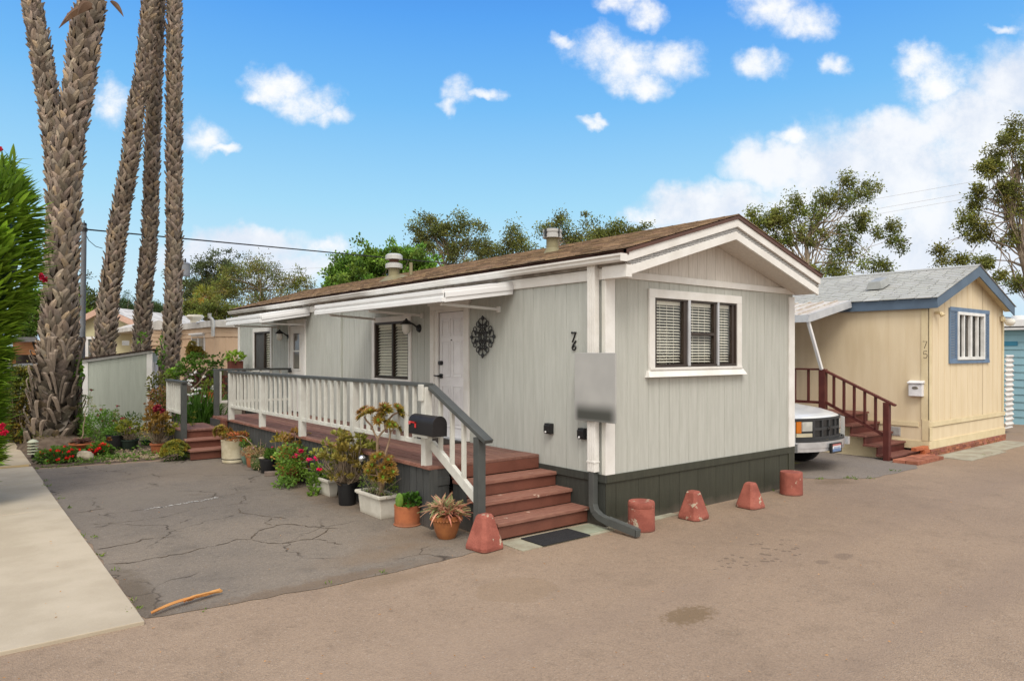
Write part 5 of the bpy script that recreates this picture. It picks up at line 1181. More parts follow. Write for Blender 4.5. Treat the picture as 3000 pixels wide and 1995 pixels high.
# solar globe on a stick
t = thing('garden_light', 'small silver glass globe on a thin stake between the jade and the aeonium', 'garden light', (-1.74, 2.36, 0), None)
gpos = at(1060.5, 1343, 8.35); mb = MB(); mb.lathe([(.001,-.042)]+[(.042*math.cos(a), .042*math.sin(a)) for a in np.linspace(-1.4,1.4,11)]+[(.001,.042)], tuple(gpos), 20); mb.build('globe', GLOBE, t, smooth=True)
mb = MB(); mb.tube([(gpos.x,gpos.y,.25),(gpos.x,gpos.y,gpos.z-.035)], .006, 6); mb.tube([(gpos.x,gpos.y,gpos.z-.07),(gpos.x,gpos.y,gpos.z-.035)], [.012,.022], 10); mb.build('stake', BLACKM, t)
# long white planter with the branching aeonium
t = thing('planter', 'long white planter box with a branching aeonium taller than the porch floor', 'planter', (-1.655, 2.1, PZ), GP)
planter(t, -1.775, -1.535, 1.83, 2.40, .27, WHITEPOT)
c0 = Vector((-1.66,2.02,.24)); d0 = 8.05
def stemline(pix, d=8.05): return [at(u, v, d+rnd.uniform(-.03,.03)) for u, v in pix]
Zc = lambda x, y: (900+x/2.62, 1150+y/2.62)
trunkp = [c0]+stemline([Zc(575,640),Zc(550,520),Zc(538,430),Zc(540,350)])
br = [[trunkp[-1]]+stemline([Zc(520,320),Zc(490,250),Zc(455,215),Zc(440,185)]), [trunkp[-1]]+stemline([Zc(570,310),Zc(600,280),Zc(592,230),Zc(590,190)]), stemline([Zc(600,280),Zc(618,215),Zc(660,170),Zc(700,150)]),
      stemline([Zc(575,545),Zc(600,470),Zc(630,370),Zc(640,300),Zc(665,278)]), stemline([Zc(640,310),Zc(632,270)]), [c0]+stemline([Zc(560,640),Zc(480,630),Zc(470,560)]), [c0]+stemline([Zc(610,640),Zc(640,590)]), [c0]+stemline([Zc(550,660),Zc(520,560),Zc(500,520)])]
mb = MB(); mb.tube(trunkp, [.03,.022,.018,.016,.015], 8)
for b in br: mb.tube(b, [.013]+[.011]*(len(b)-2)+[.010], 7)
mb.build('stem', mat('aeonium_bark', (.34,.24,.16), (.25,.17,.11), rough=.8, scale=20), t, smooth=True)
lb = LB(); lg = LB()
heads = [(415,150,.075),(455,160,.085),(485,145,.07),(410,190,.065),(440,125,.06),(505,150,.06),(595,115,.085),(600,150,.09),(560,150,.07),(625,140,.06),(545,215,.075),(580,225,.07),(570,180,.07),(705,130,.075),(725,150,.085),(715,180,.075),(690,110,.055),
         (628,245,.065),(690,262,.07),(665,250,.055),(705,285,.05),(500,560,.07),(470,600,.06),(520,500,.07),(550,600,.08),(600,620,.08),(640,560,.07),(655,610,.07),(620,520,.06),(590,580,.075),(560,480,.06),(625,660,.06),(500,640,.06),(455,560,.055),(640,500,.05),(580,650,.07),(530,650,.06)]
ctr = at(*Zc(570,230), d0)
for (x, y, r) in heads:
    p = at(*Zc(x, y), d0+rnd.uniform(-.12,.12)); tow = (CAM-p).normalized(); cen = ctr if y < 400 else at(*Zc(565,600), d0+.1)
    ax = (p-cen).normalized()*.9+Vector((0,0,.7))+tow*.7*rnd.random(); lb = LB(); lb.rosette(tuple(p), tuple(ax), r*1.15, 34, (.9,.8,.8) if y > 400 else None, w=.34); ro_ = lb.build('rosette', AEO, t); lg = LB(); lg.rosette(tuple(p+ax.normalized()*.012), tuple(ax), r*.46, 12); lg.build('rosette_heart', AEOG, ro_)
bushy(t, (-1.64,1.95,.36), (.12,.22,.12), 330, .03, .012, GLEAF, 'undergrowth', (1.3,1.15,1.0)); bushy(t, (-1.70,2.25,.36), (.09,.16,.13), 240, .03, .01, GLEAF, 'undergrowth', (1.5,1.35,1.3))
strands([curve((-1.66+rnd.gauss(0,.05),2.1+rnd.gauss(0,.15),.24),(-1.66+rnd.gauss(0,.1),2.1+rnd.gauss(0,.22),.5),(0,0,0),3) for _ in range(26)], .003, .002, 'stem', STEM, t)
# terracotta cylinder with cactus paddle and kalanchoe
t = thing('potted_plant', 'straight sided terracotta pot with a green cactus paddle and dark leafy succulent', 'potted plant', (-1.63, 1.46, PZ), GP)
pot(t, (-1.63,1.46,PZ), [(.128,0),(.14,.01),(.143,.05),(.143,.18),(.147,.22),(.13,.22),(.127,.18)], TERRA)
mb = MB(); mb.lathe([(.15,0),(.155,.012),(.145,.018)], (-1.63,1.46,PZ), 28); mb.build('saucer', TERRA, t, smooth=True)
bushy(t, (-1.60,1.42,.275), (.11,.11,.075), 190, .06, .05, leafmat('dark_succulent', (.05,.12,.015), (.03,.08,.012), trans=.1, rough=.3), shell=0)
cp = at(*Zc(708,828), 7.72); mb = MB(); vs = MB(); ax = Vector((Rv.x,Rv.y,0)); up_ = Vector((0,0,1)); tw = (CAM-cp); tw.z = 0; tw.normalize()
def paddle(c, w, h, th, m, name):
    mb = MB(); n = 14; rings = []
    for i, q in enumerate((-.98,-.8,-.4,0,.4,.8,.98)):
        pass
    vs = []; rows = 8; cols = 12
    for i in range(rows+1):
        a = -PI/2+PI*i/rows
        for j in range(cols):
            b = 2*PI*j/cols; vs.append(c+ax*(w*math.cos(a)*math.cos(b))+tw*(th*math.cos(a)*math.sin(b))+up_*(h*math.sin(a)))
    fs = [(i*cols+j, i*cols+(j+1)%cols, (i+1)*cols+(j+1)%cols, (i+1)*cols+j) for i in range(rows) for j in range(cols)]
    mb.add(vs, fs); return mb.build(name, m, t, smooth=True)
paddle(cp, .045, .085, .018, mat('cactus_skin', (.13,.22,.03), (.09,.17,.025), rough=.6, scale=30), 'cactus_paddle'); bushy(t, (-1.7,1.5,.235), (.05,.06,.03), 50, .03, .02, YLEAF)
# aloe in a scalloped pot
t = thing('potted_plant', 'spiky pink aloe in a scalloped rim terracotta pot beside the newel post', 'potted plant', (-1.60, .72, PZ), GP)
pc = (-1.60,.72,PZ); pot(t, pc, [(.085,0),(.095,.01),(.125,.09),(.143,.17),(.146,.195),(.156,.20),(.158,.235),(.143,.24),(.14,.20)], TERRAY)
mb = MB()
for k in range(30): a = 2*PI*k/30; mb.lathe([(.002,-.012),(.011,-.006),(.014,.0),(.011,.006),(.002,.012)], (pc[0]+.157*math.cos(a), pc[1]+.157*math.sin(a), PZ+.196), 8)
mb.build('pot_scallops', TERRAY, t, smooth=True)
lb = LB()
for k in range(15):
    a = rnd.random()*6.28; q = rnd.random()**.5*.10; c = np.array([pc[0]+q*math.cos(a), pc[1]+q*math.sin(a), .23+rnd.uniform(0,.08)]); n = 13
    th = nr.uniform(0, 2*PI, n); el = nr.uniform(.35, 1.25, n); d = np.stack([np.cos(th)*np.cos(el), np.sin(th)*np.cos(el), np.sin(el)], 1)+np.array([math.cos(a), math.sin(a), 0])*q*5
    ti = np.where(nr.random((n,1)) < .35, np.array([[.8,1.15,.8]]), np.array([[1.15,.9,.9]]))
    lb.blades(np.tile(c, (n,1)), d, nr.uniform(.15,.27,n), nr.uniform(.020,.032,n), ti, nr.uniform(.1,.7,n), 5, .6)
lb.build('foliage', ALOE, t)
# ------------------------------------------------------------------ flower bed
def ray(u, v):
    r = Rv*((u-CX)/FL)+Fv; return Vector((r.x, r.y, -(v-HY)/FL))
def hitX(u, v, X): d = ray(u, v); return CAM+d*((X-CAM.x)/d.x)
def hitY(u, v, Y): d = ray(u, v); return CAM+d*((Y-CAM.y)/d.y)
sg = lambda x, y: (x/3.92, 1000+y/3.92)
def gs(x, y): p = gp(*sg(x, y)); p.z = .01; return p
def plant(name, label, p, cat='plant', group=None): return thing(name, label, cat, (p.x, p.y, .008), group)
def pxm(p): return (Vector((p.x, p.y))-Vector((CAM.x, CAM.y))).dot(Fv)/FL      # metres per px (3000 px frame)
# dark leafy jade bush left of the thick palm
p = gs(230, 1160); t = plant('jade_bush', 'dense dark green jade bush between the white fence and the thickest palm', p, 'bush'); k = pxm(p)
lb = LB(); tips = []
for i in range(380):
    q = rnd.random(); a = rnd.random()*6.28; rr = (.32+.30*math.sin(PI*min(1,q*1.05)))*(rnd.random()**.4); tips.append((p.x+Rv.x*(.04-.10*(1-q))+rr*math.cos(a)*.85, p.y+Rv.y*.05+rr*math.sin(a)*.85, .06+1.52*q))
tips = np.array(tips); pos = np.repeat(tips, 17, 0)+nr.normal(size=(len(tips)*17,3))*.032; d = nr.normal(size=pos.shape)+np.array([0,0,.7])
tt = np.repeat(np.array([[1,1,1],[1.25,1.1,.8],[.65,.75,.7],[1.5,1.4,.8]])[nr.integers(0,4,len(tips))], 17, 0)
lb.leaves(pos, d, .062, .042, tt*1.15); lb.build('foliage', JADED, t)
strands([curve((p.x+rnd.gauss(0,.05),p.y+rnd.gauss(0,.05),0), tips[rnd.randrange(len(tips))], (0,0,.1), 5, .02) for _ in range(24)], .022, .008, 'stem', STEM, t)
# rosette of bright strap leaves
p = gs(280, 1185); t = plant('leafy_plant', 'bright green spiky rosette at the edge of the walk, left of the louvred light', p)
lb = LB(); n = 60; th = nr.uniform(0,6.28,n); el = nr.uniform(.2,1.3,n); d = np.stack([np.cos(th)*np.cos(el),np.sin(th)*np.cos(el),np.sin(el)],1); c = np.array([p.x,p.y,.16])+np.stack([np.zeros(n),np.zeros(n),nr.uniform(0,.08,n)],1)
lb.blades(c, d, nr.uniform(.13,.22,n), .034, (1.2,1.3,1.2), .25, 4); lb.build('foliage', GLEAF, t); strands([[(p.x,p.y,0),(p.x,p.y,.2)]], .02,.015,'stem',STEM,t)
# soil mound at the palm foot
mb = MB(); pc_ = gp(165, 1318); n = 40
for i in range(6):
    pass
rings = []
for i, (r, z) in enumerate(((1.0,0),(.9,.09),(.7,.17),(.45,.22),(.1,.24))):
    for j in range(n):
        a = 2*PI*j/n; w = 1+.12*math.sin(3*a+i)+rnd.gauss(0,.03); mb.v.append((pc_.x+r*w*.62*math.cos(a), pc_.y+.3+r*w*.75*math.sin(a), .005+z*(1+rnd.gauss(0,.08)))); mb.t.append((1,1,1))
mb.f = [(i*n+j, i*n+(j+1)%n, (i+1)*n+(j+1)%n, (i+1)*n+j) for i in range(4) for j in range(n)]
mb.build('soil_mound', EARTH, smooth=True, kind='structure')
# louvred path light
p = gs(378, 1345); t = thing('path_light', 'pale louvred path light with stacked rings at the corner of the flower bed', 'garden light', (p.x, p.y, .008)); PLG = mat('pale_green_plastic', (.42,.44,.33), rough=.6)
mb = MB(); mb.tube([(p.x,p.y,0),(p.x,p.y,.30)], .028, 10); mb.build('stem', BLACKPOT, t)
mb = MB()
for i, r in enumerate((.088,.09,.09,.088)): z = .085+i*.052; mb.lathe([(r*.55,z+.016),(r,z),(r,z+.008),(r*.55,z+.026)], (p.x,p.y,0), 20)
mb.lathe([(.088,.29),(.09,.30),(.05,.335),(.012,.35)], (p.x,p.y,0), 20); mb.build('louvres', PLG, t, smooth=True)
# impatiens drifts
for (cx_, cy_, w, h, lab, leafc) in ((690,1395,230,130,'drift of red impatiens in front of the terracotta bowl, spilling to the asphalt', (.7,.8,.75)),(1150,1325,130,110,'smaller patch of red impatiens just right of the pale rock', (.75,.9,.7))):
    p = gs(cx_, cy_); t = plant('impatiens', lab, p, 'flowers', 'red impatiens'); k = pxm(p); rw, rh = w/3.92*k, h/3.92*k
    bushy(t, (p.x,p.y+.1,rh*.55), (rw,.25,rh*.75), 620, .07, .05, GLEAF, 'foliage', leafc); bushy(t, (p.x,p.y+.05,rh*.35), (rw*1.05,.22,rh*.5), 160, .085, .065, leafmat('impatiens_leaf', (.055,.10,.03), (.08,.03,.03)), 'foliage')
    fl, _ = ball(30, (p.x,p.y,rh*.72), (rw*.95,.26,rh*.68), .75); fl = np.array([q for q in fl if q[2] > .05]); flowers(t, fl, .045, FRED, 6)
for (x, y) in ((650,1190),):
    pass
# terracotta bowl with grey pink rosette
p = gs(940, 1262); t = thing('potted_plant', 'low terracotta bowl holding a spiky pinkish rosette succulent, behind the pale rock', 'potted plant', (p.x,p.y,.008))
mb = MB(); mb.lathe([(.13,0),(.15,.01),(.215,.13),(.225,.135),(.225,.16),(.20,.16),(.19,.13)], (p.x,p.y,.008), 28); mb.build('bowl', TERRA, t, smooth=True); mb = MB(); mb.lathe([(.19,.13),(.05,.15)], (p.x,p.y,.008), 20); mb.build('soil', SOIL, t)
lb = LB(); n = 44; th = np.arange(n)*2.4; q = np.linspace(0,1,n); el = 1.3-1.2*q; d = np.stack([np.cos(th)*np.cos(el),np.sin(th)*np.cos(el),np.sin(el)],1); lb.blades(np.tile([p.x,p.y,.17],(n,1)), d, .10+.17*q, .05, np.where(q[:,None]<.3,[[.7,1.2,.7]],[[1,.95,.95]]), .12, 4, .4)
lb.build('foliage', mat and leafmat('pink_succulent', (.26,.15,.13), (.22,.17,.12), trans=.1), t); strands([curve((p.x,p.y,.17), at(248,1210,13.4), (.02,0,0), 6, .01)], .014,.008,'stem',mat('pale_stem', (.5,.4,.28)),t)
# rock
import bmesh
bm = bmesh.new(); bmesh.ops.create_icosphere(bm, subdivisions=4, radius=1); p = gs(968, 1375)
from mathutils import noise as mn
for v in bm.verts:
    q = v.co.copy(); f = 1+.20*mn.noise(q*1.3+Vector((3,1,7)))+.07*mn.noise(q*3.1)
    v.co = Vector((q.x*.155*f, q.y*.12*f, max(-.03, (q.z*.115*f+.055)))) if True else q
    if q.z > .45: v.co.z *= .92
me = bpy.data.meshes.new('rock'); bm.to_mesh(me); bm.free(); a_ = me.color_attributes.new('tint','FLOAT_COLOR','POINT'); a_.data.foreach_set('color', [1.0]*4*len(me.vertices)); me.materials.append(ROCK)
me.polygons.foreach_set('use_smooth', [True]*len(me.polygons)); o = bpy.data.objects.new('rock', me); COL.objects.link(o); o.location = (p.x,p.y,.025); o.rotation_euler = (0,0,math.atan2(Rv.y,Rv.x)); o['label'] = 'rounded pale rock at the edge of the flower bed between two patches of red flowers'; o['category'] = 'rock'
# tall euphorbia and valerian clumps
def clump(name, lab, p, pix_w, pix_h, n, L, Wd, m, stalks=(), fm=FDUST, fr=.03, tint=None, cat='plant'):
    t = plant(name, lab, p, cat); k = pxm(p); w, h = pix_w*k/2, pix_h*k
    bushy(t, (p.x,p.y,h*.5), (w,w*.8,h*.55), n, L, Wd, m, 'foliage', tint, up=.5, shell=.1)
    paths = []
    for i in range(14): a = rnd.random()*6.28; paths.append(curve((p.x,p.y,0),(p.x+w*.8*math.cos(a),p.y+w*.6*math.sin(a),h*rnd.uniform(.6,1)),(0,0,.05),4,.01))
    for (u, v, kind) in stalks:
        q = at(u, v, p_depth(p)); paths.append(curve((p.x,p.y,h*.3), q, (0,0,.05), 5, .01)); L_ = LB()
        if kind == 'f': flowers(t, [q+Vector((rnd.gauss(0,.012),rnd.gauss(0,.012),rnd.gauss(0,.012))) for _ in range(9)], fr*.8, fm, 5)
        if kind == 'y': bushy(t, (q.x,q.y,q.z-.06), (.04,.04,.10), 110, .035, .008, leafmat('straw_bloom', (.42,.36,.13)), 'flower_spike')
        m_ = 6; pts = [paths[-1][i] for i in range(1,6)]; pos = np.repeat(np.array([list(x) for x in pts]), m_, 0); dd = nr.normal(size=pos.shape); dd[:,2] = np.abs(dd[:,2])*.4; L_.leaves(pos, dd, nr.uniform(.05,.10,len(pos)), .018, tint, .1); L_.build('foliage', m, t)
    strands(paths, .006,.003,'stem',mat('green_stem', (.16,.2,.07), rough=.7),t); return t
def p_depth(p): return (Vector((p.x, p.y))-Vector((CAM.x, CAM.y))).dot(Fv)
clump('valerian', 'tall leggy valerian with straw coloured seed heads against the left corner of the shed', gs(905,1190), 66, 92, 760, .085, .024, GLEAF, [(267,1143,'f'),(264,1165,'y'),(244,1160,'y'),(236,1158,'f'),(275,1190,'y'),(232,1185,'y')], tint=(1.15,1.25,1.1))
clump('spurge', 'low blue green leafy spurge at the foot of the thick palm', gs(770,1190), 84, 66, 640, .10, .024, GLEAF, tint=(1.0,1.25,1.2))
clump('yellow_groundcover', 'yellowish trailing ground cover below the thickest palm', gs(585,1225), 100, 56, 950, .055, .02, YLEAF, tint=(1.0,1.0,.9))
clump('valerian', 'bushy green valerian with dusty pink flower heads in front of the middle of the shed', gs(1180,1200), 112, 98, 1500, .075, .022, GLEAF, [(345,1190,'f'),(341,1203,'y'),(296,1201,'f'),(287,1218,'f'),(335,1231,'f'),(303,1233,'f'),(300,1188,''),(315,1200,''),(322,1240,'y')], tint=(1.1,1.22,1.0))
for q in ((252,1330),):
    pass
# pots in the bed
p = gs(1325,1250); t = thing('potted_plant', 'dark nursery pot with shaded leafy plant below the shed, left of the green tub', 'potted plant', (p.x,p.y,.01)); pot(t, (p.x,p.y,.01), straight(.14,.16,.30), BLACKPOT); bushy(t, (p.x,p.y,.36), (.18,.16,.10), 220, .07, .03, GLEAF, 'foliage', (.6,.75,.65))
flowers(t, [at(318,1288,13.2),at(322,1290,13.2),at(320,1284,13.2)], .045, REDLF, 9, 'foliage')
p = gs(1490,1245); t = thing('potted_plant', 'wide dark green tub with yellowish shrub and dark sprig, in front of the shed', 'potted plant', (p.x,p.y,.01)); pot(t, (p.x,p.y,.01), straight(.125,.155,.20), mat('dark_green_tub', (.02,.032,.024), rough=.5))
jade(t, (p.x,p.y,.17), .46, .24, 34, YLEAF, leaf=.055, rad=.010, tint=(1,1.05,.9)); bushy(t, (p.x+.05,p.y+.1,.60), (.22,.15,.12), 210, .06, .022, GLEAF, 'foliage', (.45,.5,.5)); flowers(t, [at(359,1226,13.8)+Vector((rnd.gauss(0,.012),0,rnd.gauss(0,.012))) for _ in range(8)]+[at(380,1253,13.6)], .03, FDUST)
strands([curve((p.x,p.y,.2), at(359,1228,13.8), (0,0,.1), 5)], .005,.004,'stem',STEM,t)
p = gs(1690,1195); t = thing('potted_plant', 'small dark green pot of pale yellow flowers by the right corner of the shed', 'potted plant', (p.x,p.y,.01)); pot(t, (p.x,p.y,.01), [(.07,0),(.085,.02),(.10,.09),(.11,.10),(.095,.10),(.09,.07)], mat('bottle_green_pot', (.02,.06,.035), rough=.4))
bushy(t, (p.x-.05,p.y,.25), (.20,.14,.16), 260, .05, .03, GLEAF, 'foliage', (1.1,1.1,.9)); flowers(t, np.array([list(at(u,v,14.2)) for u,v in ((408,1260),(420,1262),(431,1268),(414,1272),(428,1278),(437,1262),(424,1254))]), .05, FYEL, 8)
tz = lambda x, y: (400+x/3.486, 950+y/3.486)
# jade in terracotta at the left of the far steps
p = gp(*tz(222,1325)); t = thing('potted_plant', 'tall russet jade with red flower clusters, potted left of the far steps', 'potted plant', (p.x,p.y,.01)); pot(t, (p.x,p.y,.01), straight(.11,.135,.20,.015), TERRA)
mb = MB(); mb.tube(curve((p.x,p.y,.15),(p.x+.02,p.y,.5),(0,0,0),4,.01), [.05,.045,.035,.03,.02], 8); mb.build('trunk', STEM, t, smooth=True)
jade(t, (p.x,p.y,.18), .66, .28, 46, JADE, leaf=.065, rad=.014, tint=(1.1,.85,.8)); jade(t, (p.x-.06,p.y+.05,.5), .42, .15, 18, REDLF, leaf=.06, rad=.009); jade(t, (p.x+.25,p.y-.05,.2), .36, .20, 16, JADE, leaf=.06, rad=.009, tint=(1.4,1.4,1))
flowers(t, np.concatenate([ball(5, list(at(*tz(x,y),12.7)), (.03,.03,.03))[0] for x,y in ((190,860),(215,845),(240,870),(205,885),(265,890))]), .045, leafmat('crimson_petal', (.32,.025,.05)), 6)
# low yellow green succulent mound at the steps
p = gp(*tz(395,1390)); t = plant('succulent_mound', 'low mound of yellow green rosette succulents against the bottom far step', p, 'plant'); lb = LB()
for i in range(120):
    a = rnd.random()*6.28; q = rnd.random()**.5; z = .33*math.sqrt(max(0,1-q*q))+.02; c = (p.x+.27*q*math.cos(a), p.y+.2*q*math.sin(a), z); lb.rosette(c, (math.cos(a)*q, math.sin(a)*q, .8), .06, 16, rnd.choice([(1,1,1),(1.2,1.05,.9),(.6,.7,.8),(1.3,.9,.7)]))
lb.build('foliage', YLEAF, t); bushy(t, (p.x,p.y,.1), (.25,.18,.14), 300, .05, .03, GLEAF, 'foliage', (.4,.45,.4))
# agapanthus like clump with white flowers behind the far steps
p = at(585,1230,15.2); p.z = .01; t = plant('white_flowering_clump', 'dark strappy clump dotted with white flowers behind the far steps', p); lb = LB(); n = 380
th = nr.uniform(0,6.28,n); el = nr.uniform(.3,1.45,n); d = np.stack([np.cos(th)*np.cos(el),np.sin(th)*np.cos(el),np.sin(el)],1); c = np.array([p.x,p.y,.05])+np.stack([nr.normal(0,.16,n),nr.normal(0,.16,n),nr.uniform(0,.35,n)],1)
d[:,2] += .8; lb.blades(c, d, nr.uniform(.7,1.35,n), .026, (.5,.66,.5), .3, 5); lb.build('foliage', GLEAF, t)
flowers(t, np.array([list(at(*tz(x,y),15.0)) for x,y in ((555,515),(600,497),(690,540),(520,605),(545,620),(570,660),(610,670),(640,665),(515,720),(545,730),(580,718),(620,712),(690,742),(650,870),(545,810),(560,580),(530,580))]), .05, FWHITE, 7)
p = at(560,1235,13.6); p.z = .01; clump('yellow_groundcover', 'yellow green ground cover with upright sprig just behind the far landing', p, 95, 45, 420, .05, .022, YLEAF, [(573,1208,''),(566,1225,'')], tint=(.9,.9,.9))
p = at(618,1235,15.6); p.z = .01
mb = MB()
for r in range(4):
    for c_ in range(3): x0 = p.x-.55+c_*.41+(.2 if r % 2 else 0); mb.box(x0, x0+.40, p.y, p.y+.15, r*.205, r*.205+.198)
mb.build('block_wall', BLOCK, None, bevel=.006, **tg('low wall of pale concrete blocks behind the white flowering clump', 'wall'))
p = at(622,1150,15.9); t = thing('potted_plant', 'bright leafy plant with white blooms standing on the low block wall', 'potted plant', (p.x,p.y,.8)); mb = MB(); mb.lathe([(.09,.82),(.12,1.0),(.13,1.02),(.10,1.02)], (p.x,p.y,0), 16); mb.build('pot', mat('orange_pot', (.5,.12,.04), rough=.6), t, smooth=True)
bushy(t, (p.x,p.y,1.15), (.26,.2,.16), 230, .07, .045, YLEAF, 'foliage', (.8,.95,.9)); flowers(t, np.array([list(at(u,v,15.7)) for u,v in ((625,1134),(629,1138),(632,1131),(621,1140))]), .05, FWHITE, 7)
# shrubs and ivy behind
p = at(470,1235,15.6); p.z = .01; t = plant('brown_shrub', 'tall straggly shrub with brown and green leaves in the gap right of the shed', p, 'shrub')
bushy(t, (p.x,p.y,1.15), (.28,.28,.35), 420, .075, .045, YLEAF, 'foliage', (.6,.6,.7)); bushy(t, (p.x,p.y,.85), (.28,.28,.3), 300, .08, .05, DRYL, 'foliage', (1,.7,.5)); bushy(t, (p.x,p.y,.5), (.25,.25,.4), 300, .08, .04, GLEAF, 'foliage', (.5,.55,.5)); strands([curve((p.x+rnd.gauss(0,.1),p.y,0),(p.x+rnd.gauss(0,.2),p.y,1.1),(0,0,0),4,.02) for _ in range(9)], .012,.008,'stem',STEM,t)
# fence with lattice and ivy
fa, fb = at(540,1100,17.6), at(712,1075,17.0); fa.z = fb.z = 0; dv = (fb-fa); fl_ = dv.length; dv.normalize()
t = thing('fence', 'dark weathered board fence behind the garden, partly covered with ivy', 'fence', tuple((fa+fb)/2)); mb = MB(); s = 0; nrm = Vector((dv.y,-dv.x,0))
while s < fl_:
    w = .135; a = fa+dv*s; b = fa+dv*(s+w-.01); h = 1.50+rnd.uniform(-.03,.05); c = rnd.uniform(.7,1.4); mb.cur = (c,c,c); th = nrm*.02
    mb.add([a,b,b+th,a+th]+[q+Vector((0,0,h-.04)) for q in (a,b,b+th,a+th)]+[q+Vector((0,0,h))+(dv*.035 if i in (0,3) else -dv*.035) for i,q in enumerate((a,b,b+th,a+th))], [(0,1,5,4),(1,2,6,5),(2,3,7,6),(3,0,4,7),(4,5,9,8),(5,6,10,9),(6,7,11,10),(7,4,8,11),(8,9,10,11)]); s += w
mb.build('fence_boards', FENCEB, t)
mb = MB(); la, lb_ = fa.lerp(fb,.28)+nrm*.25, fa.lerp(fb,.98)+nrm*.25; n = 9
for i in range(n): q = la.lerp(lb_, i/(n-1)); mb.bar(q+Vector((0,0,.3)), q+Vector((0,0,1.34)), .05, .03, tuple(nrm))
for z in (.5,.72,.94,1.16,1.33): mb.bar(la+Vector((0,0,z)), lb_+Vector((0,0,z+.02)), .03, .045)
mb.build('lattice', REDLAT, t)
p = at(560,1060,16.9); t = thing('ivy', 'bright ivy with a spiry shrub climbing over the dark fence', 'ivy', (p.x,p.y,0))
for (u, v, ru, rv, n, ti) in ((548,1068,26,20,230,(1,1,1)),(515,1090,22,12,140,(1.2,1.2,1)),(530,1105,30,16,80,(.7,.75,.7)),(572,1050,20,18,110,(.8,.9,.8)),(590,1052,24,18,120,(.55,.6,.55)),(608,1075,26,22,160,(.6,.65,.6)),(560,1090,36,24,70,(.45,.5,.45)),(630,1080,22,26,110,(.5,.55,.5)),(640,1050,20,14,60,(.6,.6,.6)),(497,1105,14,18,120,(1.3,1.2,.8)),(600,1120,50,30,70,(.4,.45,.4))):
    q = at(u,v,16.8); bushy(t, tuple(q), (ru*16.8/FL*.9, .16, rv*16.8/FL*.85), int(n*.62), .085, .07, IVY, 'foliage', ti, up=.2)
for (u, v, r) in ((563,1008,9),(560,1020,12),(570,1025,15),(580,1023,9),(575,1036,20),(562,1038,16),(590,1040,14)): q = at(u,v,17.1); bushy(t, tuple(q), (r*17/FL,.12,r*17/FL*.6), int(r*11), .06, .045, JADED, 'foliage', (1.1,1.1,.9))
strands([curve(at(565,1075,17.1), at(566,1008,17.1), (0,0,0), 5, .01), curve(at(590,1110,16.6), at(640,1065,16.6), (0,0,.1), 6, .03), curve(at(560,1150,16.4), at(605,1090,16.5), (.1,0,.1), 6, .03)], .014,.008,'stem',STEM,t)
p = at(680,1038,16.5); t = thing('potted_plant', 'leafy plant in a reddish box on top of the fence beside the sage home', 'potted plant', (p.x,p.y,1.45)); pq = at(688,1045,16.5); bushy(t, tuple(pq), (.20,.15,.12), 150, .085, .06, IVY, 'foliage', (1.4,1.3,1)); mb = MB(); mb.box(pq.x-.14,pq.x+.16,pq.y-.1,pq.y+.1,pq.z-.28,pq.z-.10); mb.build('planter_box', REDLAT, t)
# ivy at palm feet
for (u, v, d, ru, rv, n, lab) in ((226,1085,14.5,10,40,120,'ivy strand growing between the thickest palm and the shed corner'),(416,990,18.0,10,16,26,'few ivy leaves on the reddish palm above the shed roof'),(472,1035,18.2,10,50,90,'ivy climbing on the left side of the straight palm')):
    p = at(u,v,d); t = thing('ivy', lab, 'ivy', (p.x,p.y,max(0,p.z-rv*d/FL))); bushy(t, tuple(p), (ru*d/FL,.1,rv*d/FL), n, .085, .07, IVY, 'foliage', (.9,1,.8), up=.1)
pos = np.stack([nr.uniform(-4.35,-2.45,1500), 8.62+nr.random(1500)**1.3*2.6, nr.uniform(.015,.07,1500)], 1); cl = np.sin(pos[:,0]*5.1)+np.sin(pos[:,1]*4.3+1)+np.sin(pos[:,0]*9+pos[:,1]*7); pos = pos[cl > -.1]
lb = LB(); lb.leaves(pos, nr.normal(size=pos.shape)*[1,1,.3]+[0,0,.8], nr.uniform(.04,.10,len(pos)), .03, (.9,1.0,.8), .1); lb.build('ground_cover', GLEAF, kind='stuff')
# oleander hedge on the left, close to the camera
hp = at(-70, 1035, 8.6); t = thing('oleander_hedge', 'tall bright green oleander hedge with red flowers at the left edge of the walk', 'hedge', (hp.x, hp.y, 0)); lb = LB()
mpp = 8.6/FL; N = 10500; q = nr.uniform(0,1,N); zz = .52+q*3.68
prof_r = np.interp(q, [0,.13,.33,.44,.55,.67,.87,.96,1], [.10,.13,.19,.32,.49,.62,.57,.38,.12])
th = nr.uniform(0,2*PI,N); rr = prof_r*nr.uniform(.72,1.0,N)
dirh = np.stack([np.cos(th),np.sin(th),np.zeros(N)],1); rgt = np.array([Rv.x,Rv.y,0.]); pos = np.array([hp.x,hp.y,0.])+dirh*rr[:,None]+np.stack([0*zz,0*zz,zz],1)
far_ = nr.random(N) < .42; sh_ = np.where(far_, nr.uniform(.35,2.6,N), 0); rr2 = np.where(far_, np.interp(q,[0,.2,.8,1],[.55,.62,.62,.25])*nr.uniform(.8,1,N), rr)
pos = np.array([hp.x,hp.y,0.])+dirh*rr2[:,None]-rgt*sh_[:,None]+np.stack([0*zz,0*zz,np.where(far_,.15+q*(3.7+.3*np.sin(sh_*5)),zz)],1)
d = dirh*1.0+nr.normal(size=(N,3))*.2+np.array([0,0,.38]); d[q>.86] += np.array([0,0,.7])
ti = np.interp(nr.random(N), [0,.3,.75,1], [.55,.9,1.15,1.9])[:,None]*np.array([[1,1,.9]])
lb.blades(pos, d, nr.uniform(.19,.31,N), nr.uniform(.048,.07,N), ti, nr.uniform(-.05,.2,N), 3); 
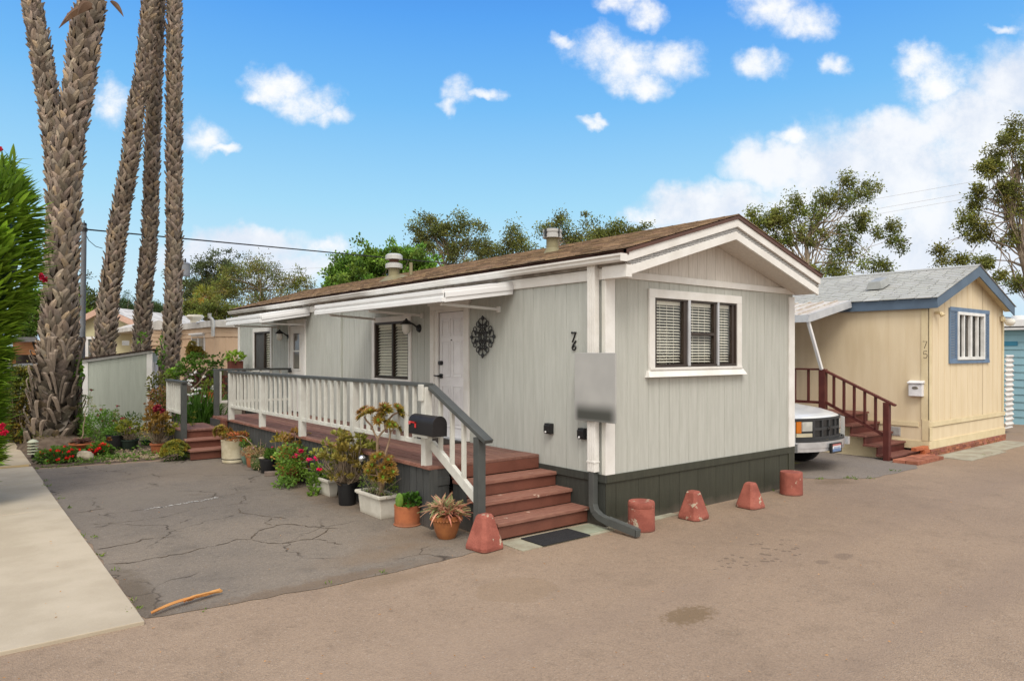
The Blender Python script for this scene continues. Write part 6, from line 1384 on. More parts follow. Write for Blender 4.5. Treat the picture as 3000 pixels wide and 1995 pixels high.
n2 = 40; tops = np.array([list(at(u,v,8.2)) for u,v in [(rnd.uniform(-20,45), rnd.uniform(470,560)) for _ in range(n2)]]); lb.blades(tops, np.array([0,0,1.])+nr.normal(size=(n2,3))*.45+rgt*.35, nr.uniform(.18,.28,n2), .03, (.9,.9,.9), .15, 4)
lb.build('foliage', OLEAF, t)
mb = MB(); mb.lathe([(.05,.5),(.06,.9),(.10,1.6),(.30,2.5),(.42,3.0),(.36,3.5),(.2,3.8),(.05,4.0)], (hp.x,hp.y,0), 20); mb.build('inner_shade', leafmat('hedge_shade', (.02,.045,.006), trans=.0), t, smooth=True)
strands([curve((hp.x-Rv.x*.3+rnd.gauss(0,.06),hp.y-Rv.y*.3+rnd.gauss(0,.06),0),(hp.x+rnd.gauss(0,.2),hp.y+rnd.gauss(0,.2),3.3),(0,0,0),5,.03) for _ in range(9)], .02,.01,'stem',STEM,t)
flowers(t, np.concatenate([ball(7, list(at(u,v,8.1)), (.035,.035,.03))[0] for u,v in ((122,812),(131,820),(6,1252),(12,1268),(-2,440))]), .035, leafmat('crimson_oleander', (.6,.015,.06)), 6)
# fallen frond sheath on the driveway
a, b = Vector((-4.46,.22,.02)), Vector((-3.93,.41,.02)); dv = (b-a).normalized(); sd2 = Vector((-dv.y,dv.x,0)); mb = MB(); n = 14; L = (b-a).length
for (off, w0, w1, start, c) in ((0,.022,.042,0,1.0),(.014,.014,.022,.45,1.15),(-.014,.014,.022,.5,.85)):
    vs = []
    for i in range(n+1):
        q = i/n; s = start+(1-start)*q; w = (w0+(w1-w0)*math.sin(PI*min(1,s*.9)))*(1 if q < .8 else (1-(q-.8)*4.2)); w = max(w,.004); c0 = a+dv*L*s+sd2*(off*q+.02*math.sin(q*4))+Vector((0,0,.004+.010*abs(math.sin(q*4+off*40))))
        vs += [c0-sd2*w*.5+Vector((0,0,.012)), c0, c0+sd2*w*.5+Vector((0,0,.016))]
    mb.cur = (c,c,c); mb.add(vs, [(3*i+j,3*i+j+1,3*i+4+j,3*i+3+j) for i in range(n) for j in (0,1)])
mb.build('palm_leaf_sheath', FROND, None, smooth=True, **tg('dry orange palm leaf sheath lying on the driveway near the concrete walk', 'fallen leaf'))
# ------------------------------------------------------------------ neighbour home no. 75
NX0, NX1, NY = 8.55, 12.55, 0.0
nb = thing('mobile_home', 'yellow mobile home with blue fascia, blue shuttered window, grey shingle roof and house number 75', 'mobile home', ((NX0+NX1)/2, 6, 0))
ns, nf = Side(NX0), Front(NY)
EXo, EZn, RZn, RXn, OV = .08, 2.93, 3.655, (NX0+NX1)/2, .17
def nz(x): return EZn+(RZn-EZn)*(1-abs(x-RXn)/(RXn-NX0+EXo))
mb = MB(); grooved(mb, ns, 0, 12, .5, 2.95, .305, phase=.1, gw=.010, gd=.002); grooved(mb, nf, NX0, NX1, .5, 3.5, .29, [(9.9,11.30,1.80,2.70)], ztop=(lambda t: nz(t)-.06, [RXn]), gw=.06, gd=.004)
mb.quad((NX1,0,.5),(NX1,12,.5),(NX1,12,2.95),(NX1,0,2.95)); mb.quad((NX0,12,0),(NX1,12,0),(NX1,12,2.95),(NX0,12,2.95)); mb.build('siding', YSIDE, nb)
mb = MB(); mb.box(NX0-.012, NX0-.001, -.012, 12, .13, .52); mb.box(NX0-.012, NX1+.012, NY-.012, NY-.001, .13, .52); mb.quad((NX1+.01,0,.1),(NX1+.01,12,.1),(NX1+.01,12,.52),(NX1+.01,0,.52)); mb.build('skirting', YSIDE, nb)
mb = MB(); mb.box(NX0-.03, NX0-.013, .16, 12, .53, .615); mb.box(NX0-.028, NX0-.013, -.028, 3, .12, .27); mb.box(NX0, NX1+.02, NY-.035, NY-.013, .535, .625); mb.box(NX0-.02, NX1+.02, NY-.034, NY-.013, .115, .275); mb.box(NX0-.03, NX0-.013, -.03, .10, .275, .66); mb.box(NX0-.03, NX0+.1, -.036, -.013, .28, .53)
mb.box(NX0-.016, NX0-.001, -.016, .12, .66, 2.74); mb.box(NX0-.016, NX0+.12, -.016, -.001, .66, 2.9); mb.box(NX1-.08, NX1+.015, -.016, -.001, .63, 2.74); mb.build('trim', YTRIM, nb, bevel=.003)
mb = MB(); mb.cur = (.4,.3,.25); mb.box(NX1-.04, NX1+.0, -.038, -.035, .3, .34)
mb = MB()
for r in range(3):
    x = NX0-.02-(.09 if r % 2 else 0)
    while x < NX1: c = rnd.uniform(.7,1.35); mb.cur = (c, c*rnd.uniform(.85,1.1), c*rnd.uniform(.8,1.1)); mb.box(max(x,NX0-.02), min(x+.17,NX1), NY-.055+rnd.uniform(-.006,.006), NY-.02, r*.044, r*.044+.037); x += .18
mb.build('brick_base', BRICKM, nb); mb = MB(); mb.box(NX0-.01, NX1, NY-.045, NY-.015, 0, .13); mb.build('mortar', MORTAR, nb)
mb = MB()
mb.box(NX0-EXo-.02, NX0-EXo, -OV, 12.2, EZn-.205, EZn-.004)
for s in (-1, 1):
    xe = RXn+s*(RXn-NX0+EXo+.018); mb.prism([(RXn,RZn+.005),(xe,EZn-.003),(xe,EZn-.205),(RXn,RZn-.215)], 'y', -OV-.022, -OV)
mb.build('fascia', BLUEF, nb, bevel=.003)
mb = MB()
for s in (-1, 1):
    xe = RXn+s*(RXn-NX0+EXo); mb.prism([(RXn,RZn-.09),(xe,EZn-.10),(xe,EZn-.115),(RXn,RZn-.105)], 'y', -OV, -.0)
mb.build('soffit', YTRIM, nb)
kn = (RZn-EZn)/(RXn-NX0+EXo); rn = math.hypot(RXn-NX0+EXo+.04,(RXn-NX0+EXo+.04)*kn); cn = (RXn-NX0+EXo+.04)/rn; mb = MB()
shingles(mb, lambda s: (NX0-EXo-.04+s*cn, EZn-.03+s*cn*kn+.02), -OV-.04, 12.2, rn, .135, .30, .33, th=.016, lift=.005, contrast=.045, gap=.02); shingles(mb, lambda s: (NX1+EXo+.04-s*cn, EZn-.03+s*cn*kn+.02), -OV-.04, 12.2, rn, .27, .9, 1, th=.01, contrast=.05)
mb.cur = (.95,.95,.95); mb.add([(RXn-.13,-OV-.045,RZn-.015),(RXn,-OV-.045,RZn+.034),(RXn+.13,-OV-.045,RZn-.015),(RXn+.13,12.2,RZn-.015),(RXn,12.2,RZn+.034),(RXn-.13,12.2,RZn-.015)], [(0,1,4,5),(1,2,3,4)]); mb.build('roof', SHINGG, nb)
vx = NX0+.75; vz = EZn+(vx-NX0+EXo)*kn+.05; vy = 1.0
for it in range(30):
    vy = min(np.linspace(.2,4,200), key=lambda y: abs((CX+FL*(Vector((vx-CAM.x,y-CAM.y)).dot(Rv))/(Vector((vx-CAM.x,y-CAM.y)).dot(Fv)))-2573)); break
mb = MB(); mb.add([(vx-.2,vy-.17,vz-.07),(vx+.2,vy-.17,vz+.07),(vx+.2,vy+.17,vz+.07),(vx-.2,vy+.17,vz-.07),(vx-.17,vy-.12,vz+.09),(vx+.17,vy-.12,vz+.2),(vx+.17,vy+.12,vz+.2),(vx-.17,vy+.12,vz+.09)], [(0,1,5,4),(1,2,6,5),(2,3,7,6),(3,0,4,7),(4,5,6,7)]); mb.build('roof_vent', mat('grey_vent', (.30,.31,.30), (.25,.26,.25), rough=.5), nb, bevel=.015)
# shuttered window
mb = MB(); 
for (a, b) in ((9.49,9.86),(11.34,11.61)):
    frame_ring(mb, nf, a, b, 1.76, 2.78, .045, .001, .03)
    for k in range(30): z = 1.81+k*.0315; nf.box(mb, a+.045, b-.045, z, z+.022, .002, .024)
nf.box(mb, 9.49, 11.63, 1.70, 1.76, .001, .032); nf.box(mb, 9.49, 11.61, 2.72, 2.80, .031, .036); sh = mb.build('shutter', mat('blue_shutter', (.14,.21,.32), (.115,.175,.27), rough=.6), nb)
mb = MB(); frame_ring(mb, nf, 9.87, 11.33, 1.77, 2.72, .06, -.03, .045); 
for q, hw_ in ((10.23,.022),(10.60,.045),(10.97,.022)): nf.box(mb, q-hw_, q+hw_, 1.83, 2.66, -.02, .03)
wn = mb.build('window', mat('bright_white_frame', (.8,.8,.78), rough=.4), nb, bevel=.003)
mb = MB(); nf.box(mb, 9.93, 11.27, 1.83, 2.66, -.02, -.016); mb.build('pane', GLASS, wn)
mb = MB(); nf.box(mb, 9.95, 10.24, 1.83, 2.66, -.09, -.08); nf.box(mb, 10.64, 10.96, 1.83, 2.66, -.09, -.08); mb.build('curtain', mat('tan_curtain', (.16,.13,.10), (.09,.07,.055), scale=9, stretch=(8,8,.3), rough=.9), wn)
mb = MB(); nf.box(mb, 9.9, 11.3, 1.8, 2.7, -.30, -.28); nf.box(mb, 9.88, 9.9, 1.8, 2.7, -.28, -.03); nf.box(mb, 11.3, 11.32, 1.8, 2.7, -.28, -.03); nf.box(mb, 9.9, 11.3, 2.7, 2.72, -.28, -.03); nf.box(mb, 9.9, 11.3, 1.78, 1.8, -.28, -.03); mb.build('window_recess', DARKIN, wn)
number('house_number', [[(-.4,.5),(.42,.5),(-.1,-.5)]], .055, 2.055, .085, .13, ns, mat('bronze_number', (.13,.10,.07), rough=.4), nb, .008)
number('house_number', [[(.35,.5),(-.3,.5),(-.36,.06),(0,.14),(.33,.02),(.38,-.22),(.2,-.44),(-.1,-.5),(-.38,-.4)]], .045, 1.875, .085, .13, ns, MATS['bronze_number'], nb, .008)
mb = MB(); mb.box(NX0-.10, NX0-.005, .07, .31, 1.10, 1.33); mb.prism([(NX0-.125,1.335),(NX0-.12,1.365),(NX0-.005,1.395),(NX0-.005,1.335)], 'y', .055, .325); mbn = thing('mailbox', 'white wall mailbox with an oval metal plate on the yellow siding', 'mailbox', (NX0-.05,.19,1.10)); mb.build('mailbox_body', mat('white_plastic', (.78,.78,.8), rough=.35), mbn, bevel=.01)
mb = MB(); mb.lathe([(.001,.0),(.05,.004),(.056,.0)], (0,0,0), 20, 1, .5); mb.v = [(NX0-.102-z, .19+x, 1.255+y) for x, y, z in mb.v]; mb.build('plate', mat('pewter', (.32,.29,.24), rough=.35, metal=.6), mbn, smooth=True)
mb = MB(); mb.tube([(NX0+.28,-.02,2.66),(NX0+.28,-.10,2.66)], .03, 10); mb.tube([(NX0+.34,-.08,2.66),(NX0+.34,-.12,2.60)], [.03,.045], 12); mb.build('flood_lamp', YTRIM, nb, smooth=True)
mb = MB(); mb.box(NX1-.22, NX1-.05, -.06, -.017, 2.60, 2.70); mb.tube([(NX1-.14,-.05,2.62),(NX1-.14,-.12,2.62)], .03, 10); lj = mb.build('porch_lamp', YTRIM, nb); mb = MB(); mb.lathe([(.001,-.095),(.06,-.08),(.10,-.03),(.105,.0),(.09,.05),(.03,.075)], (NX1-.14,-.17,2.585), 18); mb.build('lamp_globe', LAMPW, lj, smooth=True)
mb = MB(); ns.box(mb, .48, .72, .33, .50, .012, .02)
for k in range(6): ns.box(mb, .5, .7, .35+k*.024, .36+k*.024, .02, .026)
mb.build('foundation_vent', GALV, nb)
# awning over the side stair with its slanted white brace
oc = hitY(2250+245/2.0907, 700+470/2.0907, 1.38); mb = MB(); zc = 2.955
mb.add([(NX0-.1,1.38,zc),(NX0-.1,4.6,zc),(oc.x,4.6,oc.z),(oc.x,1.38,oc.z),(NX0-.1,1.38,zc-.03),(NX0-.1,4.6,zc-.03),(oc.x,4.6,oc.z-.03),(oc.x,1.38,oc.z-.03)], [(0,1,2,3),(7,6,5,4),(0,4,5,1),(1,5,6,2),(2,6,7,3),(3,7,4,0)])
for k in range(1,12): y = 1.38+k*.28; mb.bar((NX0-.12,y,zc+.012),(oc.x,y,oc.z+.012),.035,.02)
aw = mb.build('awning', mat('aged_awning', (.58,.55,.50), (.44,.37,.30), rough=.6, scale=8), nb)
mb = MB(); mb.bar((NX0-.12,1.37,zc-.07),(oc.x,1.37,oc.z-.05),.02,.15); mb.box(oc.x-.02, oc.x+.01, 1.36, 4.6, oc.z-.12, oc.z+.02); mb.build('awning_fascia', mat('grey_white_metal', (.5,.52,.54), (.42,.44,.47), rough=.5), aw, bevel=.003)
mb = MB(); mb.bar((oc.x+.05,1.42,oc.z-.05), tuple(hitX(2250+335/2.0907,700+822/2.0907,7.36)), .05, .05); mb.build('awning_brace', WHITE_CLEAN, aw)
# its stair
st = thing('staircase', 'maroon wooden stair with a railing climbing the side of the yellow home', 'stairs', (7.9, .7, 0))
tr = [(1.08,.76),(.87,.58),(.63,.41),(.40,.25),(.17,.085)]
for i, (y, z) in enumerate(tr[1:]):
    yb = tr[i][0]+.02; mb = MB(); mb.box(7.36, 8.5, y-.03, y+.11, z-.035, z); mb.box(7.36, 8.5, y+.116, yb, z-.035, z); mb.build('tread', MARTREAD, st, bevel=.004)
mb = MB(); mb.box(7.36, 8.5, 1.05, 4.4, .725, .76); mb.build('landing', MARTREAD, st, bevel=.004)
for i, (y, z) in enumerate(tr): mb = MB(); mb.box(7.40, 8.5, y+.0, y+.025, (tr[i+1][1] if i < 4 else 0)+.001, z-.036); mb.build('riser', MAROON, st)
mb = MB(); mb.prism([(.22,0),(4.4,0),(4.4,.72),(1.1,.72),(1.1,.54),(.9,.54),(.9,.37),(.66,.37),(.66,.21),(.43,.21),(.43,.05),(.22,.05)], 'x', 7.58, 7.62); mb.build('side_panel', YTRIM, st)
tops = [((7.36,1.40,1.595),(7.36,.08,.985),.09,.035),((7.36,4.4,1.595),(7.36,1.38,1.595),.09,.035)]
mb = MB(); [mb.bar(*q) for q in tops]; rl = mb.build('railing', MAROON, st, bevel=.003)
for (x0,x1,y0,y1,z0,z1) in ((7.30,7.40,.17,.27,0,1.03),(7.30,7.42,1.33,1.45,.60,1.60)): mb = MB(); mb.box(x0,x1,y0,y1,z0,z1); mb.build('post', MAROON, rl, bevel=.004)
for (a, b) in (((7.36,1.36,.985),(7.36,.25,.44)),((7.36,4.4,.965),(7.36,1.42,.965))): mb = MB(); mb.bar(a,b,.04,.05); mb.build('bottom_rail', MAROON, rl)
for k in range(5): y = .42+k*.19; mb = MB(); mb.box(7.34,7.38,y-.02,y+.02,.36+y*.48-.02,.985+(y-.08)*.462-.01); mb.build('baluster', MAROON, rl)
for k in range(9): y = 1.68+k*.28; mb = MB(); mb.box(7.34,7.38,y-.02,y+.02,.98,1.58); mb.build('baluster', MAROON, rl)
mb = MB()
for r in range(2):
    for c_ in range(6):
        c = rnd.uniform(.75,1.3); mb.cur = (c,c*.95,c*.95); mb.box(7.22+c_*.185, 7.22+c_*.185+.178, -.34+r*.21, -.34+r*.21+.2, 0, .062+rnd.uniform(-.006,.006))
mb.build('brick_step', BRICKM, None, bevel=.004, **tg('pad of loose red bricks on the ground at the foot of the maroon stair', 'brick pad'))
mb = MB(); mb.cur = (1.3,1.0,.7); mb.box(7.95,8.48,-.03,.06,.14,.20); mb.box(8.28,8.50,-.05,.04,.075,.138); mb.box(8.2,8.36,-.06,.06,0,.07); mb.cur = (.7,.5,.5); mb.box(8.38,8.5,-.07,.06,0,.07)
mb.build('brick_stack', BRICKM, None, bevel=.004, **tg('small stack of orange bricks between the maroon stair and the yellow home corner', 'bricks'))
# ------------------------------------------------------------------ vehicles
def wheel(parent, x, y, r, w):
    mb = MB(); mb.lathe([(r*.55,-w/2),(r*.92,-w/2),(r,-w*.35),(r,w*.35),(r*.92,w/2),(r*.55,w/2)], (0,0,0), 24); mb.v = [(x+p[2], y+p[0], r+p[1]) for p in mb.v]; t_ = mb.build('wheel', TYRE, parent, smooth=True)
    mb = MB(); mb.lathe([(.02,-w*.42),(r*.55,-w*.36),(r*.58,-w*.5),(r*.58,w*.5),(r*.55,w*.36),(.02,w*.42)], (0,0,0), 20); mb.v = [(x+p[2], y+p[0], r+p[1]) for p in mb.v]; mb.build('rim', CHROME, t_, smooth=True)
def pickup(X, Y, label):
    """full size pickup facing -y; X = centre, Y = front of the grille"""
    t = thing('pickup_truck', label, 'pickup truck', (X, Y+2.6, 0)); hw = .91
    def bow(x): return .27*(abs(x)/hw)**2.4                 # front corners swept back
    # hood and front wings as a lofted shell
    mb = MB(); nx = 16; rows = []
    prof = [(0.0,.62),(0.0,.80),(-.005,1.0),(.025,1.035),(.12,1.07),(.45,1.13),(1.15,1.21)]
    for i, (yy, z) in enumerate(prof):
        row = []
        for j in range(nx+1):
            x = -hw+2*hw*j/nx; e = (abs(x)/hw)**6; row.append((X+x*(1-.02*(i >= 3)), Y+yy+bow(x)*(1 if i < 5 else .5), z-(.10*e if i >= 3 else .03*e)))
        rows.append(row)
    for i in range(len(rows)-1):
        for j in range(nx): mb.quad(rows[i][j], rows[i][j+1], rows[i+1][j+1], rows[i+1][j])
    for s in (-1, 1):
        x = X+s*hw; mb.quad((x,Y+.13,.45),(x,Y+.45,.45),(x,Y+.45,1.02),(x,Y+.13,.95)); mb.quad((x,Y+.45,.86),(x,Y+1.4,.86),(x,Y+1.4,1.06),(x,Y+.45,1.02)); mb.quad((x,Y+1.4,.45),(x,Y+5.2,.45),(x,Y+5.2,1.08),(x,Y+1.4,1.06))
    mb.quad((X-hw,Y+5.2,.45),(X+hw,Y+5.2,.45),(X+hw,Y+5.2,1.08),(X-hw,Y+5.2,1.08)); mb.box(X-hw+.02,X+hw-.02,Y+.5,Y+5.1,.42,.6)
    for s in (-1,1): mb.box(X+s*hw-.06*s, X+s*hw, Y+3.1, Y+5.2, 1.02, 1.09)
    body = mb.build('body', TRUCKW, t, smooth=True)
    c = [(-.80,1.15,1.10),(.80,1.15,1.10),(.80,2.95,1.10),(-.80,2.95,1.10),(-.66,1.75,1.74),(.66,1.75,1.74),(.66,2.75,1.76),(-.66,2.75,1.76)]
    mb = MB(); mb.add([(X+a,Y+b,z) for a,b,z in c], [(0,1,5,4),(1,2,6,5),(2,3,7,6),(3,0,4,7),(4,5,6,7)]); mb.build('cab', TRUCKW, t, bevel=.04)
    def onf(f, k=.10): a,b,cc,d = [Vector((X+c[i][0],Y+c[i][1],c[i][2])) for i in f]; m = (a+b+cc+d)/4; n = (b-a).cross(d-a).normalized(); return [q.lerp(m,k)+n*.008 for q in (a,b,cc,d)]
    for f, nm in (((0,1,5,4),'windscreen'),((1,2,6,5),'side_window'),((3,0,4,7),'side_window')): mb = MB(); mb.quad(*onf(f)); mb.build(nm, mat('car_glass', (.02,.025,.028), rough=.06, spec=.7), t)
    # grille: dark surround with two rows of openings
    def strip(x0, x1, z0, z1, o, d=.03):
        mb_ = MB(); n = 8
        for j in range(n):
            a, b = x0+(x1-x0)*j/n, x0+(x1-x0)*(j+1)/n; ya, yb = Y+bow(a)-o, Y+bow(b)-o
            mb_.add([(X+a,ya,z0),(X+b,yb,z0),(X+b,yb,z1),(X+a,ya,z1),(X+a,ya+d,z0),(X+b,yb+d,z0),(X+b,yb+d,z1),(X+a,ya+d,z1)], [(0,1,2,3),(3,2,6,7),(0,4,5,1),(0,3,7,4),(1,5,6,2)])
        return mb_
    def merge(ms):
        k = MB()
        for m_ in ms: n = len(k.v); k.v += m_.v; k.t += m_.t; k.f += [tuple(i+n for i in f) for f in m_.f]
        return k
    bars = [strip(-.90,.90,.955,1.0,.03),strip(-.90,.90,.60,.655,.03),strip(-.48,.48,.775,.825,.03)]+[strip(x-.022,x+.022,.655,.955,.028) for x in (-.46,-.23,0,.23,.46)]+[strip(-.90,-.865,.655,.955,.03),strip(.865,.90,.655,.955,.03)]
    g = merge(bars).build('grille', GRILLE, t); strip(-.45,.45,.64,.97,.006,.01).build('grille_opening', BLACKM, g)
    em = MB(); em.box(X-.09,X+.09,Y-.045,Y-.032,.785,.815); em.box(X-.03,X+.03,Y-.046,Y-.032,.765,.835); em.build('emblem', BLACKM, g)
    strip(-.88,-.47,.65,.96,.010,.02).build('lamp_panel', GRILLE, g); strip(.47,.88,.65,.96,.010,.02).build('lamp_panel', GRILLE, g)
    for s in (-1, 1):
        q = sorted((s*.50,s*.70)); strip(q[0],q[1],.77,.94,.03).build('headlight', LENS, t); q = sorted((s*.72,s*.80)); strip(q[0],q[1],.74,.945,.032).build('indicator', AMBER, t); q = sorted((s*.50,s*.80)); strip(q[0],q[1],.665,.73,.03).build('fog_light', LENSY, t)
    # chrome bumper, wrapping round the corners
    def bstrip(z0, z1, o): return merge([strip(-.96+k*.24,-.72+k*.24,z0,z1,o,.05) for k in range(8)])
    bm_ = merge([bstrip(.47,.575,.12),bstrip(.40,.47,.105)])
    for s in (-1,1): bm_.box(X+s*.90,X+s*.965,Y+.06,Y+.34,.42,.565)
    bp_ = bm_.build('bumper', CHROME, t, smooth=True); bstrip(.575,.605,.11).build('bumper_pad', GRILLE, bp_)
    mb = MB(); mb.box(X-.19,X+.19,Y-.165,Y-.125,.36,.54); pl = mb.build('plate_holder', BLACKM, t)
    mb = MB(); mb.box(X-.15,X+.15,Y-.170,Y-.166,.385,.435); pb_ = mb.build('license_plate', PLATEB, t); mb = MB(); mb.box(X-.15,X+.15,Y-.170,Y-.166,.436,.49); mb.build('plate_middle', PLATEW, pb_); mb = MB(); mb.box(X-.15,X+.15,Y-.170,Y-.166,.491,.52); mb.build('plate_band', PLATER, pb_)
    mb = MB()
    for k in range(5): mb.box(X-.11+k*.05,X-.085+k*.05,Y-.1725,Y-.1705,.41,.47)
    mb.build('plate_marks', PLATEB, pb_)
    for y in (.95, 4.2):
        for s in (-1,1): wheel(t, X+s*.80, Y+y, .36, .24)
    t.scale = (.87, .87, .87); return t
pickup(5.50, .0, 'white pickup truck with dark grille and chrome bumper parked between the two homes')
def suv(X, Y, label):
    t = thing('parked_car', label, 'car', (X, Y+2.2, 0)); mb = MB(); side = [(0,.45),(.0,.95),(.12,1.05),(.35,1.62),(2.9,1.66),(3.5,1.1),(4.4,.98),(4.5,.45)]; hw = .88; n = len(side)
    vs = []
    for (x, k) in ((-hw,1),(-hw*.98,1),(hw*.98,1),(hw,1)):
        for (y, z) in side: vs.append((X+x*(1-.14*max(0,(z-1.0)/.66)), Y+y+(.06 if abs(x) == hw else 0), z-(.03 if abs(x) == hw and z > 1 else 0)))
    fs = [(a*n+i, a*n+(i+1)%n, (a+1)*n+(i+1)%n, (a+1)*n+i) for a in range(3) for i in range(n)]+[tuple(range(n)), tuple(range(4*n-1,3*n-1,-1))]
    mb.add(vs, fs); mb.build('body', SILVER, t, smooth=True)
    mb = MB(); mb.quad((X-.7,Y+.13,1.08),(X+.7,Y+.13,1.08),(X+.63,Y+.33,1.56),(X-.63,Y+.33,1.56)); mb.build('rear_window', mat('car_glass', (.02,.025,.028)), t)
    mb = MB(); mb.box(X-.94,X+.94,Y-.13,Y+.2,.50,.68); mb.build('bumper', mat('grey_bumper', (.2,.2,.21), rough=.4), t, bevel=.04); mb = MB(); mb.box(X-.92,X+.92,Y-.10,Y+.2,.40,.50); mb.build('bumper_skirt', BLACKM, t, bevel=.02)
    for s in (-1,1): mb = MB(); mb.box(X+s*.74,X+s*.87,Y-.012,Y+.12,.80,1.08); mb.build('tail_light', REDL, t, bevel=.015)
    for y in (.85,3.6):
        for s in (-1,1): wheel(t, X+s*.76, Y+y, .33, .22)
    return t
vp = hitY(2984, 1190, 1.5); suv(vp.x-.9, 1.5, 'dark silver car mostly hidden behind the yellow home, only a rear corner showing')
# white corrugated screen at the far corner of the yellow home
a = hitY(2950, 1040, .35); b = hitY(2968.5, 1040, .35); mb = MB(); n = 60; z0, z1 = .12, a.z; vs = []
for i in range(n+1):
    z = z0+(z1-z0)*i/n; o = .022*math.sin(i*2*PI/4); vs += [(a.x-.1, .35+o, z), (b.x, .35+o, z)]
mb.add(vs, [(2*i,2*i+1,2*i+3,2*i+2) for i in range(n)]); mb.build('corrugated_screen', mat('white_corrugated', (.72,.70,.68), rough=.5), None, **tg('white corrugated metal screen at the far right corner of the yellow home', 'screen'))
# light blue home beyond
bh = thing('house', 'light blue house with lap siding and white gutter at the right edge of the photo', 'house', (18.5, 4, 0)); BX = 16.75
mb = MB(); z = .0
while z < 2.55:
    mb.add([(BX-.025,-3.5,z),(BX-.025,11,z),(BX-.002,11,z+.2),(BX-.002,-3.5,z+.2),(BX,-3.5,z),(BX,11,z)], [(0,1,2,3),(0,4,5,1)]); z += .2
mb.quad((BX,-3.5,0),(BX+4,-3.5,0),(BX+4,-3.5,2.7),(BX,-3.5,2.7)); mb.build('siding', BLUEH, bh)
zg = hitX(2980,955,BX).z; mb = MB(); mb.box(BX-.25,BX-.02,-3.8,11,2.52,2.58); mb.box(BX-.28,BX-.02,-3.8,11,zg-.02,zg+.16); mb.build('gutter', WHITE_CLEAN, bh, bevel=.01)
mb = MB(); mb.box(BX-.2,BX+.1,-3.8,11,2.58,zg-.02); mb.build('eave', mat('shadow_eave', (.25,.24,.24), rough=.8), bh)
mb = MB(); mb.add([(BX-.28,-3.8,zg+.14),(BX-.28,11,zg+.14),(BX+2,11,zg+.3),(BX+2,-3.8,zg+.3)], [(0,1,2,3)]); mb.build('roof', WRF, bh)
mb = MB(); mb.box(BX-.028,BX-.02,.9,1.25,2.10,2.22); mb.build('small_window', mat('teal_panel', (.05,.22,.34), rough=.3), bh)
mb = MB(); q = hitX(2985,950,BX+.8); mb.tube([(BX+.8,q.y,zg+.1),(BX+.8,q.y,q.z+.18)], .11, 12); mb.tube([(BX+.8,q.y,q.z+.12),(BX+.8,q.y,q.z+.24)], .17, 14); mb.build('roof_vent', WHITE_CLEAN, bh, smooth=True)
q0 = at(2955,927,30); far = thing('house', 'dark low roof seen beyond the light blue house', 'house', (q0.x,q0.y,0)); mb = MB(); mb.add([tuple(at(2930,927,30)),tuple(at(3060,936,30)),tuple(at(3060,985,28)),tuple(at(2930,985,28))], [(0,1,2,3)]); mb.build('roof', GREYRF, far); mb = MB(); p_, q_ = at(2930,985,30), at(3060,985,30); mb.add([(p_.x,p_.y,0),(q_.x,q_.y,0),tuple(q_),tuple(p_)], [(0,1,2,3)]); mb.build('wall', BLUEH, far)
# grassy tuft between truck and the sage home
p = Vector((4.05, .35, 0)); t = thing('strap_plant', 'strappy yellow green plant at the back corner of the sage home beside the truck', 'plant', (4.0,.5,0)); lb = LB(); n = 46; th = nr.uniform(0,6.28,n); el = nr.uniform(.4,1.3,n); d = np.stack([np.cos(th)*np.cos(el),np.sin(th)*np.cos(el),np.sin(el)],1)
lb.blades(np.array([4.0,.62,.05])+nr.normal(size=(n,3))*[.06,.08,.02], d, nr.uniform(.35,.85,n), .03, (1,1,1), .35, 4); lb.build('foliage', YLEAF, t)
flowers(t, ball(12,(4.05,.42,.33),(.08,.08,.1))[0], .06, leafmat('pale_leaf', (.35,.42,.3)), 5, 'foliage')
# ------------------------------------------------------------------ background homes, fences, poles and cables
tc = at(629, 955, 22.0); th_ = thing('mobile_home', 'tan ribbed metal mobile home with a stained white roof edge behind the palms', 'mobile home', (tc.x+2, tc.y+6, 0)); TX, TY = tc.x, tc.y
mb = MB()
def ribs(mb, fr, t0, t1, z0, z1, pitch, dep):
    t = t0
    while t < t1-1e-6:
        e = min(t+pitch, t1); a = [t, t+(e-t)*.55, t+(e-t)*.7, t+(e-t)*.85, e]; o = [0,0,dep,dep,0]
        for i in range(4): mb.quad(fr.p(a[i],z0,o[i]),fr.p(a[i+1],z0,o[i+1]),fr.p(a[i+1],z1,o[i+1]),fr.p(a[i],z1,o[i]))
        t = e
tS, tF = Side(TX), Front(TY); ribs(mb, tF, TX, TX+4.2, 0, 2.55, .2, .012); ribs(mb, tS, TY, TY+13, 0, 2.4, .1, .012); mb.quad((TX+4.2,TY,0),(TX+4.2,TY+13,0),(TX+4.2,TY+13,2.8),(TX+4.2,TY,2.8)); mb.build('siding', TANCOR, th_)
mb = MB(); tF.box(mb, TX-.02, TX+4.2, 2.55, 2.75, .0, .04); tF.box(mb, TX-.02, TX+4.2, 2.42, 2.56, .0, .03); tS.box(mb, TY, TY+13, 2.40, 2.54, .0, .03); tS.box(mb, TY, TY+13, 2.54, 2.72, 0, .05); mb.build('cornice', mat('tan_cornice', (.62,.46,.32), (.55,.40,.27), rough=.6, scale=3), th_, bevel=.01)
mb = MB(); mb.box(TX-.16,TX+4.3,TY-.16,TY+13.1,2.72,2.92); mb.build('roof_edge', WRF, th_)
mb = MB(); mb.prism([(TX-.1,2.921),(TX+2.1,3.1),(TX+4.25,2.921)], 'y', TY-.1, TY+13); mb.build('roof', WHITE_CLEAN, th_)
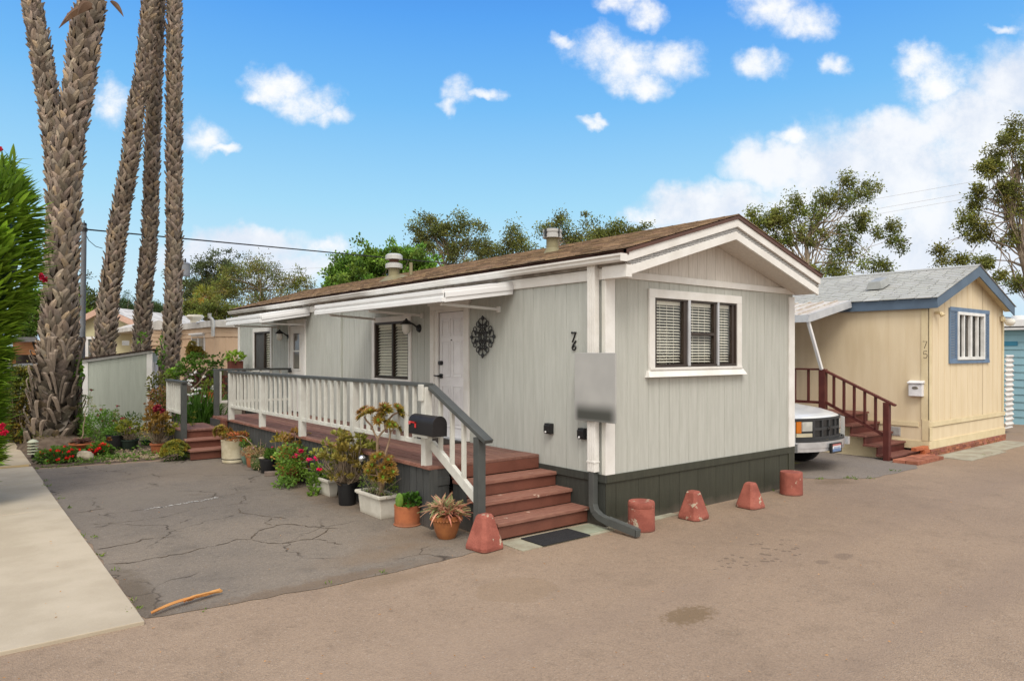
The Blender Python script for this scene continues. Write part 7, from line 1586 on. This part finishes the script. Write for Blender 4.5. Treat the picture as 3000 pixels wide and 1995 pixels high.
w1 = hitX(564,982,TX); w2 = hitX(602,979,TX); w3 = hitX(564,1040,TX); mb = MB(); frame_ring(mb, tS, w2.y, w1.y, w3.z, w1.z, .05, .0, .04); tS.box(mb, (w1.y+w2.y)/2-.03, (w1.y+w2.y)/2+.03, w3.z+.05, w1.z-.05, .0, .03); tS.box(mb, w2.y-.05, w1.y+.05, w1.z, w1.z+.05, 0, .12); wt = mb.build('window', WHITE_CLEAN, th_); mb = MB(); tS.box(mb, w2.y+.05, w1.y-.05, w3.z+.05, w1.z-.05, .001, .012); mb.build('pane', mat('pale_pane', (.20,.23,.22), rough=.1, spec=.6), wt)
d1 = hitX(535,1000,TX); d2_ = hitX(550,1000,TX); mb = MB(); tS.box(mb, d2_.y, d1.y, .2, 2.15, .0, .08); mb.build('panel_cabinet', TANCOR, th_, bevel=.01)
def pipe(u, v0, v1, d, r, name='flue', cap=True):
    a, b = at(u, v0, d), at(u, v1, d); mb = MB(); mb.tube([a, b], r, 10); return mb.build(name, GALV, th_, smooth=True)
a = hitX(612,935,TX+.05); mb = MB(); c1_, c2_, c3_, c4_ = at(624,985,21.7), at(624,940,21.7), at(614,930,21.7), at(614,918,21.7); mb.tube([c1_,c2_,c2_.lerp(c3_,.5)+Vector((0,0,.02)),c3_,c4_], .055, 10); mb.build('stove_pipe', GALV, th_, smooth=True)
a = at(572,945,24); mb = MB(); mb.tube([a, a+Vector((0,0,.12))], .16, 10); mb.lathe([(.2,0),(.30,.09),(.24,.16),(.1,.17)], (a.x,a.y,a.z+.1), 6); mb.build('roof_vent', mat('cream_vent', (.6,.56,.46), rough=.6), th_)
a = at(595,946,23); mb = MB(); mb.tube([a, a+Vector((0,0,.07))], [.25,.05], 10); mb.build('roof_dome', WHITE_CLEAN, th_, smooth=True)
# smaller tan annex with rounded white roof, partly hidden by palms
aa = at(448,985,24.5); an = thing('mobile_home', 'tan mobile home end with a stepped white roof edge, seen between two palms', 'mobile home', (aa.x-.5,aa.y+3,0)); p0, p1 = at(380,985,26), at(478,985,24.5); mb = MB(); AX0, AX1, AY = p0.x, p1.x+.3, p1.y; aF = Front(AY); ribs(mb, aF, AX0, AX1, 0, 2.5, .22, .012); mb.build('siding', TANCOR, an)
mb = MB()
for i, z in enumerate((2.16,2.30,2.44,2.58)): aF.box(mb, AX0, AX1, z, z+.125, .0, .035)
mb.build('cornice', MATS['tan_cornice'], an, bevel=.02); mb = MB(); mb.box(AX0-.05,AX1+.1,AY-.08,AY+9,2.71,2.86); mb.prism([(AX0,2.861),((AX0+AX1)/2,3.05),(AX1+.1,2.861)], 'y', AY-.08, AY+9); mb.build('roof', WRF, an)
w1 = hitY(364,1000,AY); mb = MB(); 
q1, q2 = hitY(357,998,AY), hitY(378,1012,AY); aF.box(mb, q1.x, q2.x, q2.z, q1.z, .036, .05); mb.build('vent', GALV, an)
# pale yellow gabled home behind the leaning palm
ga, gb_, gc_ = at(310,910,29), at(205,963,29), at(402,950,29); yh = thing('house', 'pale yellow gabled home with a pink fascia behind the leaning palm', 'house', (ga.x,ga.y,0)); mb = MB(); mb.add([(gb_.x,gb_.y,0),(gc_.x,gc_.y,0),tuple(gc_),tuple(ga),tuple(gb_)], [(0,1,2,3,4)])
bk = Vector((Fv.x,Fv.y,0))*8; mb.add([tuple(gc_),(gc_.x,gc_.y,0),(gc_.x+bk.x,gc_.y+bk.y,0),tuple(gc_+bk)], [(0,1,2,3)]); mb.add([tuple(gb_),(gb_.x,gb_.y,0),(gb_.x+bk.x,gb_.y+bk.y,0),tuple(gb_+bk)], [(0,1,2,3)]); mb.build('wall', YELH, yh)
mb = MB(); f_ = -Vector((Fv.x,Fv.y,0))*.3
for e in (gb_, gc_): o_ = (e-ga)*.05; mb.bar(ga+f_+Vector((0,0,.03)), e+o_+f_+Vector((0,0,.03)), .1, .22)
mb.build('fascia', PINKF, yh); mb = MB()
for e in (gb_, gc_): o_ = (e-ga)*.05; mb.add([tuple(ga+f_+Vector((0,0,.16))),tuple(e+o_+f_+Vector((0,0,.16))),tuple(e+o_+bk+Vector((0,0,.16))),tuple(ga+bk+Vector((0,0,.16)))], [(0,1,2,3)])
mb.build('roof', WRF, yh)
mb = MB(); q = [at(u,v,28.8) for u,v in ((222,990),(290,990),(290,1045),(222,1045))]; mb.bar(q[0],q[1],.05,.10); mb.bar(q[0],q[3],.05,.08); mb.bar(at(254,990,28.8),at(254,1045,28.8),.05,.10); mb.bar(q[1],q[2],.05,.08); wy = mb.build('window', WHITE_CLEAN, yh); mb = MB(); mb.quad(*[tuple(k) for k in [at(u,v,28.9) for u,v in ((222,990),(290,990),(290,1045),(222,1045))]]); mb.build('pane', MATS['pale_pane'], wy)
# white board fence and timber cover on the far left
wf0, wf1 = at(-560,1400,10.6), at(112,1255,17.2); wf0.z = wf1.z = 0; dv = (wf1-wf0); L = dv.length; dv.normalize(); nrm = Vector((dv.y,-dv.x,0)); t = thing('fence', 'white vertical board fence at the far left behind the hedge', 'fence', tuple((wf0+wf1)/2)); mb = MB(); s = 0
while s < L: c = rnd.uniform(.88,1.05); mb.cur = (c,c,c); a = wf0+dv*s; b = a+dv*.19; mb.bar(a+Vector((0,0,.02))+dv*.095, a+dv*.095+Vector((0,0,1.66)), .192, .02, tuple(nrm)); s += .20
mb.build('fence_boards', FENCEW, t)
oc0, oc1 = at(40,1020,18.5), at(120,1020,18.0); t = thing('patio_cover', 'orange brown timber patio cover with a dark roof edge behind the thickest palm', 'patio cover', (oc0.x,oc0.y,0)); mb = MB(); mb.bar(oc0,oc1,.05,.34); 
for q in (oc0,oc1): mb.bar((q.x,q.y,0), q, .09,.09)
mb.build('beam', ORANGEW, t); mb = MB(); dp_ = Vector((Fv.x,Fv.y,0)); mb.add([tuple(oc0+Vector((0,0,.26))-dp_*.3-dv*.3),tuple(oc1+Vector((0,0,.26))-dp_*.3+dv*.2),tuple(oc1+Vector((0,0,.36))+dp_*3),tuple(oc0+Vector((0,0,.36))+dp_*3)], [(0,1,2,3)]); a, b = oc0+Vector((0,0,.22))-dp_*.3-dv*.3, oc1+Vector((0,0,.22))-dp_*.3+dv*.2; mb.bar(a,b,.03,.12); mb.build('cover_roof', GREYRF, t)
mb = MB(); a, b = at(40,1050,18.9), at(125,1050,18.6); mb.add([tuple(a+Vector((0,0,.3))),tuple(b+Vector((0,0,.3))),(b.x,b.y,0),(a.x,a.y,0)], [(0,1,2,3)]); mb.build('back_panel', DARKIN, t)
# grey utility pole and its service drop
pb0, pt0 = at(241,1030,20), at(246.5,660,20); pb0 = pb0+(pb0-pt0)*.5; t = thing('utility_pole', 'slim grey steel pole with cables at its head, left of the leaning palm', 'utility pole', (pb0.x,pb0.y,max(0,pb0.z))); pb0.z = max(0,pb0.z); mb = MB(); mb.tube([pb0,pt0], [.078,.066], 14); mb.build('pole', POLE, t, smooth=True); mb = MB(); mb.tube([pt0,pt0+Vector((0,0,.06))], [.075,.06], 14); mb.tube([pt0+Vector((0,0,.04)),pt0+Vector((0,0,.13))], [.018,.012], 8); mb.tube([pt0-Vector((0,0,.18)),pt0-Vector((0,0,.08))], .085, 14); mb.build('pole_cap', BLACKM, t, smooth=True)
for (pix, r) in (([(246,672,20),(238,668,20.2),(226,678,20.6),(218,690,21)],.010),([(246,676,20),(260,705,20.2),(280,722,20.6),(300,728,21)],.010)): mb = MB(); mb.tube([at(*q) for q in pix], r, 5); mb.build('cable', WIREM, t)
def cable(name, pix, r, m, label):
    pts = [at(*q) for q in pix]; out = []
    if len(pts) == 2:
        a, b = pts; out = [a.lerp(b, i/16) for i in range(17)]
    else: out = curve(pts[0], pts[2], tuple(pts[1]*1.0-(pts[0]+pts[2])/2*1.0), 20)
    mb = MB(); mb.tube(out, r, 5); return mb.build(name, m, None, **tg(label, 'cable', None))
cable('power_cable', [(246,672,20),(1500,790,34)], .022, WIREM, 'thick black cable running from the grey pole across the sky behind the roof')
cable('power_cable', [(590,800,60),(1520,760,70)], .010, WIREG, 'faint pale cable above the bright green tree')
cable('power_cable', [(2120,662,60),(3150,480,40)], .009, WIREG, 'uppermost thin cable crossing the big eucalyptus on the right')
cable('power_cable', [(2120,690,60),(3150,512,40)], .009, WIREG, 'middle thin cable crossing the big eucalyptus on the right')
cable('power_cable', [(2120,705,60),(3150,528,40)], .009, WIREG, 'lowest of the three thin cables crossing the big eucalyptus on the right')
cable('power_cable', [(2880,850,30),(3100,800,26)], .016, WIREM, 'upper of the dark cables beside the peak of the yellow home')
cable('power_cable', [(2880,876,30),(3100,830,26)], .018, WIREM, 'lower of the dark cables beside the peak of the yellow home')
# transformer can beyond the straight palm
q = at(543,790,32); t = thing('power_pole', 'grey transformer can on a pole half hidden by the straight palm', 'power pole', (q.x-.35,q.y,0)); mb = MB(); m_ = at(524,790,32); mb.tube([(m_.x,m_.y,0),(m_.x,m_.y,q.z+.5)], .13, 10); mb.build('pole', BARK, t); mb = MB(); mb.lathe([(.16,-.3),(.20,-.27),(.20,.23),(.22,.25),(.12,.31)], tuple(q), 16); mb.build('transformer', POLE, t, smooth=True); mb = MB(); mb.tube([q+Vector((0,0,.3)),q+Vector((0,0,.5))], [.05,.03], 8); mb.tube(curve(q+Vector((.1,-.1,.3)), at(557,820,32), (.3,0,.2), 8), .012, 5); mb.build('bushing', BLACKM, t)
# ------------------------------------------------------------------ trees
def tree(name, label, d, ubase, trunk, clumps, m, n_leaf, L, Wd, cl_r, bark=BARK, tint=(1,1,1), depth=.6, hang_=.0, group=None, cat='tree', tr=.14, fill=1.0, rseed=None, bare=0, up=.3):
    """trunk: [(u,v)...] from low to fork; clumps: crown ellipses (u,v,ru,rv,number) in the photograph's plane at distance d"""
    r_ = random.Random(rseed or hash(label) % 1000 if rseed else len(label)*7+int(ubase)); g = np.random.default_rng(abs(int(ubase))+len(label))
    k = d/FL; b0 = at(ubase, HY, d); b0.z = 0; t = thing(name, label, cat, tuple(b0), group)
    tr *= .62; P = [b0]+[at(u, v, d) for u, v in trunk]; cs = []
    for (u, v, ru, rv, n) in clumps:
        for i in range(n):
            a = r_.random()*6.283; q = r_.random()**.5; dd = d+r_.uniform(-1,1)*ru*k*depth; cs.append(at(u+ru*q*math.cos(a), v+rv*q*math.sin(a), d)+Vector((Fv.x,Fv.y,0))*(dd-d))
    C = np.array([list(c) for c in cs]); N = len(C); per = max(6, int(n_leaf/N))
    C = np.concatenate([C, C+g.normal(size=C.shape)*cl_r*k*1.25]) if fill else C; N = len(C); per = max(6, int(n_leaf*(1.7 if fill else 1.15)/N))
    rad = g.uniform(.45,1.15,N)*cl_r*k; pos = np.repeat(C, per, 0); off = g.normal(size=pos.shape)*.62
    pos = pos+off*np.repeat(rad,per)[:,None]*np.array([1.15,1.15,.8 if not hang_ else 1.1]); dr = off*.5+g.normal(size=pos.shape)*.6+np.array([0,0,up-hang_*1.6])
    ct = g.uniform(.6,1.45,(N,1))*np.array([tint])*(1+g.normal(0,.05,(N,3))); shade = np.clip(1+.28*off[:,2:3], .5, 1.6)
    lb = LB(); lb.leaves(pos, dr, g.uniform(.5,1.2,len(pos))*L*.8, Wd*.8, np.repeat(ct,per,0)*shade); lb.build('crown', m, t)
    mb = MB(); tr_ = [tr*k*FL/20*(1-.5*i/max(1,len(P)-1)) for i in range(len(P))]; tr_ = [tr*(1.3-.6*i/max(1,len(P)-1)) for i in range(len(P))]; mb.tube(P, tr_, 10)
    nb_ = min(N, 80); idx = list(range(N)); r_.shuffle(idx)
    for i in idx[:nb_]:
        c = Vector(C[i]); j = r_.choice(range(1, len(P))) if len(P) > 2 else len(P)-1; s_ = P[j].lerp(P[j-1], r_.random()*.35 if j > 1 else .05)
        dist = (c-s_).length; pts = curve(s_, c, (0,0,dist*r_.uniform(-.02,.2)), 6, dist*.025); w0 = tr*.42*r_.uniform(.5,1.1); mb.tube(pts, [w0*(1-.8*q/6) for q in range(7)], 5, cap=False)
    mb.build('trunk', bark, t, smooth=True); return t
TG = 'trees behind the homes'
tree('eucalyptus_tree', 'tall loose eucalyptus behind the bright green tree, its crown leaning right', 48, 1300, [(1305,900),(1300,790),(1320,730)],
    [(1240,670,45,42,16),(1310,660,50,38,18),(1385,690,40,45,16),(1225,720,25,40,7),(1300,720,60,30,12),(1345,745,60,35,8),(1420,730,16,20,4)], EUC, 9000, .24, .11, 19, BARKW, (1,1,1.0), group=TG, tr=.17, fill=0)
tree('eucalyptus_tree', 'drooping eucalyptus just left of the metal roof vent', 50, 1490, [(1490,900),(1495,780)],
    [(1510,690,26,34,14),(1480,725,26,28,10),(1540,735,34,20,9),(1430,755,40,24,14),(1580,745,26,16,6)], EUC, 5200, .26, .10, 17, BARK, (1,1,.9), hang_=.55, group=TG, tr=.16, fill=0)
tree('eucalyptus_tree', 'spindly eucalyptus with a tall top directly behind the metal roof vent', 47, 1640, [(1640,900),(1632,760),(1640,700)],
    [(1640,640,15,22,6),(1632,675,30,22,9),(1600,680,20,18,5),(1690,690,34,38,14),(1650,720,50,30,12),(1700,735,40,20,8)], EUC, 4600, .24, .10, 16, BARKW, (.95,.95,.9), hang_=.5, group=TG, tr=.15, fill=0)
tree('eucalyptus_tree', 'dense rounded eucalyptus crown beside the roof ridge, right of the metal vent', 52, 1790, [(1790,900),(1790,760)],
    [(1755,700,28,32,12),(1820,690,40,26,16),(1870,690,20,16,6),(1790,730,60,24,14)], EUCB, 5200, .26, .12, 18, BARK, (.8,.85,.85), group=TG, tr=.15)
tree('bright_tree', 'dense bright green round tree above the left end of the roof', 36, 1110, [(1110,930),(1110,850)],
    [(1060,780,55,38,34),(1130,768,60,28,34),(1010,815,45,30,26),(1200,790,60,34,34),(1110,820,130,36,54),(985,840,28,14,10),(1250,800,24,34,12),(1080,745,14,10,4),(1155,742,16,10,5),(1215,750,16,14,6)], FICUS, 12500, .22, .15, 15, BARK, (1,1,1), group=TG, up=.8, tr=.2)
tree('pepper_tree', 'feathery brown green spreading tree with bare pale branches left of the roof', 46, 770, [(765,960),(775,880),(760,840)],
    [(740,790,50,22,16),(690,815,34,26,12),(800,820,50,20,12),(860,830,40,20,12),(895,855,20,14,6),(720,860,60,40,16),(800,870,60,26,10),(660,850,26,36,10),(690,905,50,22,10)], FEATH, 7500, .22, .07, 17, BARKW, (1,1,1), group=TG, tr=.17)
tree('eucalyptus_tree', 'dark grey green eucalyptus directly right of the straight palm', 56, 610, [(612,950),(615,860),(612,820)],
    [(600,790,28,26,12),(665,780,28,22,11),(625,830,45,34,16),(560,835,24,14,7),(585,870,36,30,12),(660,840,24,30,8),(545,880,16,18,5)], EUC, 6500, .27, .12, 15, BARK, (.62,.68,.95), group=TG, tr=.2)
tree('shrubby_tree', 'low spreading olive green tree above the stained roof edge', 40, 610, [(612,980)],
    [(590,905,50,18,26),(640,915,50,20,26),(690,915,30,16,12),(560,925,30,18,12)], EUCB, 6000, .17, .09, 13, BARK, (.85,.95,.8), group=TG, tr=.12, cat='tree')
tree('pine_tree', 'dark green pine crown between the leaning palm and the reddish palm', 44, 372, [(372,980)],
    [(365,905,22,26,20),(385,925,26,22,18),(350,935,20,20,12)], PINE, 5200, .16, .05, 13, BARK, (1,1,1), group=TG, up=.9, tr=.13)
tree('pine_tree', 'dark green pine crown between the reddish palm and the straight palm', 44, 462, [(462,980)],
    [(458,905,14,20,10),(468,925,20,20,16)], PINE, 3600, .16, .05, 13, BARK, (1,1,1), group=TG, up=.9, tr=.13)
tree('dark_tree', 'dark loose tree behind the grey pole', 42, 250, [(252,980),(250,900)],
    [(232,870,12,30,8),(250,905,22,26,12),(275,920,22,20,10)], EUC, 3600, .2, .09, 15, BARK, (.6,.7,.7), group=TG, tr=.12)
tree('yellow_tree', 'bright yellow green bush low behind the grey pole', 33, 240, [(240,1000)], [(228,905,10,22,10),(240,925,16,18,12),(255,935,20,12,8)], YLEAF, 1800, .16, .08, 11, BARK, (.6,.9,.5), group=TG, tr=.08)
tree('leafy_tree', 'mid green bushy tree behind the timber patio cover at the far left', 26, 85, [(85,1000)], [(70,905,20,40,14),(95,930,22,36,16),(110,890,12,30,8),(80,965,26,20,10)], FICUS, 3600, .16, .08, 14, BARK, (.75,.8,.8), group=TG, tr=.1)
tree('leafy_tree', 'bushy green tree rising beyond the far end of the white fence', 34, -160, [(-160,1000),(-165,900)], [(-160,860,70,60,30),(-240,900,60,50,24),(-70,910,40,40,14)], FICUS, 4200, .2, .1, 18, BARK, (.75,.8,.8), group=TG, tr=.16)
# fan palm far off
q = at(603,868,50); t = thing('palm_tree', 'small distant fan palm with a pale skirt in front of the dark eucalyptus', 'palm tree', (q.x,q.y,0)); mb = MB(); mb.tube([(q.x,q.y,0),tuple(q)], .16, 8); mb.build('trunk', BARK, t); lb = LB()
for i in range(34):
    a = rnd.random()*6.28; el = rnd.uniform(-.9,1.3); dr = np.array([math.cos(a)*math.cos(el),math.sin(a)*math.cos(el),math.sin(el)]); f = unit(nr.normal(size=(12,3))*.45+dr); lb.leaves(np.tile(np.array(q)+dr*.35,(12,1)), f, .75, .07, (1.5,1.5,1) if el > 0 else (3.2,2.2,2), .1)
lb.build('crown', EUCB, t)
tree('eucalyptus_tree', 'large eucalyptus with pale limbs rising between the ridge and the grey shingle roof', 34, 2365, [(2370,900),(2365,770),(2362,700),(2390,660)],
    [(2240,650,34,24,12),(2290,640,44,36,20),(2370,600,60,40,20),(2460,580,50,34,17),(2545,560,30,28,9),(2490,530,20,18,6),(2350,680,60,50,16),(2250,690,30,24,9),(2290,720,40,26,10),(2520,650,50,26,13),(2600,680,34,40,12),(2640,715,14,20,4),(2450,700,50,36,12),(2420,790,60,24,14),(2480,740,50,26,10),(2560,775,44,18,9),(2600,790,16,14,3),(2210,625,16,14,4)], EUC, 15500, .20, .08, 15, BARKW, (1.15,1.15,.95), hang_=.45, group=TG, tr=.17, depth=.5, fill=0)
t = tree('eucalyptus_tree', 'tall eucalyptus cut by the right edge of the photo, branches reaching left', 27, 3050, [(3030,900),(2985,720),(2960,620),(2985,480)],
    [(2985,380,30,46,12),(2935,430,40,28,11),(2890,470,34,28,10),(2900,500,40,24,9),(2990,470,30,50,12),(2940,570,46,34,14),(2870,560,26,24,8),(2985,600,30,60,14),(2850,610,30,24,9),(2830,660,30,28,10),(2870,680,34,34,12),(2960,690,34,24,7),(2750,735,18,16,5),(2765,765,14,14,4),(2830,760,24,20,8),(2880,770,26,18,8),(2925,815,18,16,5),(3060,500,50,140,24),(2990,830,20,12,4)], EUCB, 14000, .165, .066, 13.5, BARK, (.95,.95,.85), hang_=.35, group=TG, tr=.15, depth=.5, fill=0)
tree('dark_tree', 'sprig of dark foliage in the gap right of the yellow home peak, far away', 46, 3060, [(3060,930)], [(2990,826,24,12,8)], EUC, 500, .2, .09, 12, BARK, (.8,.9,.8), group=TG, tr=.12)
